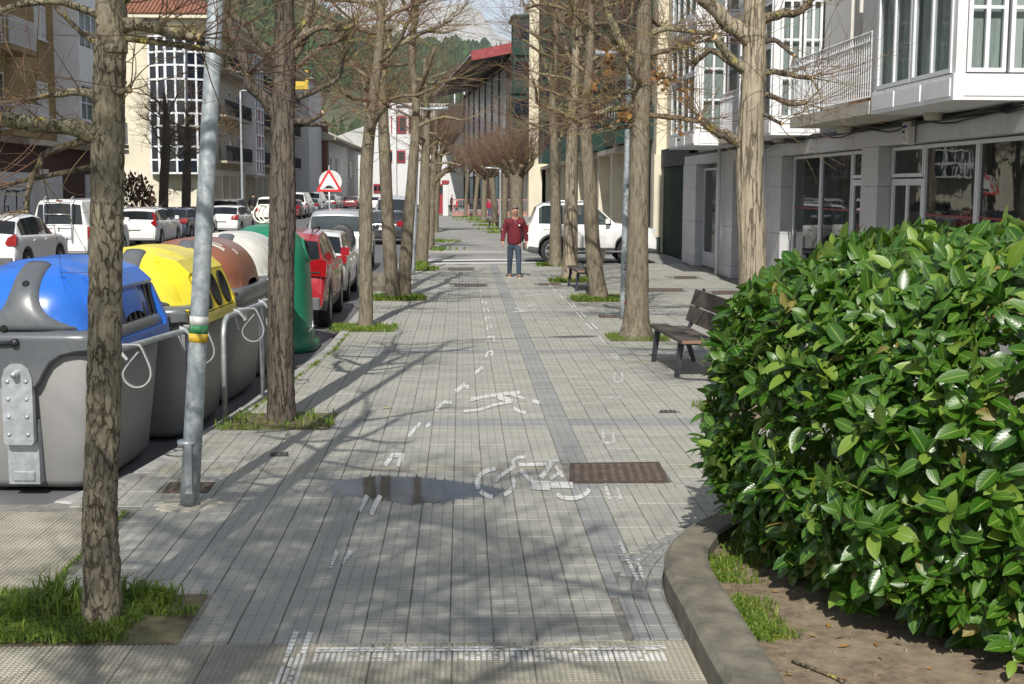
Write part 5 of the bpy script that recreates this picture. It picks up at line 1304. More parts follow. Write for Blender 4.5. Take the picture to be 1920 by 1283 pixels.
pitdress = {'a': 0, 'b': .25, 'c': .9, 'd': .85, 'e': .5, 'g': .3, 'h': .9, 'i': .8, 'j': .9, 'k': .5}
for k, (x0, y0, x1, y1) in PITS.items():
    rg = random.Random(ord(k)); cx, cy = (x0+x1)/2, (y0+y1)/2
    vs, fs, nn = [], [], 12
    for j in range(nn+1):
        for i in range(nn+1):
            x, y = x0+(x1-x0)*i/nn, y0+(y1-y0)*j/nn; e = min(i, nn-i, j, nn-j)/nn
            vs.append((x, y, -.004+min(e*3, 1)*(.02+.03*noise.noise(Vector((x*4, y*4, 2))))))
    fs = [(j*(nn+1)+i, j*(nn+1)+i+1, (j+1)*(nn+1)+i+1, (j+1)*(nn+1)+i) for j in range(nn) for i in range(nn)]
    so = struct(MB().add(vs, fs, 0, True).build('tree_pit', M_PITSOIL))
    mb = MB(); dens = pitdress[k]
    if k == 'a':
        for _ in range(3600):
            x, y = rg.uniform(x0, x1), rg.uniform(y0, y1)
            if noise.noise(Vector((x*3, y*3, 1)))+.2*(x-cx)/.6*-1+(.45 if x < -1.85 else .4 if y > 6.7 else .02) < -.05: continue
            blades(mb, rg, x, y, 2, .02, .055 if rg.random() < .85 else .09, .7, .0042, .012)
        for x, y, n, h in ((-2.17, 6.86, 130, .25), (-2.1, 6.7, 90, .19), (-2.3, 6.7, 70, .17), (-1.72, 6.98, 110, .14), (-1.6, 6.9, 80, .13), (-1.85, 7.02, 80, .16)):
            blades(mb, rg, x, y, n, .06, h, .55, .005, .01)
    else:
        n = int(900*dens); far = cy > 24
        for _ in range(n):
            x, y = rg.uniform(x0-.03, x1+.03), rg.uniform(y0-.03, y1+.03)
            if noise.noise(Vector((x*2.5, y*2.5, 4))) < -.25+.3*(.6-dens): continue
            blades(mb, rg, x, y, 2, .03, .075 if not far else .11, .6, .007 if not far else .012, .005)
    o = mb.build('grass', [M_GRASS]); stuff(o)
# ragged weeds along the kerb
mb = MB(); rg = random.Random(8)
for _ in range(160):
    y = rg.uniform(12, 20); x = kerbx(y)+.16+rg.gauss(0, .012); blades(mb, rg, x, y, 4, .02, .05, .6, .005)
for _ in range(260):
    y = rg.uniform(6.3, 9); blades(mb, rg, -2.335+rg.gauss(0, .01), y, 2, .012, .03, .7, .004)
for _ in range(50): blades(mb, rg, -.9+rg.gauss(0, .12)-.3, 37.6+rg.gauss(0, .2), 10, .05, .2, .6, .012)
for x, y in ((-1.2, 48), (-1.25, 55), (1.9, 71), (1.0, 92), (1.5, 86), (2.3, 66), (.5, 100), (1.7, 78)):
    for _ in range(90): blades(mb, rg, x+rg.gauss(0, .5), y+rg.gauss(0, .5), 3, .08, .16, .6, .03)
stuff(mb.build('weeds', M_GRASS))
# ================================================================== round laurel hedge
def leaf_mat(name):
    m, nt, b, out = nodes(name)
    oi = N(nt, 'ShaderNodeObjectInfo'); g = N(nt, 'ShaderNodeNewGeometry'); uv = N(nt, 'ShaderNodeUVMap'); su = N(nt, 'ShaderNodeSeparateXYZ'); nt.links.new(uv.outputs[0], su.inputs[0])
    r = mth(nt, 'FRACT', mth(nt, 'ADD', oi.outputs['Random'], g.outputs['Random Per Island']))
    c = mixc(nt, r, (.022, .078, .006), (.068, .155, .012)); c = mixc(nt, mth(nt, 'GREATER_THAN', r, .87), c, (.15, .235, .028)); c = mixc(nt, mth(nt, 'GREATER_THAN', r, .985), c, (.20, .16, .04))
    au = mth(nt, 'ABSOLUTE', mth(nt, 'SUBTRACT', su.outputs['X'], .5))
    c = mixc(nt, mth(nt, 'MULTIPLY', mth(nt, 'LESS_THAN', au, .045), .7), c, (.20, .30, .06))
    vein = mth(nt, 'FRACT', mth(nt, 'MULTIPLY_ADD', su.outputs['Y'], 8, mth(nt, 'MULTIPLY', au, -4)))
    c2 = mixc(nt, g.outputs['Backfacing'], c, mixc(nt, .6, c, (.16, .22, .055)))
    nt.links.new(c2, b.inputs['Base Color']); b.inputs['Roughness'].default_value = .24; b.inputs['Specular IOR Level'].default_value = .55
    nt.links.new(mth(nt, 'ADD', mth(nt, 'MULTIPLY_ADD', g.outputs['Backfacing'], .3, .29), mth(nt, 'MULTIPLY', r, .18)), b.inputs['Roughness'])
    bump(nt, b, mth(nt, 'MULTIPLY', mth(nt, 'ABSOLUTE', mth(nt, 'SUBTRACT', vein, .5)), 1.0), .18, .003)
    tl_ = N(nt, 'ShaderNodeBsdfTranslucent'); nt.links.new(mixc(nt, 1.0, c, (1.6, 1.9, .7), 'MULTIPLY'), tl_.inputs[0]); mx = N(nt, 'ShaderNodeMixShader'); mx.inputs[0].default_value = .2
    nt.links.new(b.outputs[0], mx.inputs[1]); nt.links.new(tl_.outputs[0], mx.inputs[2]); nt.links.new(mx.outputs[0], out.inputs[0]); return m
M_LEAF = leaf_mat('laurel_leaf'); M_STEM = mat('laurel_stem', (.16, .20, .05), .6, var=.3, vs=20)
def leaf_geo(curl, fold, wid):
    """unit leaf: base at origin, tip towards +Y, upper side +Z"""
    vs, uv, fs = [], [], []; prof = [(0, .06), (.16, .62), (.38, .98), (.60, .97), (.82, .62), (1, .03)]
    for t, w in prof:
        y = t*(1-.10*curl*t); z = -.32*curl*t*t
        for s, u in ((-1, 0), (0, .5), (1, 1)): vs.append((s*w*wid/2, y, z+abs(s)*w*fold)); uv.append((u, t))
    for i in range(len(prof)-1):
        a = i*3; fs += [(a, a+1, a+4, a+3), (a+1, a+2, a+5, a+4)]
    return vs, uv, fs
LV = [leaf_geo(c, f, w) for c, f, w in ((.3, .05, .44), (.7, .08, .47), (1.1, .05, .42), (.1, .10, .48))]
def leaf_mesh(k):
    vs, uv, fs = LV[k]; me = bpy.data.meshes.new('leaf'); me.from_pydata(vs, [], fs); me.materials.append(M_LEAF)
    l = me.uv_layers.new(name='UVMap')
    for p in me.polygons:
        p.use_smooth = True
        for li in p.loop_indices: l.data[li].uv = uv[me.loops[li].vertex_index]
    return me
LM = [leaf_mesh(k) for k in range(4)]
HC = Vector((3.82, 7.22, 0)); HR, HZ, HH = 2.30, 1.01, 1.0
def hsurf(a, e, s=1.0):
    """superellipsoid: a around, e from -pi/2 to pi/2"""
    f = lambda c, p: math.copysign(abs(c)**p, c)
    k = .62 if e > 0 else .42
    rr = HR*f(math.cos(e), k)*s; z = HZ+HH*f(math.sin(e), .72)*s
    z = max(z, .13)
    rr *= 1+.045*noise.noise(Vector((math.cos(a)*2.2, math.sin(a)*2.2, z*1.6)))+.03*noise.noise(Vector((math.cos(a)*6, math.sin(a)*6, z*5)))
    z += .05*noise.noise(Vector((math.cos(a)*rr*1.3, math.sin(a)*rr*1.3, 3)))
    return HC+Vector((rr*math.cos(a), rr*math.sin(a), z))
rg = random.Random(21); leaves = []; stems = MB()
def rosette(a, e, s, n, size):
    p = hsurf(a, e, s); q = hsurf(a, e, s+.04); nrm = (q-p); nrm = nrm.normalized() if nrm.length else Vector((0, 0, 1))
    ax = (nrm*1.0+Vector((0, 0, .8))+Vector((rg.gauss(0, .28), rg.gauss(0, .28), rg.gauss(0, .2)))).normalized()
    u = ax.orthogonal().normalized(); w = ax.cross(u); ph = rg.random()*6.28
    stems.tube([p-ax*.14, p+ax*.03], [.006, .003], 4, 0, caps=False)
    for k in range(n):
        t = k/n; b = ph+k*2.4; d = u*math.cos(b)+w*math.sin(b); el = 1.0-.95*(1-t)+rg.gauss(0, .22)
        yv = (d*math.cos(el)+ax*math.sin(el)).normalized()
        up = ax if abs(yv.dot(ax)) < .95 else nrm
        zv = (up-yv*up.dot(yv)).normalized(); 
        roll = rg.gauss(0, .3); xv = yv.cross(zv); zv = (zv*math.cos(roll)+xv*math.sin(roll)).normalized(); xv = yv.cross(zv)
        L = size*rg.uniform(.6, 1.18)*(.75 if t > .8 else 1)
        base = p+ax*(.03-.11*(1-t))
        M = Matrix(((xv.x, yv.x, zv.x, 0), (xv.y, yv.y, zv.y, 0), (xv.z, yv.z, zv.z, 0), (0, 0, 0, 1)))
        leaves.append((base, M, L, rg.randint(0, 3)))
def on_view(p): 
    x, y = PX(p); return -100 < x < 2150 and y < 1500
N_R = 0
while N_R < 2700:
    a = rg.uniform(0, 6.283); e = math.asin(rg.uniform(-.97, 1)) if rg.random() < .75 else rg.uniform(-1.3, 1.5)
    p = hsurf(a, e); view = (CAMP-p).normalized(); nn = (p-HC-Vector((0, 0, HZ))).normalized()
    front = nn.dot(view) > -.35
    if not front and rg.random() > .35: continue
    if p.x > HC.x+1.2 and rg.random() > .4: continue
    rosette(a, e, rg.uniform(.955, 1.03), rg.randint(6, 9), .142); N_R += 1
for _ in range(900):
    a = rg.uniform(0, 6.283); e = rg.uniform(-1.35, 1.4); rosette(a, e, rg.uniform(.80, .93), rg.randint(5, 7), .15)
for px, py in ((1600, 1140), (1900, 1235)):   # low shoots at the foot
    p = G(px, py, .2); ax = Vector((rg.gauss(0, .3), -.5, .8)).normalized()
    for k in range(7):
        b = k*2.4; u = ax.orthogonal().normalized(); w = ax.cross(u); d = (u*math.cos(b)+w*math.sin(b)+ax*.35).normalized(); zv = (ax-d*ax.dot(d)).normalized(); xv = d.cross(zv)
        leaves.append((p+Vector((0, 0, rg.uniform(-.03, .06))), Matrix(((xv.x, d.x, zv.x, 0), (xv.y, d.y, zv.y, 0), (xv.z, d.z, zv.z, 0), (0, 0, 0, 1))), .13*rg.uniform(.8, 1.2), rg.randint(0, 3)))
hedge = thing('laurel_hedge', 'large round clipped hedge of glossy laurel leaves in the concrete-edged bed', 'hedge', (HC.x, HC.y, .1))
off = Vector((HC.x, HC.y, .1))
def score(l):
    p = l[0]; x, y = PX(p); v = (CAMP-p); n = (p-HC-Vector((0, 0, HZ))).normalized()
    r = math.hypot((p-HC).x, (p-HC).y)/HR
    return v.length-1.6*n.dot(v.normalized())-(1.5 if l[1].col[2].xyz.dot(v.normalized()) > .35 else 0)+(0 if 1290 < x < 1925 and y < 1290 else 60)
leaves.sort(key=score)
for p, M, L, k in leaves[:300]:
    o = bpy.data.objects.new('leaf', LM[k]); COL.objects.link(o); o.parent = hedge
    o.matrix_local = Matrix.Translation(p-off) @ M @ Matrix.Scale(L, 4)
vs, fs, uvs = [], [], []
for p, M, L, k in leaves[300:]:
    lv, lu, lf = LV[k]; n = len(vs); T = Matrix.Translation(p-off) @ M @ Matrix.Scale(L, 4)
    vs += [T @ Vector(v) for v in lv]; fs += [tuple(i+n for i in f) for f in lf]; uvs += lu
me = bpy.data.meshes.new('foliage'); me.from_pydata(vs, [], fs); me.materials.append(M_LEAF)
lay = me.uv_layers.new(name='UVMap'); vi = [0]*len(me.loops); me.loops.foreach_get('vertex_index', vi)
lay.data.foreach_set('uv', [c for i in vi for c in uvs[i]]); me.polygons.foreach_set('use_smooth', [True]*len(me.polygons))
o = bpy.data.objects.new('foliage', me); COL.objects.link(o); o.parent = hedge; stuff(o)
for k in range(9):   # main stems
    a = rg.random()*6.28; r = rg.uniform(.2, 1.3); q = [Vector((math.cos(a)*r, math.sin(a)*r, -.02))]
    for _ in range(4): q.append(q[-1]+Vector((rg.gauss(math.cos(a)*.12, .08), rg.gauss(math.sin(a)*.12, .08), .3)))
    mb = MB(); knobby(mb, q, .035, .015, k, 7); mb.build('stem', B_LIMB, hedge)
for i, v in enumerate(stems.v): stems.v[i] = tuple(Vector(v)-off)
stuff(stems.build('shoots', M_STEM, hedge))
# grass, twig and litter on the soil of the bed
mb = MB(); rg = random.Random(77)
for _ in range(1500):
    t = rg.random(); r = BR-.25-abs(rg.gauss(0, .10)); a = rg.uniform(-.9, 1.2)
    x, y = (BC.x-r, BC.y+a) if a < 0 else (BC.x-r*math.cos(a), BC.y+r*math.sin(a))
    if noise.noise(Vector((x*2.3, y*2.3, 9))) < -.02: continue
    blades(mb, rg, x, y, 3, .03, .055, .7, .004, .10)
for _ in range(500):
    x, y = rg.uniform(1.5, 2.2), rg.uniform(7.2, 8.2)
    if (x-BC.x)**2+(y-BC.y)**2 < (BR-.3)**2: blades(mb, rg, x, y, 3, .03, .08, .7, .0045, .10)
stuff(mb.build('bed_grass', M_GRASS))
mb = MB(); q = [G(x, y, .112) for x, y in ((1485, 1240), (1520, 1252), (1560, 1268), (1590, 1283))]; mb.tube(q, [.006, .008, .008, .009], 6)
fl = MB()
for _ in range(70):
    p = Vector((rg.uniform(1.4, 3.4), rg.uniform(5.0, 7.4), .106)); s = rg.uniform(.015, .04)
    if p.x < BC.x-BR+.32: continue
    M = Matrix.Translation(p) @ Matrix.Rotation(rg.random()*6, 4, 'Z') @ Matrix.Rotation(rg.gauss(0, .35), 4, 'X'); fl.add([M @ Vector(v)*1 for v in ((-s, 0, .0), (0, -s*.4, .004), (s, 0, .002), (0, s*.4, .006))], [(0, 1, 2, 3)])
stuff(fl.build('leaf_litter', M_DEAD))
tag(mb.build('fallen_twig', B_LIMB), 'dark fallen twig lying on the soil of the planting bed', 'twig')
mb = MB()
for _ in range(90):
    p = Vector((rg.uniform(1.35, 3.2), rg.uniform(5.2, 7.2), .104)); s = rg.uniform(.004, .014)
    if p.x < BC.x-BR+.3: continue
    M = Matrix.Translation(p) @ Matrix.Rotation(rg.random()*6, 4, 'Z'); mb.bbox((-s, -s*.7, -.01), (s, s*.7, s*.7), s*.25, 0, M)
stuff(mb.build('pebbles', M_SOIL))
o = MB().add([Vector((x, y, .006+.01*abs(x)*8)) for x, y in ((-.03, -.02), (0, -.03), (.035, -.012), (.04, .01), (.005, .03), (-.03, .02))], [(0, 1, 2, 3, 4, 5)]).build('fallen_leaf', mat('yellow_leaf', (.52, .44, .12), .6), None, G(725, 766))
tag(o, 'single fallen yellow leaf on the paving in the tree shade', 'leaf')
# ================================================================== waste containers by the kerb
ZR = -.12
M_BODY = mat('container_grey', (.245, .243, .238), .5, var=.06, vs=2, dirt=(.195, .19, .175), dirts=1.4, bmp=.08, bs=200, wc='World')
M_BODYD = mat('container_dark_grey', (.15, .155, .16), .5, var=.1, vs=2, dirt=(.20, .19, .15), dirts=1.3)
M_YOKE = mat('yoke_grey', (.085, .095, .105), .32, var=.08, vs=2, dirt=(.15, .15, .145), dirts=1.8)
M_GALV = mat('galvanised', (.42, .45, .47), .42, .55, var=.22, vs=16, dirt=(.30, .32, .33), dirts=5)
M_GALVB = mat('galvanised_bright', (.66, .68, .70), .3, .75, var=.12, vs=12)
M_BLACK = mat('black_plastic', (.018, .018, .02), .45, var=.2, vs=6)
M_HOLE = mat('deep_hole', (.006, .006, .006), .9)
LIDS = {'blue': mat('lid_blue', (.018, .125, .50), .3, var=.1, vs=2, dirt=(.05, .13, .36), dirts=1.6, wc='Object'), 'yellow': mat('lid_yellow', (.72, .60, .035), .3, var=.08, vs=2, dirt=(.45, .40, .06), dirts=1.6, wc='Object'),
        'brown': mat('lid_brown', (.235, .085, .045), .3, var=.1, vs=2, dirt=(.20, .10, .065), dirts=1.6, wc='Object'), 'pale': mat('lid_pale', (.56, .55, .50), .35, var=.06, vs=2, dirt=(.42, .41, .36), dirts=1.6, wc='Object')}
def sgn(c, p): return math.copysign(abs(c)**p, c)
def text_strokes(mb, s, w, h, to, mi=0):
    """letters as thin flat strokes; to(u, v) gives a world point"""
    GL = {'0': [[(0, 0), (0, 1), (.6, 1), (.6, 0), (0, 0)]], '1': [[(.1, .8), (.3, 1), (.3, 0)]], '2': [[(0, .8), (.3, 1), (.6, .75), (0, 0), (.6, 0)]], '5': [[(.6, 1), (0, 1), (0, .55), (.45, .6), (.6, .3), (.4, 0), (0, .05)]],
          'B': [[(0, 0), (0, 1), (.5, .9), (.45, .55), (0, .5), (.55, .4), (.55, .1), (0, 0)]], 'O': [[(.3, 0), (0, .3), (0, .7), (.3, 1), (.6, .7), (.6, .3), (.3, 0)]], 'N': [[(0, 0), (0, 1), (.6, 0), (.6, 1)]],
          'G': [[(.6, .95), (.25, 1), (.0, .6), (.0, .2), (.2, -.1), (.35, .1), (.35, .45), (.2, .45)]], 'T': [[(-.1, 1), (.65, .97)], [(.3, 1), (.25, 0)]], 'Z': [[(0, 1), (.5, 1.02), (.1, .05), (.6, .12)], [(.05, .55), (.5, .6)]],
          'S': [[(.55, .9), (.2, 1), (.1, .7), (.5, .4), (.4, .05), (0, .1)]], 'K': [[(0, 1), (0, 0)], [(.5, .9), (.05, .5), (.5, 0)]], 'v': [[(0, .6), (.25, .1), (.5, .6)]], 'P': [[(0, 0), (0, 1), (.5, .85), (.4, .5), (0, .45)]],
          'e': [[(.05, .35), (.5, .4), (.45, .65), (.15, .65), (0, .35), (.2, .03), (.5, .1)]], 'c': [[(.5, .6), (.2, .7), (0, .35), (.2, 0), (.5, .1)]], 'a': [[(.5, .65), (.1, .65), (0, .2), (.3, 0), (.5, .3), (.5, .65), (.5, 0)]],
          'd': [[(.5, 1), (.5, 0), (.1, .05), (.05, .5), (.5, .6)]], 'n': [[(0, .65), (0, 0)], [(0, .45), (.3, .68), (.5, .45), (.5, 0)]], 'l': [[(.2, 1), (.2, 0)]], 'J': [[(.5, 1), (.5, .2), (.25, 0), (0, .2)]], 'I': [[(.2, 1), (.2, 0)]], ' ': []}
    x = 0
    for ch in s:
        for st in GL.get(ch, []):
            pts = [to((x+a)*h, b*h) for a, b in st]
            for i in range(len(pts)-1):
                a, b = Vector(pts[i]), Vector(pts[i+1]); 
                mb.tube([a, b], w/2, 4, mi, smooth=False)
        x += .85
def make_container(lid, kind, loc, label, rz=0.0):
    t = thing('waste_container', label, 'waste container', loc, rz, 'waste containers in a row along the kerb')
    LY, WX, zt = .93, .63, 1.17       # half length along the street, half width, collar height
    def ring(z, lx, ly, e=7, n=44):
        return [Vector((lx*sgn(math.cos(6.2832*i/n+.07), 2/e), ly*sgn(math.sin(6.2832*i/n+.07), 2/e), z)) for i in range(n)]
    mb = MB()
    mb.loft([ring(.03, .40, .70), ring(.05, .48, .76), ring(.11, .52, .80), ring(.6, .57, .855), ring(zt-.02, .62, .91), ring(zt, .60, .90)])
    mb.build('body', M_BODY, t)
    # recessed channel with the lifting plate on each end face
    for s in (-1, 1):
        pl = MB(); pl.prism([(-.095, .42), (.095, .42), (.115, .44), (.115, .92), (.09, 1.0), (.04, 1.04), (-.04, 1.04), (-.09, 1.0), (-.115, .92), (-.115, .44)], s*.93, s*.985, 'Y')
        pl.bbox((-.13, .44, .60), (.13, .50, .64), .005) if 0 else None
        for k in range(4):
            for q in (-1, 1): pl.lathe([(.017, 0), (.014, .008), (.006, .012)], 10, 0, (q*(.07 if k else .072), 0, 0), 'Z', True, Matrix.Translation((0, s*.985, .50+.135*k)) @ Matrix.Rotation(R(90)*(1 if s < 0 else -1), 4, 'X'))
        pl.build('lifting_plate', M_GALV, t)
        pn = MB(); pn.tube([(-.0, s*.97, .965), (-.0, s*1.04, .965)], .028, 12); pn.tube([(-.0, s*1.03, .965), (-.0, s*1.055, .965)], .02, 12); pn.build('trunnion', M_GALVB, t)
        lw = MB(); lw.box((-.12, min(s*.80, s*.905), .10), (.12, max(s*.80, s*.905), .60)); lw.bbox((-.085, min(s*.89, s*.918), .13), (.085, max(s*.89, s*.918), .20), .006); lw.build('lower_plate', M_GALV, t)
    # collar round the top of the body, a tongue down each end face, an arm rising over the lid
    col = MB(); n = 60
    def rim(i, z, o):
        a = 6.2832*i/n; return Vector(((.635+o)*sgn(math.cos(a), 2/7), (.925+o)*sgn(math.sin(a), 2/7), z))
    prof = [(-.08, zt-.05), (-.012, zt-.075), (.022, zt-.05), (.034, zt), (.030, zt+.06), (.008, zt+.10), (-.04, zt+.115), (-.10, zt+.09)]
    col.loft([[rim(i, z, o) for o, z in prof] for i in range(n+1)], closed=True, caps=False)
    def dome(x, y):   # lid height above the collar
        q = (min(1, abs(x)/.62)**2.5+min(1, abs(y)/.905)**3.2); return .60*max(0, 1-q)**.42
    def skinpt(x, t, o):   # point on the lid at angle t up from the end, pushed out by o
        u = 1-(abs(x)/.62)**2.5; w = (u*math.cos(t)**2)**(1/3.2)*.905; z = .60*(u*math.sin(t)**2)**.42*.93
        return Vector((x, w+o*math.cos(t), zt+.07+z+o*math.sin(t)))
    for s in (-1, 1):
        rows = []
        for k in range(17):
            th = R(3+64*(k/16)**1.1); hw = .105+.40*math.exp(-(k/16)/.13); hw = min(hw, .46)
            up = [skinpt(x*hw+.02, th, .036*(1-abs(x)**5)-.004) for x in (-1, -.93, -.75, -.4, 0, .4, .75, .93, 1)]
            dn = [skinpt(x*hw+.02, th, -.03) for x in (1, .5, 0, -.5, -1)]
            rows.append([Vector((p.x, s*p.y, p.z)) for p in up+dn])
        col.loft(rows)
        tg = [(.60, zt-.03), (.45, zt-.045), (.33, zt-.075), (.25, zt-.13), (.20, zt-.20), (.165, zt-.27), (.13, zt-.315), (.07, zt-.33)]
        poly = [(x, z) for x, z in tg]+[(-x, z) for x, z in tg[::-1]]+[(-.60, zt+.06), (.60, zt+.06)]
        fr = [[Vector((x*(1-.0), s*(.90), z)) for x, z in poly], [Vector((x, s*.958, z)) for x, z in poly], [Vector((x*.97, s*.972, z+(.012 if z < zt else -.012))) for x, z in poly]]
        col.loft(fr, smooth=False)
    col.build('yoke', M_YOKE, t)
    for s in (-1, 1):
        hb = MB()
        for x, tt in ((-.10, 4), (.03, 38)):
            p = skinpt(x, R(tt), .034); hb.lathe([(.026, -.004), (.028, .004), (.018, .006)], 12, 0, (0, 0, 0), 'Z', True, Matrix.Translation((p.x, s*p.y, p.z)) @ Matrix.Rotation(-s*(R(90)-R(tt)), 4, 'X'))
        hb.build('bolt_hole', M_HOLE, t)
        br = MB(); br.tube([(-.46, s*.985, zt-.0), (-.02, s*.995, zt+.03)], .016, 8); br.lathe([(.03, -.02), (.03, .03), (.018, .04)], 12, 0, (.0, s*.99, zt+.032), 'Y'); br.build('lid_lever', M_BLACK, t)
    # domed lid
    lb = MB(); NX, NY = 40, 52; vs = []; idx = {}
    for j in range(NY+1):
        for i in range(NX+1):
            u, w = -1+2*i/NX, -1+2*j/NY
            x, y = .615*math.copysign(abs(u)**.8, u), .90*math.copysign(abs(w)**.8, w); z = zt+.07+dome(x, y)*.93
            z += .012*math.exp(-((abs(y)-.30)/.03)**2)*(1 if dome(x, y) > .3 else 0)
            if kind in ('slot', 'round') and x > .25 and abs(y) < .66: z = min(z, max(z-.0, 0))
            idx[i, j] = len(vs); vs.append(Vector((x, y, z)))
    fs = [(idx[i, j], idx[i+1, j], idx[i+1, j+1], idx[i, j+1]) for j in range(NY) for i in range(NX)]
    lb.add(vs, fs, 0, True); lm = LIDS[lid]
    lb.box((-.60, -.88, zt+.02), (.60, .88, zt+.08))
    lo = lb.build('lid', lm, t)
    if kind in ('slot', 'round'):   # hood with the mouth on the pavement side
        hd = MB(); x0, x1 = .30, .70; prof = [(x0, zt+.56), (.42, zt+.50), (.56, zt+.36), (.69, zt+.06), (.70, zt-.05), (.60, zt-.07), (.3, zt)]
        for y0, y1 in ((-.70, -.62), (.62, .70)): hd.prism(prof, y0, y1, 'Y')
        hd.prism([(.24, zt+.575), (.44, zt+.515), (.565, zt+.40), (.55, zt+.36), (.42, zt+.46), (.24, zt+.51)], -.66, .66, 'Y')
        hd.prism([(.60, zt+.0), (.705, zt+.02), (.71, zt-.07), (.58, zt-.08)], -.66, .66, 'Y')
        hd.build('mouth_hood', lm, lo)
        dk = MB(); dk.prism([(.535, zt+.38), (.63, zt+.0), (.50, zt-.02), (.42, zt+.36)] if kind == 'slot' else [(.56, zt+.40), (.69, zt+.03), (.55, zt-.02), (.44, zt+.38)], -.63, .63, 'Y'); dk.build('mouth_back', M_HOLE if kind == 'slot' else lm, lo)
        if kind == 'slot':
            rb = MB()
            for k in range(9): y = -.56+k*.14; rb.prism([(.56, zt+.37), (.65, zt+.02), (.60, zt+.0), (.52, zt+.35)], y-.022, y+.022, 'Y')
            rb.build('mouth_flap', M_BLACK, lo)
        else:
            for k in range(3):
                h = MB(); h.lathe([(.145, -.01), (.15, .014), (.125, .018), (.12, .006)], 24, 0, (0, 0, 0), 'Z', True, Matrix.Translation((.632, -.40+k*.40, zt+.205)) @ Matrix.Rotation(R(71), 4, 'Y') @ Matrix.Scale(1.15, 4, (1, 0, 0))); h.build('mouth_hole', M_HOLE, lo)
    wh = MB(); 
    for sx in (-1, 1):
        for sy in (-1, 1): wh.box((sx*.30-.05, sy*.55-.08, 0), (sx*.30+.05, sy*.55+.08, .05))
    wh.build('foot', M_BLACK, t)
    return t
CX_ = [(-3.30, 10.86), (-3.06, 12.92), (-2.99, 14.97), (-2.95, 17.02)]
make_container('blue', 'slot', (CX_[0][0], CX_[0][1], ZR), 'blue-lidded waste container with a wide slotted mouth, nearest of the row', R(-3))
make_container('yellow', 'round', (CX_[1][0], CX_[1][1], ZR), 'yellow-lidded waste container with round mouth holes', R(-2.5))
tb_ = make_container('brown', 'plain', (CX_[2][0], CX_[2][1], ZR), 'brown-lidded waste container with a number sticker on its side', R(-2))
make_container('pale', 'plain', (CX_[3][0], CX_[3][1], ZR), 'pale grey lidded waste container, farthest of the four alike', R(-1))
mb = MB(); text_strokes(mb, '51', .022, .12, lambda u, v: (.628, -.62+u, .92+v)); 
lidb = [c for c in tb_.children if c.name.startswith('lid') and not c.name.startswith('lid_')][0]
for x0, y0, w_, h_ in ((.16, -.50, .24, .075), (.16, -.40, .20, .05), (.44, -.30, .06, .10)):
    q = MB(); pts = []
    for yy in (y0, y0+h_):
        for k in range(5):
            x = x0+w_*k/4; u = (x/.62)**2.5+(abs(yy)/.905)**3.2; pts.append((x, yy, 1.17+.07+.60*max(0, 1-u)**.42*.93+.006))
    q.add(pts, [(k, k+1, k+6, k+5) for k in range(4)]); q.build('label_sticker', mat('pale_label', (.55, .50, .44), .5), lidb)
mb.build('number_sticker', mat('white_sticker', (.78, .78, .76), .5), tb_)

# green bell for glass
b = MB(); M_BELL = mat('bell_green', (.012, .155, .085), .3, var=.14, vs=2, dirt=(.03, .20, .12), dirts=1.2, wc='Object')
prof = [(.72, .0), (.75, .03), (.74, .12), (.67, .17), (.655, .3), (.635, .9), (.61, 1.28), (.585, 1.45), (.53, 1.60), (.42, 1.72), (.27, 1.80), (.10, 1.83), (.0, 1.835)]
t = thing('bottle_bank', 'green fibreglass bottle bank, bell shaped, between the pale container and the red car', 'bottle bank', (-2.86, 19.3, ZR))
rings = []
for r, z in prof:
    e = 3.4 if z < 1.5 else 2.6
    rings.append([Vector((r*sgn(math.cos(6.2832*i/36), 2/e), r*1.02*sgn(math.sin(6.2832*i/36), 2/e), z)) for i in range(36)])
b.loft(rings).build('shell', M_BELL, t)
for a in (0, 180): 
    h = MB(); M = Matrix.Rotation(R(a), 4, 'Z') @ Matrix.Translation((.585, 0, 1.45)) @ Matrix.Rotation(R(74), 4, 'Y'); h.lathe([(.145, -.03), (.15, .02), (.12, .025), (.115, .0)], 24, 0, (0, 0, 0), 'Z', True, M); h.build('mouth', M_HOLE, t)
    h = MB(); h.lathe([(.175, -.06), (.18, .012), (.15, .022), (.148, .0)], 24, 0, (0, 0, 0), 'Z', True, M); h.build('mouth_rim', M_BELL, t)
rp = MB()
for k in range(3): rp.tube([(-.05+.06*k+.13*math.cos(a*.35), .13*.3*math.sin(a*.35)+.02*k, 1.98+.13*math.sin(a*.35)) for a in range(19)], .014, 6)
rp.tube([(0, 0, 1.82), (0, 0, 1.9)], .03, 8); rp.build('lifting_rings', mat('pale_rope', (.60, .58, .50), .7), t)
hp = MB(); hp.tube([(.655, -.45, .30), (.675, -.1, .33), (.655, .35, .30)], .012, 6); hp.tube([(.672, -.12, .2), (.67, -.08, .42)], .012, 6); hp.build('release_bar', M_GALVB, t)

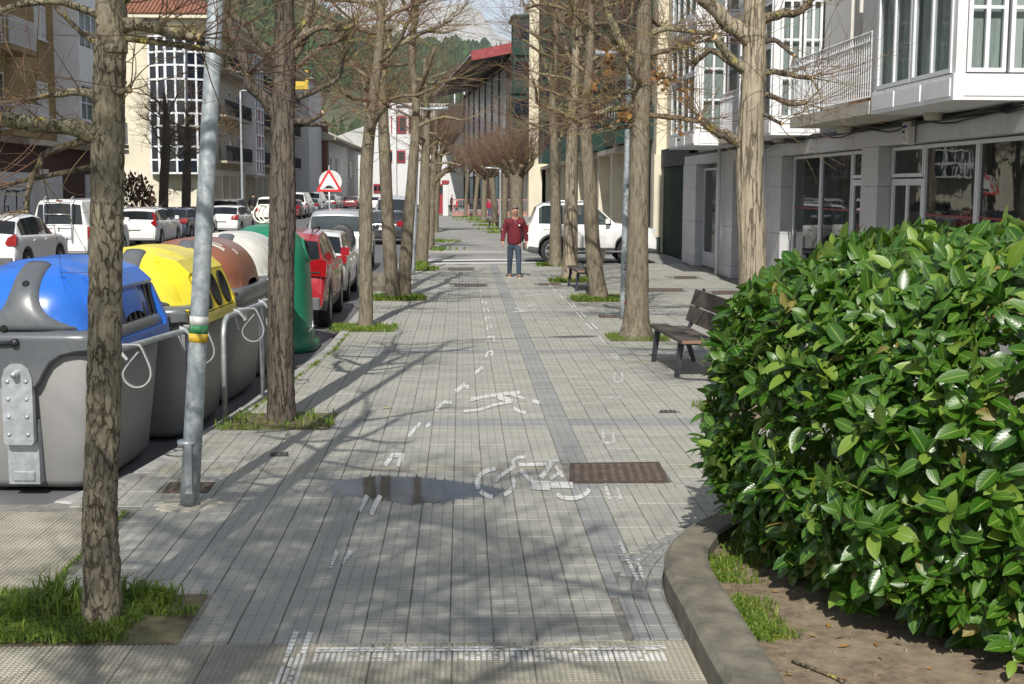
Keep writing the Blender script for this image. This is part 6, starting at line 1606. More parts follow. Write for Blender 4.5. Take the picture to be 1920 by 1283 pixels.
# ================================================================== rail with hanging loops
def rail(name, y0, y1, posts, loops, label):
    x0, x1 = kerbx(y0)+.06, kerbx(y1)+.06; t = thing(name, label, 'railing', (x0, y0, 0), 0, 'galvanised rails in front of the containers')
    X = lambda y: (x1-x0)*(y-y0)/(y1-y0)
    r = MB(); L = y1-y0; zt = 1.0; pts = [(0, 0, -.02), (0, 0, zt-.16), (X(y0+.05), .05, zt-.05), (X(y0+.15), .15, zt)] if posts[0] == 0 else [(0, 0, zt)]
    pts += [(X(y0+f*L), f*L, zt) for f in (.3, .5, .7, .85)]+[(X(y1), L, zt)]
    r.tube(pts, .026, 12); r.build('rail', M_GALV, t)
    for p in posts[1:]: MB().tube([(X(y0+p), p, -.02), (X(y0+p), p, zt-.02)], .023, 12).build('post', M_GALV, t)
    for ly in loops:
        q = MB(); c = Vector((X(y0+ly), ly, zt)); P2 = [(.0, .045), (.15, .045), (.185, .03), (.21, -.02), (.255, -.14), (.25, -.22), (.20, -.275), (.13, -.285), (.07, -.25), (.045, -.19), (.07, -.13), (.165, -.015)]
        sm = lerp_path([(x, 0, z, 0) for x, z in P2], 34); pts = [p for p, _ in sm]
        rings = []
        for i, p in enumerate(pts):
            tt = (pts[min(i+1, 33)]-pts[max(i-1, 0)]).normalized(); nn = Vector((-tt.z, 0, tt.x))*.005
            rings.append([c+p+nn+Vector((0, -.018, 0)), c+p+nn+Vector((0, .018, 0)), c+p-nn+Vector((0, .018, 0)), c+p-nn+Vector((0, -.018, 0))])
        q.loft(rings, smooth=False); q.build('hanging_loop', M_GALVB, t)
        k = MB(); k.prism([(-.03, .05), (.03, .03), (.10, -.06), (.085, -.075), (.02, 0), (-.03, 0)], ly-.055, ly-.045, 'Y', 0, Matrix.Translation((X(y0+ly), 0, zt))); k.tube([c+Vector((-.02, -.1, .0)), c+Vector((.03, -.1, -.16))], .008, 6); k.build('bracket', M_GALVB, t)
rail('bin_rail', 9.82, 11.75, [0, 1.7], [.25, 1.62], 'galvanised rail with teardrop loops before the blue-lidded container')
rail('bin_rail', 12.55, 14.35, [0, 1.55], [.55, 1.6], 'galvanised rail with teardrop loops before the yellow-lidded container')

# ================================================================== lamp posts, sign, benches
M_GALVS = mat('galvanised_spangled', (.34, .375, .39), .5, .35, var=.3, vs=22, dirt=(.45, .48, .49), dirts=11)
M_LAMPW = mat('lamp_cover', (.40, .42, .43), .35, .3)
def lamp_post(label, base, top, r0, r1, arm=None, hd=None, bands=None, rust=False, group='lamp posts'):
    t = thing('lamp_post', label, 'lamp post', (base.x, base.y, base.z), 0, group); d = top-base
    n = 14; MB().tube([d*(i/n) for i in range(n+1)], [r0+(r1-r0)*i/n for i in range(n+1)], 20).build('pole', M_GALVS, t)
    if arm:
        MB().tube([d, d+Vector(arm)*.15+Vector((0, 0, .06)), d+Vector(arm)], r1*.7, 10).build('arm', M_GALVS, t)
        e = d+Vector(arm); ux = Vector(arm); ux.z = 0; ux.normalize(); L = hd or .55
        M = Matrix.Translation(e) @ Matrix.Rotation(math.atan2(ux.y, ux.x), 4, 'Z')
        h = MB(); h.loft([[M @ Vector((x, w*y, z+zz)) for y, zz in ((-1, 0), (-.8, .05), (0, .075), (.8, .05), (1, 0), (0, -.02))] for x, w, z in ((-.08, .05, 0), (.05, .11, 0), (L*.6, .13, .01), (L, .07, .01))]); h.build('lamp_head', M_LAMPW, t)
    for z0, z1, m in bands or []:
        f = lambda z: d*(z/d.z); MB().tube([f(z0), f(z1)], [r0+(r1-r0)*z0/d.z+.0025, r0+(r1-r0)*z1/d.z+.0025], 20).build('sticker_band', m, t)
    return t
b0 = G(355, 948); t0 = A(405, 0, b0.y+.15); dirv = (t0-b0)/t0.z
lamp = lamp_post('leaning galvanised lamp post with white, green and yellow sticker bands in the foreground', b0, b0+dirv*8.5, .0685, .038, (1.6, .2, .25), .6,
    [(1.285, 1.345, mat('band_white', (.62, .61, .58), .6, dirt=(.42, .41, .38), dirts=22)), (1.225, 1.285, mat('band_green', (.03, .22, .075), .6, dirt=(.22, .32, .22), dirts=22)), (1.165, 1.225, mat('band_yellow', (.62, .39, .02), .6, dirt=(.5, .42, .15), dirts=22))])
mb = MB(); mb.lathe([(.073, .44), (.074, .455), (.073, .47)], 20); mb.box((-.01, -.078, .10), (.04, -.06, .45)); mb.build('conduit', M_GALV, lamp)
cb = MB(); rg = random.Random(4)
for k in range(13):
    a = 6.28*k/13; r = rg.uniform(.13, .2); M = Matrix.Translation((b0.x+math.cos(a)*r, b0.y+math.sin(a)*r*.8, .004)) @ Matrix.Rotation(a+rg.gauss(0, .3), 4, 'Z'); s = rg.uniform(.05, .08); cb.bbox((-s, -s*.7, -.02), (s, s*.7, rg.uniform(.002, .008)), .008, 0, M)
stuff(cb.build('broken_concrete', mat('pale_mortar', (.40, .375, .30), .9, var=.25, vs=20, bmp=.6)))
b1 = G(1168, 598); M_RUST = mat('rust_spots', (.26, .10, .05), .9, var=.4, vs=30)
lp = lamp_post('lamp post with rust flecks beside the thick grey trunk', b1, A(1180, 118, b1.y), .062, .045, (-.22, 0, .12), .36)
mb = MB(); rg = random.Random(2)
for z, a in ((.28, -1.2), (.34, -.9), (.62, -1.0), (.70, -.7), (.86, -1.1), (.98, -.8), (.15, -1.1), (.5, -.9)):
    c = Vector((math.cos(a)*.0615, math.sin(a)*.0615, z)); mb.lathe([(rg.uniform(.014, .03), 0), (.008, .0025)], 8, 0, (0, 0, 0), 'Z', True, Matrix.Translation(c) @ Matrix.Rotation(a, 4, 'Z') @ Matrix.Rotation(R(90), 4, 'Y'))
mb.build('rust_spot', M_RUST, lp)
b2_ = G(774, 516); lamp_post('slim lamp post among the trees of the left row', b2_, A(785, 208, b2_.y), .058, .04, (.35, 0, .03), .4)
b3 = G(400, 400); 
lamp_post('tall pale lamp post across the street beside the stone side facade', Vector((-13.9, 84, 0)), Vector((-13.9, 84, 8.2)), .09, .06, (.7, 0, .05), .7)
lamp_post('tall dark lamp post across the street before the glass bay', Vector((-14.9, 72, 0)), Vector((-14.75, 72, 9.6)), .09, .06, (.6, 0, .05), .7)
lamp_post('short lamp post by the pollarded trees near the school fence', G(938, 432), A(938, 318, G(938, 432).y), .06, .045, (-.4, 0, .05), .4)

M_WHITE = mat('sign_white', (.78, .78, .77), .45); M_REDS = mat('sign_red', (.58, .025, .03), .45); M_BLK = mat('sign_black', (.02, .02, .02), .5)
sg = thing('road_sign', 'triangular red-bordered speed hump warning sign with a round plate behind it', 'sign', (-4.72, 46.5, 0))
zc = A(617, 344, 46.5).z; xo = A(617, 344, 46.5).x+4.72
def rtri(s, r=.05, n=4):
    pts = []
    for k in range(3):
        a = R(90+120*k); c = Vector((math.cos(a), math.sin(a)))*(s-2*r)
        for i in range(n+1):
            b = a+R(-60+120*i/n); pts.append((c.x+r*math.cos(b), c.y+r*math.sin(b)))
    return pts
T_ = lambda pts: [(xo+x, zc-.02+y) for x, y in pts]
MB().tube([(xo, .04, -.1), (xo, .04, zc+.62)], .03, 12).build('post', M_GALVB, sg)
MB().prism(T_(rtri(.545)), 0, -.012, 'Y').build('border', M_REDS, sg)
MB().prism(T_(rtri(.385, .03)), -.0125, -.016, 'Y').build('face', M_WHITE, sg)
MB().prism(T_([(-.20, -.165), (.20, -.165), (.20, -.13), (.135, -.125), (.10, -.075), (.05, -.05), (-.05, -.05), (-.10, -.075), (-.135, -.125), (-.20, -.13)]), -.0165, -.02, 'Y').build('hump_symbol', M_BLK, sg)
MB().lathe([(.40, 0), (.40, .012)], 32, 0, (xo+.04, .075, zc+.06), 'Y', False).build('round_plate', mat('plate_back', (.60, .61, .60), .5, .3), sg)

M_WOOD = mat('weathered_wood', (.078, .062, .050), .75, var=.35, vs=8, dirt=(.12, .105, .09), dirts=5, bmp=.5, bs=50, scale=(1, .25, 1))
M_WOOD2 = mat('worn_wood_end', (.235, .13, .085), .8, var=.3, vs=20)
M_STEEL = mat('dark_steel', (.055, .06, .07), .5, .4, var=.2, vs=10)
def bench(label, p, rz, L=1.95):
    """faces -X before turning; seat along Y"""
    t = thing('bench', label, 'bench', (p.x, p.y, 0), rz, 'slatted benches along the right row of trees')
    for k, (x0, x1) in enumerate(((-.24, .005), (.02, .25))):
        z = .43-.03*k; s = MB(); s.bbox((x0, -L/2, z), (x1, L/2, z+.045), .008, 0); 
        s.box((x0+.01, -L/2-.002, z+.006), (x1-.01, -L/2, z+.038), 1); s.build('seat_plank', [M_WOOD, M_WOOD2], t)
    Mb = Matrix.Translation((.235, 0, .50)) @ Matrix.Rotation(R(17), 4, 'Y')
    for k in range(2): MB().bbox((0, -L/2, .02+.225*k), (.042, L/2, .02+.225*k+.21), .008, 0, Mb).build('back_plank', M_WOOD, t)
    for y in (-L*.36, L*.36):
        f = MB(); f.prism([(-.26, 0), (-.205, 0), (-.145, .43), (-.22, .43)], y-.025, y+.025, 'Y'); f.build('leg', M_STEEL, t)
        f = MB(); f.prism([(.28, 0), (.33, 0), (.20, .43), (.12, .43)], y-.025, y+.025, 'Y'); f.build('leg', M_STEEL, t)
        f = MB(); f.prism([(-.2, .395), (.2, .37), (.30, .52), (.44, .95), (.41, .96), (.25, .545), (.2, .43), (-.2, .43)], y-.02, y+.02, 'Y'); f.build('bracket', M_STEEL, t)
bf = G(1275, 716); bb_ = G(1231, 678)
bench('dark wooden bench on the open paving next to the round hedge, nearest of the benches', Vector((2.78, 16.2, 0)), R(3))
q = G(1075, 548); bench('dark wooden bench half hidden by a leaning trunk, between two trees', Vector((2.72, 29.3, 0)), R(2))
q = G(905, 428); bench('small dark bench far up the path by the pollarded trees', Vector((1.75, 73, 0)), R(0), 1.8)
rk = MB(); rg = random.Random(14)
rk.loft([[Vector((.30*k*math.cos(a*.7854)+.05*rg.gauss(0, .5), .24*k*math.sin(a*.7854)+.04*rg.gauss(0, .5), z)) for a in range(8)] for k, z in ((1, -.05), (1.05, .1), (.9, .26), (.55, .38))], smooth=False)
p = G(716, 545); tag(rk.build('boulder', M_CONC, None, (p.x, p.y, 0)), 'rough pale boulder at the kerb left of the twin-stem tree', 'boulder')
p = G(797, 482); rk = MB(); rk.lathe([(.14, 0), (.15, .06), (.10, .14), (.02, .17)], 10); tag(rk.build('boulder', M_STUDW, None, (p.x, p.y, 0)), 'small whitish stone at the foot of the tree by the side street', 'boulder')
# ================================================================== vehicles
M_GL = glass('car_glass', (.010, .013, .014), .03)
M_GLT = glass('car_glass_clear', (.03, .045, .05), .04, .35)
M_TYRE = mat('tyre', (.022, .022, .023), .85, var=.3, vs=20); M_ALLOY = mat('alloy', (.52, .53, .54), .3, .8, var=.1, vs=6); M_RIMD = mat('rim_dark', (.06, .06, .065), .4, .6)
M_TRIM = mat('black_trim', (.03, .031, .033), .55, var=.2, vs=10); M_TRIMG = mat('grey_cladding', (.10, .105, .11), .6, var=.12, vs=6)
M_RED = mat('tail_red', (.26, .006, .010), .15, var=.25, vs=14, coat=.8); M_LAMP = mat('lamp_clear', (.60, .62, .63), .12, coat=.6); M_ORNG = mat('lamp_amber', (.62, .22, .03), .2)
M_PLATE = mat('plate_white', (.72, .72, .70), .5); M_CHROME = mat('chrome', (.62, .63, .64), .12, .95)
P_ = {'white': paint('paint_white', (.74, .74, .73), .28), 'silver': paint('paint_silver', (.50, .52, .53), .3, .5), 'red': paint('paint_red', (.33, .012, .022), .25), 'black': paint('paint_black', (.015, .017, .022), .2),
      'navy': paint('paint_navy', (.018, .028, .05), .2), 'grey': paint('paint_grey', (.12, .13, .145), .28, .4), 'beige': paint('paint_beige', (.25, .225, .185), .3, .4), 'wine': paint('paint_wine', (.16, .02, .03), .25), 'blue': paint('paint_blue_grey', (.16, .21, .27), .28, .4)}
SHAPES = {
 'hatch': dict(L=4.25, W=1.79, H=1.46, top=[(0, .60), (.05, .84), (.11, 1.0), (.16, 1.03), (.58, 1.38), (.85, 1.44), (1.75, 1.46), (2.3, 1.41), (3.02, 1.0), (3.6, .92), (4.08, .78), (4.25, .52)], rg=(.17, .57), ws=(2.36, 2.98), belt=(.99, .92), side=((.50, 1.12), (1.18, 2.02), (2.08, 2.86)), wy=(.82, 3.36), wr=.315),
 'wagon': dict(L=4.6, W=1.82, H=1.55, top=[(0, .62), (.05, .92), (.10, 1.04), (.14, 1.06), (.38, 1.42), (.6, 1.50), (1.8, 1.55), (2.5, 1.48), (3.2, 1.05), (3.9, .97), (4.4, .82), (4.6, .55)], rg=(.15, .37), ws=(2.56, 3.15), belt=(1.03, .96), side=((.32, .98), (1.04, 1.98), (2.04, 3.02)), wy=(.92, 3.66), wr=.325),
 'cross': dict(L=4.3, W=1.82, H=1.64, top=[(0, .66), (.05, .95), (.12, 1.12), (.18, 1.15), (.52, 1.50), (.8, 1.60), (1.8, 1.64), (2.35, 1.57), (3.0, 1.14), (3.6, 1.07), (4.1, .92), (4.3, .6)], rg=(.19, .51), ws=(2.42, 2.96), belt=(1.10, 1.02), side=((.50, 1.10), (1.16, 2.0), (2.06, 2.84)), wy=(.82, 3.40), wr=.345, clad=1),
 'suv': dict(L=4.1, W=1.75, H=1.75, top=[(0, .72), (.04, 1.0), (.07, 1.14), (.10, 1.16), (.24, 1.62), (.42, 1.72), (1.8, 1.75), (2.25, 1.70), (2.8, 1.16), (3.4, 1.08), (3.95, .98), (4.1, .65)], rg=(.105, .23), ws=(2.3, 2.76), belt=(1.12, 1.06), side=((.28, .92), (.98, 1.78), (1.84, 2.66)), wy=(.75, 3.25), wr=.345, clad=1),
 'offroad': dict(L=3.95, W=1.88, H=1.86, top=[(0, .78), (.04, 1.10), (.08, 1.22), (.12, 1.24), (.30, 1.72), (.5, 1.83), (1.75, 1.86), (2.1, 1.79), (2.70, 1.24), (3.1, 1.19), (3.75, 1.10), (3.95, .80)], rg=(.13, .29), ws=(2.16, 2.65), belt=(1.20, 1.13), side=((.36, 1.08), (1.24, 2.56)), wy=(.80, 3.12), wr=.385, clad=1),
 'van': dict(L=4.85, W=1.92, H=1.97, top=[(0, .6), (.03, 1.0), (.05, 1.16), (.07, 1.18), (.16, 1.86), (.32, 1.95), (3.1, 1.97), (3.5, 1.88), (4.15, 1.22), (4.55, 1.05), (4.75, .9), (4.85, .6)], rg=(.075, .155), ws=(3.55, 4.12), belt=(1.16, 1.08), side=((2.78, 3.82),), wy=(.95, 3.95), wr=.33),
 'mpv': dict(L=4.5, W=1.86, H=1.74, top=[(0, .65), (.05, 1.0), (.09, 1.12), (.13, 1.14), (.32, 1.6), (.55, 1.70), (2.0, 1.74), (2.6, 1.65), (3.4, 1.1), (3.9, 1.0), (4.35, .82), (4.5, .55)], rg=(.14, .31), ws=(2.68, 3.34), belt=(1.1, 1.02), side=((.36, 1.05), (1.12, 2.05), (2.1, 3.1)), wy=(.88, 3.6), wr=.32),
 'sedan': dict(L=4.4, W=1.74, H=1.41, top=[(0, .58), (.04, .84), (.10, .95), (.55, 1.0), (.62, 1.01), (1.15, 1.34), (1.4, 1.39), (2.1, 1.41), (2.5, 1.35), (3.15, .97), (3.7, .9), (4.2, .76), (4.4, .5)], rg=(.66, 1.14), ws=(2.56, 3.1), belt=(.97, .91), side=((1.05, 1.75), (1.81, 2.96)), wy=(.86, 3.45), wr=.31)}
def interp(tab, y):
    if y <= tab[0][0]: return tab[0][1]
    for (a, va), (b, vb) in zip(tab, tab[1:]):
        if y <= b: return va+(vb-va)*(y-a)/(b-a)
    return tab[-1][1]
def wheel_meshes(r, w, spokes, rimm):
    ty = MB(); ty.lathe([(r*.60, -w/2+.02), (r*.66, -w/2), (r*.93, -w/2+.005), (r, -w/2+.035), (r, w/2-.035), (r*.93, w/2-.005), (r*.66, w/2), (r*.60, w/2-.02)], 28, 0, (0, 0, 0), 'X')
    rm = MB(); rm.lathe([(r*.64, w/2-.05), (r*.655, w/2-.006), (r*.60, w/2-.004), (r*.56, w/2-.045)], 28, 0, (0, 0, 0), 'X'); rm.lathe([(r*.6, w/2-.06), (r*.6, w/2-.052)], 28, 1, (0, 0, 0), 'X')
    rm.lathe([(r*.16, w/2-.05), (r*.16, w/2-.012), (r*.10, w/2-.006)], 14, 0, (0, 0, 0), 'X')
    for k in range(spokes):
        M = Matrix.Rotation(6.2832*k/spokes, 4, 'X'); rm.prism([(r*.10, -r*.085), (r*.10, r*.085), (r*.58, r*.12), (r*.58, -r*.12)], w/2-.045, w/2-.012, 'X', 0, M)
    return ty.mesh('wheel', M_TYRE), rm.mesh('rim', [rimm, M_RIMD])
WM = {}
def make_car(shape, col, loc, rz, label, group=None, name='parked_car', detail=2, lights='block', tl=None, clear=False, plate=True, cladmat=None, rack=False, spokes=5, cat='car', tld=.12):
    s = SHAPES[shape]; L, W, wr = s['L'], s['W'], s['wr']; t = thing(name, label, cat, loc, rz, group)
    P = P_[col]; zs = .24 if not s.get('clad') else .30; ra = wr+.065; zc = wr
    ys = {0, L}
    for p in s['top']: ys.add(p[0])
    for wy in s['wy']:
        for f in (1, .985, .93, .82, .64, .4, .14): ys.add(wy-ra*f); ys.add(wy+ra*f)
    for a, b in s['side']: ys.update((a, b))
    ys.update(s['rg']); ys.update(s['ws']); y = .2
    while y < L: ys.add(y); y += .22 if detail > 1 else .45
    ys = sorted(ys); yy = [ys[0]]
    for y in ys[1:]:
        if y-yy[-1] > .008: yy.append(y)
    ys = yy
    def sec(y):
        top = interp(s['top'], y); bl = s['belt'][0]+(s['belt'][1]-s['belt'][0])*y/L
        e = abs(y-L/2)/(L/2); w = W/2*(1-.02*e**2-.075*max(0, (e-.82)/.18)**2)
        cab = top > bl+.05; belt = min(bl, top-.045)
        zb = zs+.06*max(0, (e-.85)/.15)
        for wy in s['wy']:
            if abs(y-wy) < ra: zb = max(zb, zc+math.sqrt(max(0, ra*ra-(y-wy)**2)))
        zb = min(zb, belt-.12)
        lw = lambda f: zb+(belt-zb)*f
        wt = w*.945-(top-belt)*.27 if cab else w*.86
        p = [(0, zb), (w*.72, zb), (w*.955, zb), (w*.985, lw(.22)), (w, lw(.52)), (w*.99, lw(.86)), (w*.962, belt)]
        if cab: p += [(w*.945, belt+.02), (wt, top-.075), (wt-.035, top-.028), (wt*.55, top), (0, top+.012)]
        else: p += [(w*.94, belt+.012), (w*.89, top-.016), (w*.82, top-.004), (w*.45, top+.006), (0, top+.012)]
        return p, zb
    secs = [sec(y) for y in ys]; n = 12
    vid = lambda k, i, sd: (k*2+sd)*n+i
    V = []
    for y, (p, _) in zip(ys, secs):
        for sd in (1, -1):
            for x, z in p: V.append(Vector((sd*x, y, z)))
    body, panes = MB(), {}
    body.v = [tuple(v) for v in V]
    for k in range(len(ys)-1):
        ym = (ys[k]+ys[k+1])/2
        for sd in (0, 1):
            for i in range(n-1):
                f = (vid(k, i, sd), vid(k+1, i, sd), vid(k+1, i+1, sd), vid(k, i+1, sd))
                if sd == 1: f = f[::-1]
                key = None
                if i == 7:
                    for q, (a, b) in enumerate(s['side']):
                        if a < ym < b: key = ('side_window', sd, q)
                elif i in (8, 9, 10):
                    if s['rg'][0] < ym < s['rg'][1] and i > 8: key = ('rear_window', 0, 0)
                    if s['ws'][0] < ym < s['ws'][1] and i > 8: key = ('windscreen', 0, 0)
                if key: panes.setdefault(key, []).append(f)
                else:
                    mi = 1 if i < 2 else (2 if (s.get('clad') and i == 2) or (i == 2 and min(secs[k][1], secs[k+1][1]) < .3) and s.get('clad') else 0)
                    if mi == 0 and i == 7 and s['side'][0][0]-.02 < ym < s['side'][-1][1]: mi = 1
                    body.f.append(f); body.m.append(mi); body.s.append(i not in (6, 7))
    for k, fl in ((0, 1), (len(ys)-1, 0)):
        for i in range(n-1):
            f = (vid(k, i, 0), vid(k, i+1, 0), vid(k, i+1, 1), vid(k, i, 1)); body.f.append(f if fl else f[::-1]); body.m.append(2 if i < 3 and s.get('clad') else (1 if i < 2 else 0)); body.s.append(False)
    body.build('body', [P, M_TRIM, cladmat or M_TRIMG], t)
    for (nm, sd, q), fs in panes.items():
        ids = sorted({i for f in fs for i in f}); mp = {i: j for j, i in enumerate(ids)}
        MB().add([V[i] for i in ids], [tuple(mp[i] for i in f) for f in fs], 0, True).build(nm, M_GLT if clear else M_GL, t)
    key = (wr, spokes)
    if key not in WM: WM[key] = wheel_meshes(wr, .205, spokes, M_ALLOY)
    for wy in s['wy']:
        for sd in (1, -1):
            o = inst('wheel', WM[key][0], t, (sd*(W/2-.115), wy, wr), (0, 0, 0 if sd > 0 else math.pi)); inst('rim', WM[key][1], o, (0, 0, 0))
    bl = s['belt'][0]; w0 = W/2
    tl = tl or ([(.56, .80), (.93, .78), (.985, .96), (.97, 1.02), (.60, .97)])
    for sd in (1, -1):
        q = MB(); q.prism([(sd*w0*x, z) for x, z in (tl if sd > 0 else tl[::-1])], -.008, tld, 'Y')
        q.build('tail_light', M_RED, t)
        if detail > 1:
            h = MB(); z1 = s['top'][-2][1]; h.prism([(sd*w0*x, z1+z) for x, z in ((.55, -.16), (.90, -.15), (.93, -.02), (.6, -.06))], L-.26, L-.012, 'Y'); h.build('headlight', M_LAMP, t)
        ym = s['ws'][1]-.18; mi = MB(); mi.loft([[Vector((sd*(w0+.02+.16*a), ym+.02*b-.05*a, bl+.08+c)) for b, c in ((-3, -.06), (3, -.05), (3, .07), (-3, .09))] for a in (0, .5, 1)], smooth=False); mi.build('mirror', P if detail > 1 and col not in ('silver',) else M_TRIM, t)
    if detail > 1:
        for sd in (1, -1):
            for a, b in s['side'][-2:]:
                d = MB(); d.bbox((sd*(w0*.995)-.012, a+.12 if b-a > .5 else a, bl-.16), (sd*(w0*.995)+.014, a+.30, bl-.125), .006); d.build('door_handle', P, t)
        bm = MB(); bm.bbox((-w0*.86, -.05, .36), (w0*.86, .04, .56), .02); bm.build('bumper', (cladmat or M_TRIMG) if s.get('clad') else P, t)
    if plate: MB().bbox((-.26, -.065 if detail > 1 else -.02, .62 if shape not in ('hatch', 'wagon') else .70), (.26, -.045 if detail > 1 else .02, .73 if shape not in ('hatch', 'wagon') else .81), .004).build('number_plate', M_PLATE, t)
    if rack:
        for sd in (1, -1): MB().tube([(sd*w0*.66, .7, s['H']-.03), (sd*w0*.67, .85, s['H']+.035), (sd*w0*.67, 1.9, s['H']+.035), (sd*w0*.66, 2.05, s['H']-.03)], .016, 8).build('roof_rail', M_TRIM if rack == 1 else M_ALLOY, t)
    return t
RP = 'cars parked along the near kerb, seen from behind'
c = make_car('cross', 'red', (-3.12, 21.6, ZR), R(1), 'red crossover parked behind the green bottle bank', RP, rack=1, tl=[(.50, 1.02), (.62, .92), (.97, .90), (.99, 1.16), (.9, 1.20), (.62, 1.16)])
for sd in (1, -1): MB().box((sd*.91*.66-.12, -.022, .965), (sd*.91*.66+.18, -.01, .985)).build('chrome_strip', M_CHROME, c)
c = make_car('hatch', 'white', (-3.22, 26.7, ZR), R(1), 'white hatchback with wide red tail lights parked ahead of the red crossover', RP, tl=[(.52, .84), (.97, .83), (.99, .96), (.93, 1.0), (.55, .98)])
MB().box((-.72, -.03, .44), (-.45, -.012, .475)).build('reflector', M_RED, c); MB().box((.45, -.055, .44), (.72, -.045, .475)).build('reflector', M_RED, c); MB().bbox((-.8, -.058, .24), (.8, .0, .38), .02).build('lower_bumper', M_TRIM, c)
c = make_car('suv', 'silver', (-3.5, 36.3, ZR), R(0), 'old silver off-roader with a black spare wheel on its tailgate', RP, clear=True, tl=[(.80, .78), (.97, .78), (.97, 1.08), (.80, 1.08)])
w = MB(); w.lathe([(.30, -.16), (.36, -.15), (.385, -.10), (.385, .02), (.3, .03)], 30, 0, (.18, -.05, .98), 'Y'); sp_ = w.build('spare_wheel', M_TRIM, c)
w = MB(); w.prism([(.10, .90), (.26, .90), (.27, .99), (.22, 1.03), (.12, 1.0)], -.225, -.212, 'Y'); w.build('cover_emblem', M_WHITE, sp_)
w = MB(); w.box((-.62, .75, .78), (-.14, 1.0, 1.36)); w.box((.14, .75, .78), (.62, 1.0, 1.36)); w.build('seat', M_TRIMG, c)
make_car('sedan', 'black', (-3.2, 54.5, ZR), 0, 'black saloon parked beyond the side street behind the twin-stem tree', RP, cladmat=M_ALLOY)
make_car('van', 'silver', (-3.2, 61, ZR), 0, 'silver van parked ahead of the black saloon', RP, detail=1)
OP = 'cars parked along the opposite pavement'
c = make_car('cross', 'white', (-12.15, 33.6, ZR), R(-1), 'white crossover nearest on the opposite side, with red tail lights', OP, tl=[(.66, .92), (.72, .86), (.97, .86), (.99, 1.08), (.94, 1.16), (.74, 1.06)], rack=1)
c = make_car('van', 'white', (-12.5, 41.2, ZR), R(-1), 'white camper van with a tubular ladder on its tailgate', OP, name='camper_van', cat='van', plate=True, tl=[(.92, .75), (.99, .75), (.99, 1.12), (.92, 1.12)])
ld = MB()
for x in (-.42, .42): ld.tube([(x, -.06, .62), (x, -.08, 1.2), (x, -.05, 1.75), (x, .06, 2.02), (x, .25, 2.05)], .02, 8)
for z in (.8, 1.15, 1.5, 1.86): ld.tube([(-.42, -.07 if z < 1.7 else -.02, z), (.42, -.07 if z < 1.7 else -.02, z)], .016, 8)
ld.build('ladder', M_GALVB, c); MB().box((-.1, .13, 1.90), (.1, .16, 1.935)).build('brake_light', M_RED, c)
make_car('wagon', 'white', (-12.75, 51.5, ZR), R(-1), 'white estate car with tall red tail lights ahead of the camper van', OP, tl=[(.88, .85), (.99, .85), (.93, 1.30), (.84, 1.40), (.82, 1.36), (.86, 1.05), (.72, .98)], rack=2)
make_car('hatch', 'navy', (-12.8, 57.6, ZR), R(-1), 'dark blue hatchback ahead of the white estate car', OP)
make_car('sedan', 'black', (-12.85, 63, ZR), R(-1), 'black saloon on the opposite side, hidden to its roof', OP)
make_car('hatch', 'white', (-11.75, 64.5, ZR), R(-3), 'small white hatchback standing out from the opposite row', OP)
make_car('mpv', 'beige', (-13.3, 74, ZR), R(-1), 'beige people carrier below the glass corner building', OP)
make_car('suv', 'white', (-12.6, 86, ZR), R(-1), 'white off-roader beside the pedestrian in black', OP, detail=1)
for shp, col, x, y, lab in (('hatch', 'wine', -12.9, 98, 'dark red hatchback far up the street behind the dark trunk'), ('van', 'white', -13.1, 104, 'white van far up the street behind the dark trunk'), ('hatch', 'blue', -12.9, 111, 'blue-grey hatchback far up the street'),
        ('van', 'silver', -13.4, 118, 'silver van far up the opposite row'), ('mpv', 'grey', -13.0, 127, 'dark grey people carrier behind the road sign'), ('hatch', 'white', -13.4, 136, 'white hatchback beyond the road sign'), ('sedan', 'wine', -12.2, 144, 'red saloon across the end of the street'), ('hatch', 'white', -9.0, 136, 'white hatchback in the middle of the far street'),
        ('hatch', 'grey', -8.2, 160, 'grey hatchback at the far end of the street')):
    make_car(shp, col, (x, y, ZR), R(-1), lab, OP, detail=1, plate=False)
# white three-door off-roader crossing the path
M_CL = M_TRIMG
c = make_car('offroad', 'white', (1.98, 40.55, -.03), R(-90), 'white three-door off-roader standing across the path in the side street', 'vehicles in the side street', clear=True, rack=2, spokes=6, tld=.035, tl=[(.84, .92), (.93, .92), (.93, 1.16), (.84, 1.16)])
w = MB(); w.lathe([(.30, -.14), (.355, -.13), (.375, -.08), (.375, .02), (.3, .03)], 30, 0, (0, -.07, 1.0), 'Y'); w.build('spare_wheel', M_TRIM, c)
for sd in (1, -1): MB().bbox((sd*.93-.05, 1.35, .36), (sd*.93+.05, 2.9, .40), .01).build('side_step', M_ALLOY, c)
w = MB(); w.box((-.68, 1.55, .75), (.68, 1.85, 1.45)); w.box((-.68, .55, .75), (.68, .8, 1.38)); w.build('seat', M_TRIM, c)
# ================================================================== people
def skin_mesh(verts, edges, radii, root=0, sub=2):
    me = bpy.data.meshes.new('figure'); me.from_pydata([Vector(v) for v in verts], edges, []); o = bpy.data.objects.new('figure', me); COL.objects.link(o)
    o.modifiers.new('s', 'SKIN'); su = o.modifiers.new('u', 'SUBSURF'); su.levels = sub
    sv = me.skin_vertices[0].data
    for i, r in enumerate(radii): sv[i].radius = r if isinstance(r, tuple) else (r, r)
    sv[root].use_root = True
    dg = bpy.context.evaluated_depsgraph_get(); dg.update(); out = bpy.data.meshes.new_from_object(o.evaluated_get(dg))
    bpy.data.objects.remove(o); 
    for p in out.polygons: p.use_smooth = True
    return out
def chain(V, E, Rr, pts, start=None):
    prev = start; ids = []
    for x, y, z, r in pts:
        V.append((x, y, z)); Rr.append(r); i = len(V)-1; ids.append(i)
        if prev is not None: E.append((prev, i))
        prev = i
    return ids
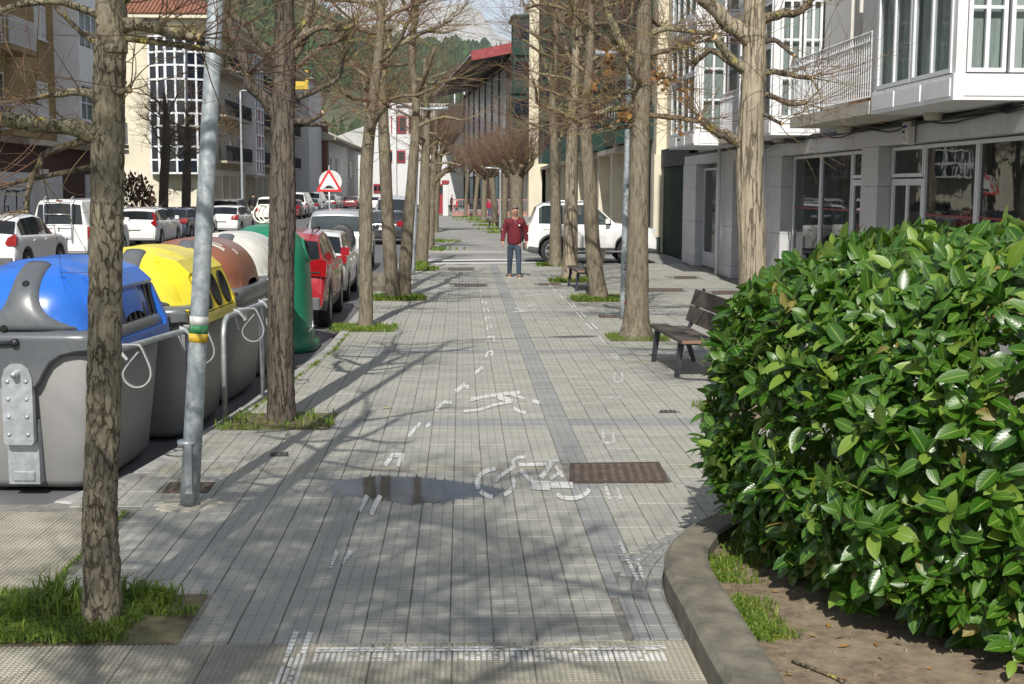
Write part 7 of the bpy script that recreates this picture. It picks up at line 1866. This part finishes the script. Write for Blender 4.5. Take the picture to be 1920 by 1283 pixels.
M_SKIN = mat('skin', (.50, .27, .19), .55, var=.1, vs=30); M_HAIRG = mat('grey_hair', (.16, .14, .125), .8, var=.3, vs=60); M_DHAIR = mat('dark_hair', (.03, .022, .018), .7)
def cloth(name, col): return mat(name, col, .85, var=.2, vs=14, bmp=.3, bs=90)
def figure(label, loc, rz, h, top, legs, hair, shoes=(.06, .05, .04), stride=.0, lean=0.0, armsw=.05, group=None, sole=None, detail=True, skirt=None):
    """walking figure, faces -Y before turning; built 1.75 m tall and scaled"""
    t = thing('person', label, 'person', loc, rz, group); k = h/1.75
    t.scale = (k, k, k); mt, ml, mh, ms = cloth('cloth_%02x%02x%02x' % tuple(int(c*255) for c in top), top), cloth('cloth_%02x%02x%02x' % tuple(int(c*255) for c in legs), legs), hair, mat('shoe_%02x%02x' % (int(shoes[0]*255), int(shoes[1]*255)), shoes, .7)
    Y = lambda z: -lean*max(0, z-.9)      # lean forward above the hips
    hipz, shz = .92, 1.43; s = stride
    # body: continuous skin figure
    V, E, Rr = [], [], []
    sp = chain(V, E, Rr, [(0, Y(.92), .92, (.135, .10)), (0, Y(1.1), 1.10, (.135, .105)), (0, Y(1.3), 1.30, (.15, .11)), (0, Y(1.43), 1.43, (.10, .085)), (0, Y(1.5)-.005, 1.50, .058), (0, Y(1.56)-.025, 1.56, .072), (0, Y(1.64)-.035, 1.64, (.086, .104)), (0, Y(1.7)-.03, 1.705, (.072, .088))])
    AR = {}
    for sd in (1, -1):
        sw = armsw*sd
        ids = chain(V, E, Rr, [(sd*.17, Y(1.41), 1.41, .065), (sd*.272, Y(1.17)+.02+sw*.4, 1.15, .048), (sd*.305, Y(.95)-.06+sw, .93, .036), (sd*.305, Y(.88)-.075+sw*1.1, .865, .036)], sp[3]); AR[sd] = (V[ids[2]], V[ids[3]])
        hx, hy, hz_ = V[ids[3]]
        for f in range(4):
            xo = hx-sd*.012; yo = hy+(-.03+.02*f); ln = (.07, .082, .078, .06)[f]
            chain(V, E, Rr, [(xo, yo, hz_-.045, .0105), (xo-sd*.01, yo-.004, hz_-.045-ln*.55, .0092), (xo-sd*.028, yo-.006, hz_-.045-ln*.9, .0078)], ids[3])
        chain(V, E, Rr, [(hx-sd*.012, hy-.045, hz_-.03, .0115), (hx-sd*.02, hy-.062, hz_-.07, .0095)], ids[3])
        f_ = -s*sd
        chain(V, E, Rr, [(sd*.095, 0, .86, .088), (sd*.095, f_*.5-.02, .49, .058), (sd*.095, f_+.02, .10, .042), (sd*.10, f_-.02, .055, .04), (sd*.115, f_-.13, .035, .034)], sp[0])
    me = skin_mesh(V, E, Rr); me.materials.append(M_SKIN); bo = bpy.data.objects.new('body', me); COL.objects.link(bo); bo.parent = t
    # jacket
    V, E, Rr = [], [], []
    sp = chain(V, E, Rr, [(0, Y(.80), .80, (.185, .145)), (0, Y(.90), .90, (.195, .155)), (0, Y(1.0), 1.0, (.20, .165)), (0, Y(1.15), 1.15, (.20, .17)), (0, Y(1.3), 1.30, (.20, .15)), (0, Y(1.42), 1.42, (.145, .105)), (0, Y(1.49)-.004, 1.50, (.078, .08))])
    for sd in (1, -1):
        sw = armsw*sd
        chain(V, E, Rr, [(sd*.19, Y(1.41), 1.40, .088), (sd*.272, Y(1.17)+.02+sw*.4, 1.15, .070), (sd*.305, Y(.95)-.06+sw, .935, .056), (sd*.305, Y(.91)-.068+sw, .90, .053)], sp[5])
    me = skin_mesh(V, E, Rr); me.materials.append(mt); o = bpy.data.objects.new('jacket', me); COL.objects.link(o); o.parent = t
    # trousers
    V, E, Rr = [], [], []
    sp = chain(V, E, Rr, [(0, 0, .93, (.145, .115)), (0, 0, .86, (.155, .12))])
    for sd in (1, -1):
        f_ = -s*sd
        chain(V, E, Rr, [(sd*.092, f_*.1, .78, .096), (sd*.097, f_*.5-.02, .49, .076), (sd*.098, f_*.8, .28, .066), (sd*.098, f_+.02, .10, .060), (sd*.098, f_+.02, .075, .060)], sp[1])
    me = skin_mesh(V, E, Rr); me.materials.append(ml); o = bpy.data.objects.new('trousers', me); COL.objects.link(o); o.parent = t
    for sd in (1, -1):
        f_ = -s*sd; q = MB(); rr = []
        for y, w, h0 in ((.075, .036, .095), (.03, .046, .115), (-.03, .047, .10), (-.09, .052, .07), (-.145, .048, .058), (-.18, .03, .045)):
            rr.append([Vector((sd*.105+w*math.cos(a)*1.0, f_+y, .02+max(0, math.sin(a))*(h0-.02))) for a in [6.2832*i/12 for i in range(12)]])
        q.loft(rr); q.build('shoe', ms, t)
        q = MB(); q.prism([(sd*.105+w, y+f_) for w, y in ((-.045, .08), (.045, .08), (.055, -.09), (.04, -.175), (.0, -.195), (-.04, -.175), (-.055, -.09))][::(1)], 0, .024, 'Z'); q.build('sole', mat('sole_pale', (.55, .48, .38), .8) if sole else ms, t)
    # hair
    q = MB(); rr = []; c = Vector((0, Y(1.68)-.026, 1.672))
    for th in [R(a) for a in (8, 30, 52, 72, 90)]:
        rr.append([c+Vector((.074*math.sin(th)*math.cos(p), .026+.088*math.sin(th)*math.sin(p)+.0, .088*math.cos(th)+(-.03*math.sin(th) if math.sin(p) > -.2 else .055*math.sin(th)))) for p in [6.2832*i/16 for i in range(16)]])
    q.loft(rr); q.build('hair', mh, t)
    if detail:
        for sd in (1, -1):
            q = MB(); q.lathe([(.0085, -.004), (.011, 0), (.0085, .005)], 8, 0, (sd*.031, Y(1.64)-.122, 1.648), 'Y'); q.build('eye', M_BLK, t)
            q = MB(); q.lathe([(.012, -.012), (.026, 0), (.016, .012)], 10, 0, (sd*.084, Y(1.64)-.025, 1.635), 'X'); q.build('ear', M_SKIN, t)
            q = MB(); q.box((sd*.031-.018, Y(1.66)-.132, 1.664), (sd*.031+.018, Y(1.66)-.116, 1.671)); q.build('eyebrow', mh, t)
        q = MB(); q.loft([[(-.008, Y(1.64)-.118, 1.652), (.008, Y(1.64)-.118, 1.652), (0, Y(1.64)-.13, 1.652)], [(-.016, Y(1.62)-.115, 1.612), (.016, Y(1.62)-.115, 1.612), (0, Y(1.62)-.15, 1.616)], [(-.013, Y(1.6)-.112, 1.602), (.013, Y(1.6)-.112, 1.602), (0, Y(1.6)-.135, 1.604)]]); q.build('nose', M_SKIN, t)
        q = MB(); q.box((-.026, Y(1.58)-.108, 1.576), (.026, Y(1.58)-.098, 1.584)); q.build('mouth', mat('lips', (.30, .11, .09), .6), t)
    return t
p = G(964, 521)
man = figure('grey-haired man in a dark red zipped jacket and jeans walking towards us on the path', (p.x, p.y, 0), R(4), 1.78, (.135, .012, .022), (.035, .055, .085), M_HAIRG, (.12, .085, .05), .17, .16, .09, sole=True)
q = MB(); q.tube([(0, -.205, 1.47), (0, -.212, 1.34)], .006, 5); q.build('zip', M_GALVB, man)
for x, y, z, s_ in ((.10, -.222, 1.30, .022), (-.30, -.11, 1.20, .018), (.325, -.10, 1.10, .018)):
    q = MB(); q.lathe([(s_, -.006), (s_, .006)], 10, 0, (x, y, z), 'Y'); q.build('badge', M_WHITE, man)
figure('pedestrian in black walking away on the opposite pavement', (A(475, 370, 95).x, 95, 0), R(180), 1.78, (.012, .012, .014), (.015, .015, .018), M_DHAIR, (.02, .02, .02), .15, 0, .04, detail=False)
def kids(label, px, Y, h, top, legs, rz, st=.1, grp=None): 
    x = A(px, 395, Y).x; figure(label, (x, Y, 0), rz, h, top, legs, M_DHAIR, (.03, .03, .03), st, .1, .08, grp, detail=False)
kids('child in a bright red coat running in the school yard', 856, 109, 1.35, (.60, .02, .05), (.03, .03, .05), R(80), .22)
kids('child in a crimson jacket and blue jeans by the school fence', 918, 101, 1.4, (.40, .015, .05), (.04, .07, .15), R(10), .05)
for k, (px, Y, c, lab) in enumerate(((829, 119, (.55, .52, .5), 'pupil in a pale top in the school yard, left of two'), (836, 121, (.03, .03, .035), 'pupil in black in the school yard behind the running child'), (846, 124, (.05, .045, .06), 'pupil in dark grey in the school yard above the running child'))):
    kids(lab, px, Y, 1.6, c, (.02, .02, .03), R(40*k), .06, 'pupils in the school yard')
# dark litter bin by the fence, graffiti and signs
q = MB(); text_strokes(q, 'GTZ', .05, 1.15, lambda u, v: (XL+.175-B1.x, 46.9+.7+u-B1.y, 1.05+v*.9)); q.build('graffiti', M_GRAF, GRAF1[0])
q = MB(); x0 = A(312, 360, YB-.07).x; text_strokes(q, 'SKvPe', .05, .55, lambda u, v: (x0+u*1.05-B2.x, -.07, 1.75+v*.75)); q.build('graffiti', mat('graffiti_grey', (.15, .14, .13), .8), b2)
q = MB(); text_strokes(q, 'BON', .09, .9, lambda u, v: (XL+.15-B2.x, 121.8+u*1.6-B2.y, 1.7+v)); q.build('lettering', M_GRAF, bon)
q = MB(); text_strokes(q, 'cadena', .012, .055, lambda u, v: (-.128, .07-u*.75, .25+v)); text_strokes(q, 'cal', .012, .055, lambda u, v: (-.128, .05-u*.75, .175+v)); q.build('lettering', mat('alarm_blue', (.03, .06, .25), .5), ALARM)
# trees and bush across the street
OG = 'bare trees along the opposite pavement'
tree('plane_tree', 'bare tree on the opposite pavement behind the camper van', OG, 46, [(131, 408, 30), (130, 380, 28), (130, 320, 26), (132, 250, 22), (134, 200, 18)], B_GREY, auto=(2.8, 5.2, 11, (.9, 2.0)), seed=71, ntw=9, top=5.8)
tree('plane_tree', 'thick bare tree on the opposite pavement beside the brown bush', OG, 52, [(233, 412, 40), (233, 380, 34), (234, 300, 32), (238, 220, 26), (236, 160, 20)], B_GREY, auto=(3.2, 6.6, 12, (.9, 2.0)), seed=73, ntw=9, top=7)
tree('plane_tree', 'bare tree before the glass bay, left of two', OG, 68, [(306, 432, 20), (306, 400, 18), (308, 330, 17), (312, 250, 15)], B_DARK, auto=(3.4, 6.4, 11, (.9, 2.2)), seed=75, ntw=10, top=7)
tree('plane_tree', 'bare tree before the glass bay, right of two', OG, 70, [(349, 430, 18), (349, 400, 17), (350, 330, 16), (352, 270, 13)], B_DARK, auto=(3.2, 5.6, 11, (.9, 2.4)), seed=77, ntw=12, top=6.2)
bs = A(250, 390, 58); t = thing('bush', 'brown-leaved bush at the corner of the stone building', 'bush', (bs.x, 58, 0)); rg = random.Random(5); q = MB(); st_ = MB()
for _ in range(900):
    a, b_ = rg.random()*6.28, math.acos(rg.uniform(-.6, 1)); r = rg.uniform(.4, 1)**.5; p = Vector((1.0*r*math.sin(b_)*math.cos(a), .9*r*math.sin(b_)*math.sin(a), 1.5+1.35*r*math.cos(b_))); s_ = rg.uniform(.08, .16)
    M = Matrix.Translation(p) @ Matrix.Rotation(rg.random()*6.3, 4, 'Z') @ Matrix.Rotation(rg.random()*3, 4, 'X'); q.add([M @ Vector(v) for v in ((-s_*.5, 0, 0), (0, -s_, 0), (s_*.5, 0, .02), (0, s_, 0))], [(0, 1, 2, 3)])
stuff(q.build('foliage', mat('brown_leaf', (.10, .055, .03), .8, var=.5, vs=6), t))
for _ in range(30): twig(st_, Vector((0, 0, 0)), Vector((rg.gauss(0, .5), rg.gauss(0, .5), 1)), rg.uniform(1.6, 3), .018, rg, 0, 1)
st_.build('stems', B_DARK, t)

# ================================================================== hazy air between here and the mountain
hm = bpy.data.materials.new('haze'); hm.use_nodes = True; hm.node_tree.nodes.clear()
ho = hm.node_tree.nodes.new('ShaderNodeOutputMaterial'); pv = hm.node_tree.nodes.new('ShaderNodeVolumePrincipled')
pv.inputs['Color'].default_value = (.93, .95, 1.0, 1); pv.inputs['Density'].default_value = .00006; pv.inputs['Anisotropy'].default_value = .0
hm.node_tree.links.new(pv.outputs[0], ho.inputs['Volume'])
hz_top = max((o.matrix_world @ Vector(c)).z for o in bpy.data.objects if o.type == 'MESH' and o.name.startswith(('mountain', 'hill')) for c in o.bound_box)+60
stuff(MB().box((-7200, -600, -400), (7200, 9400, hz_top)).build('haze', hm))
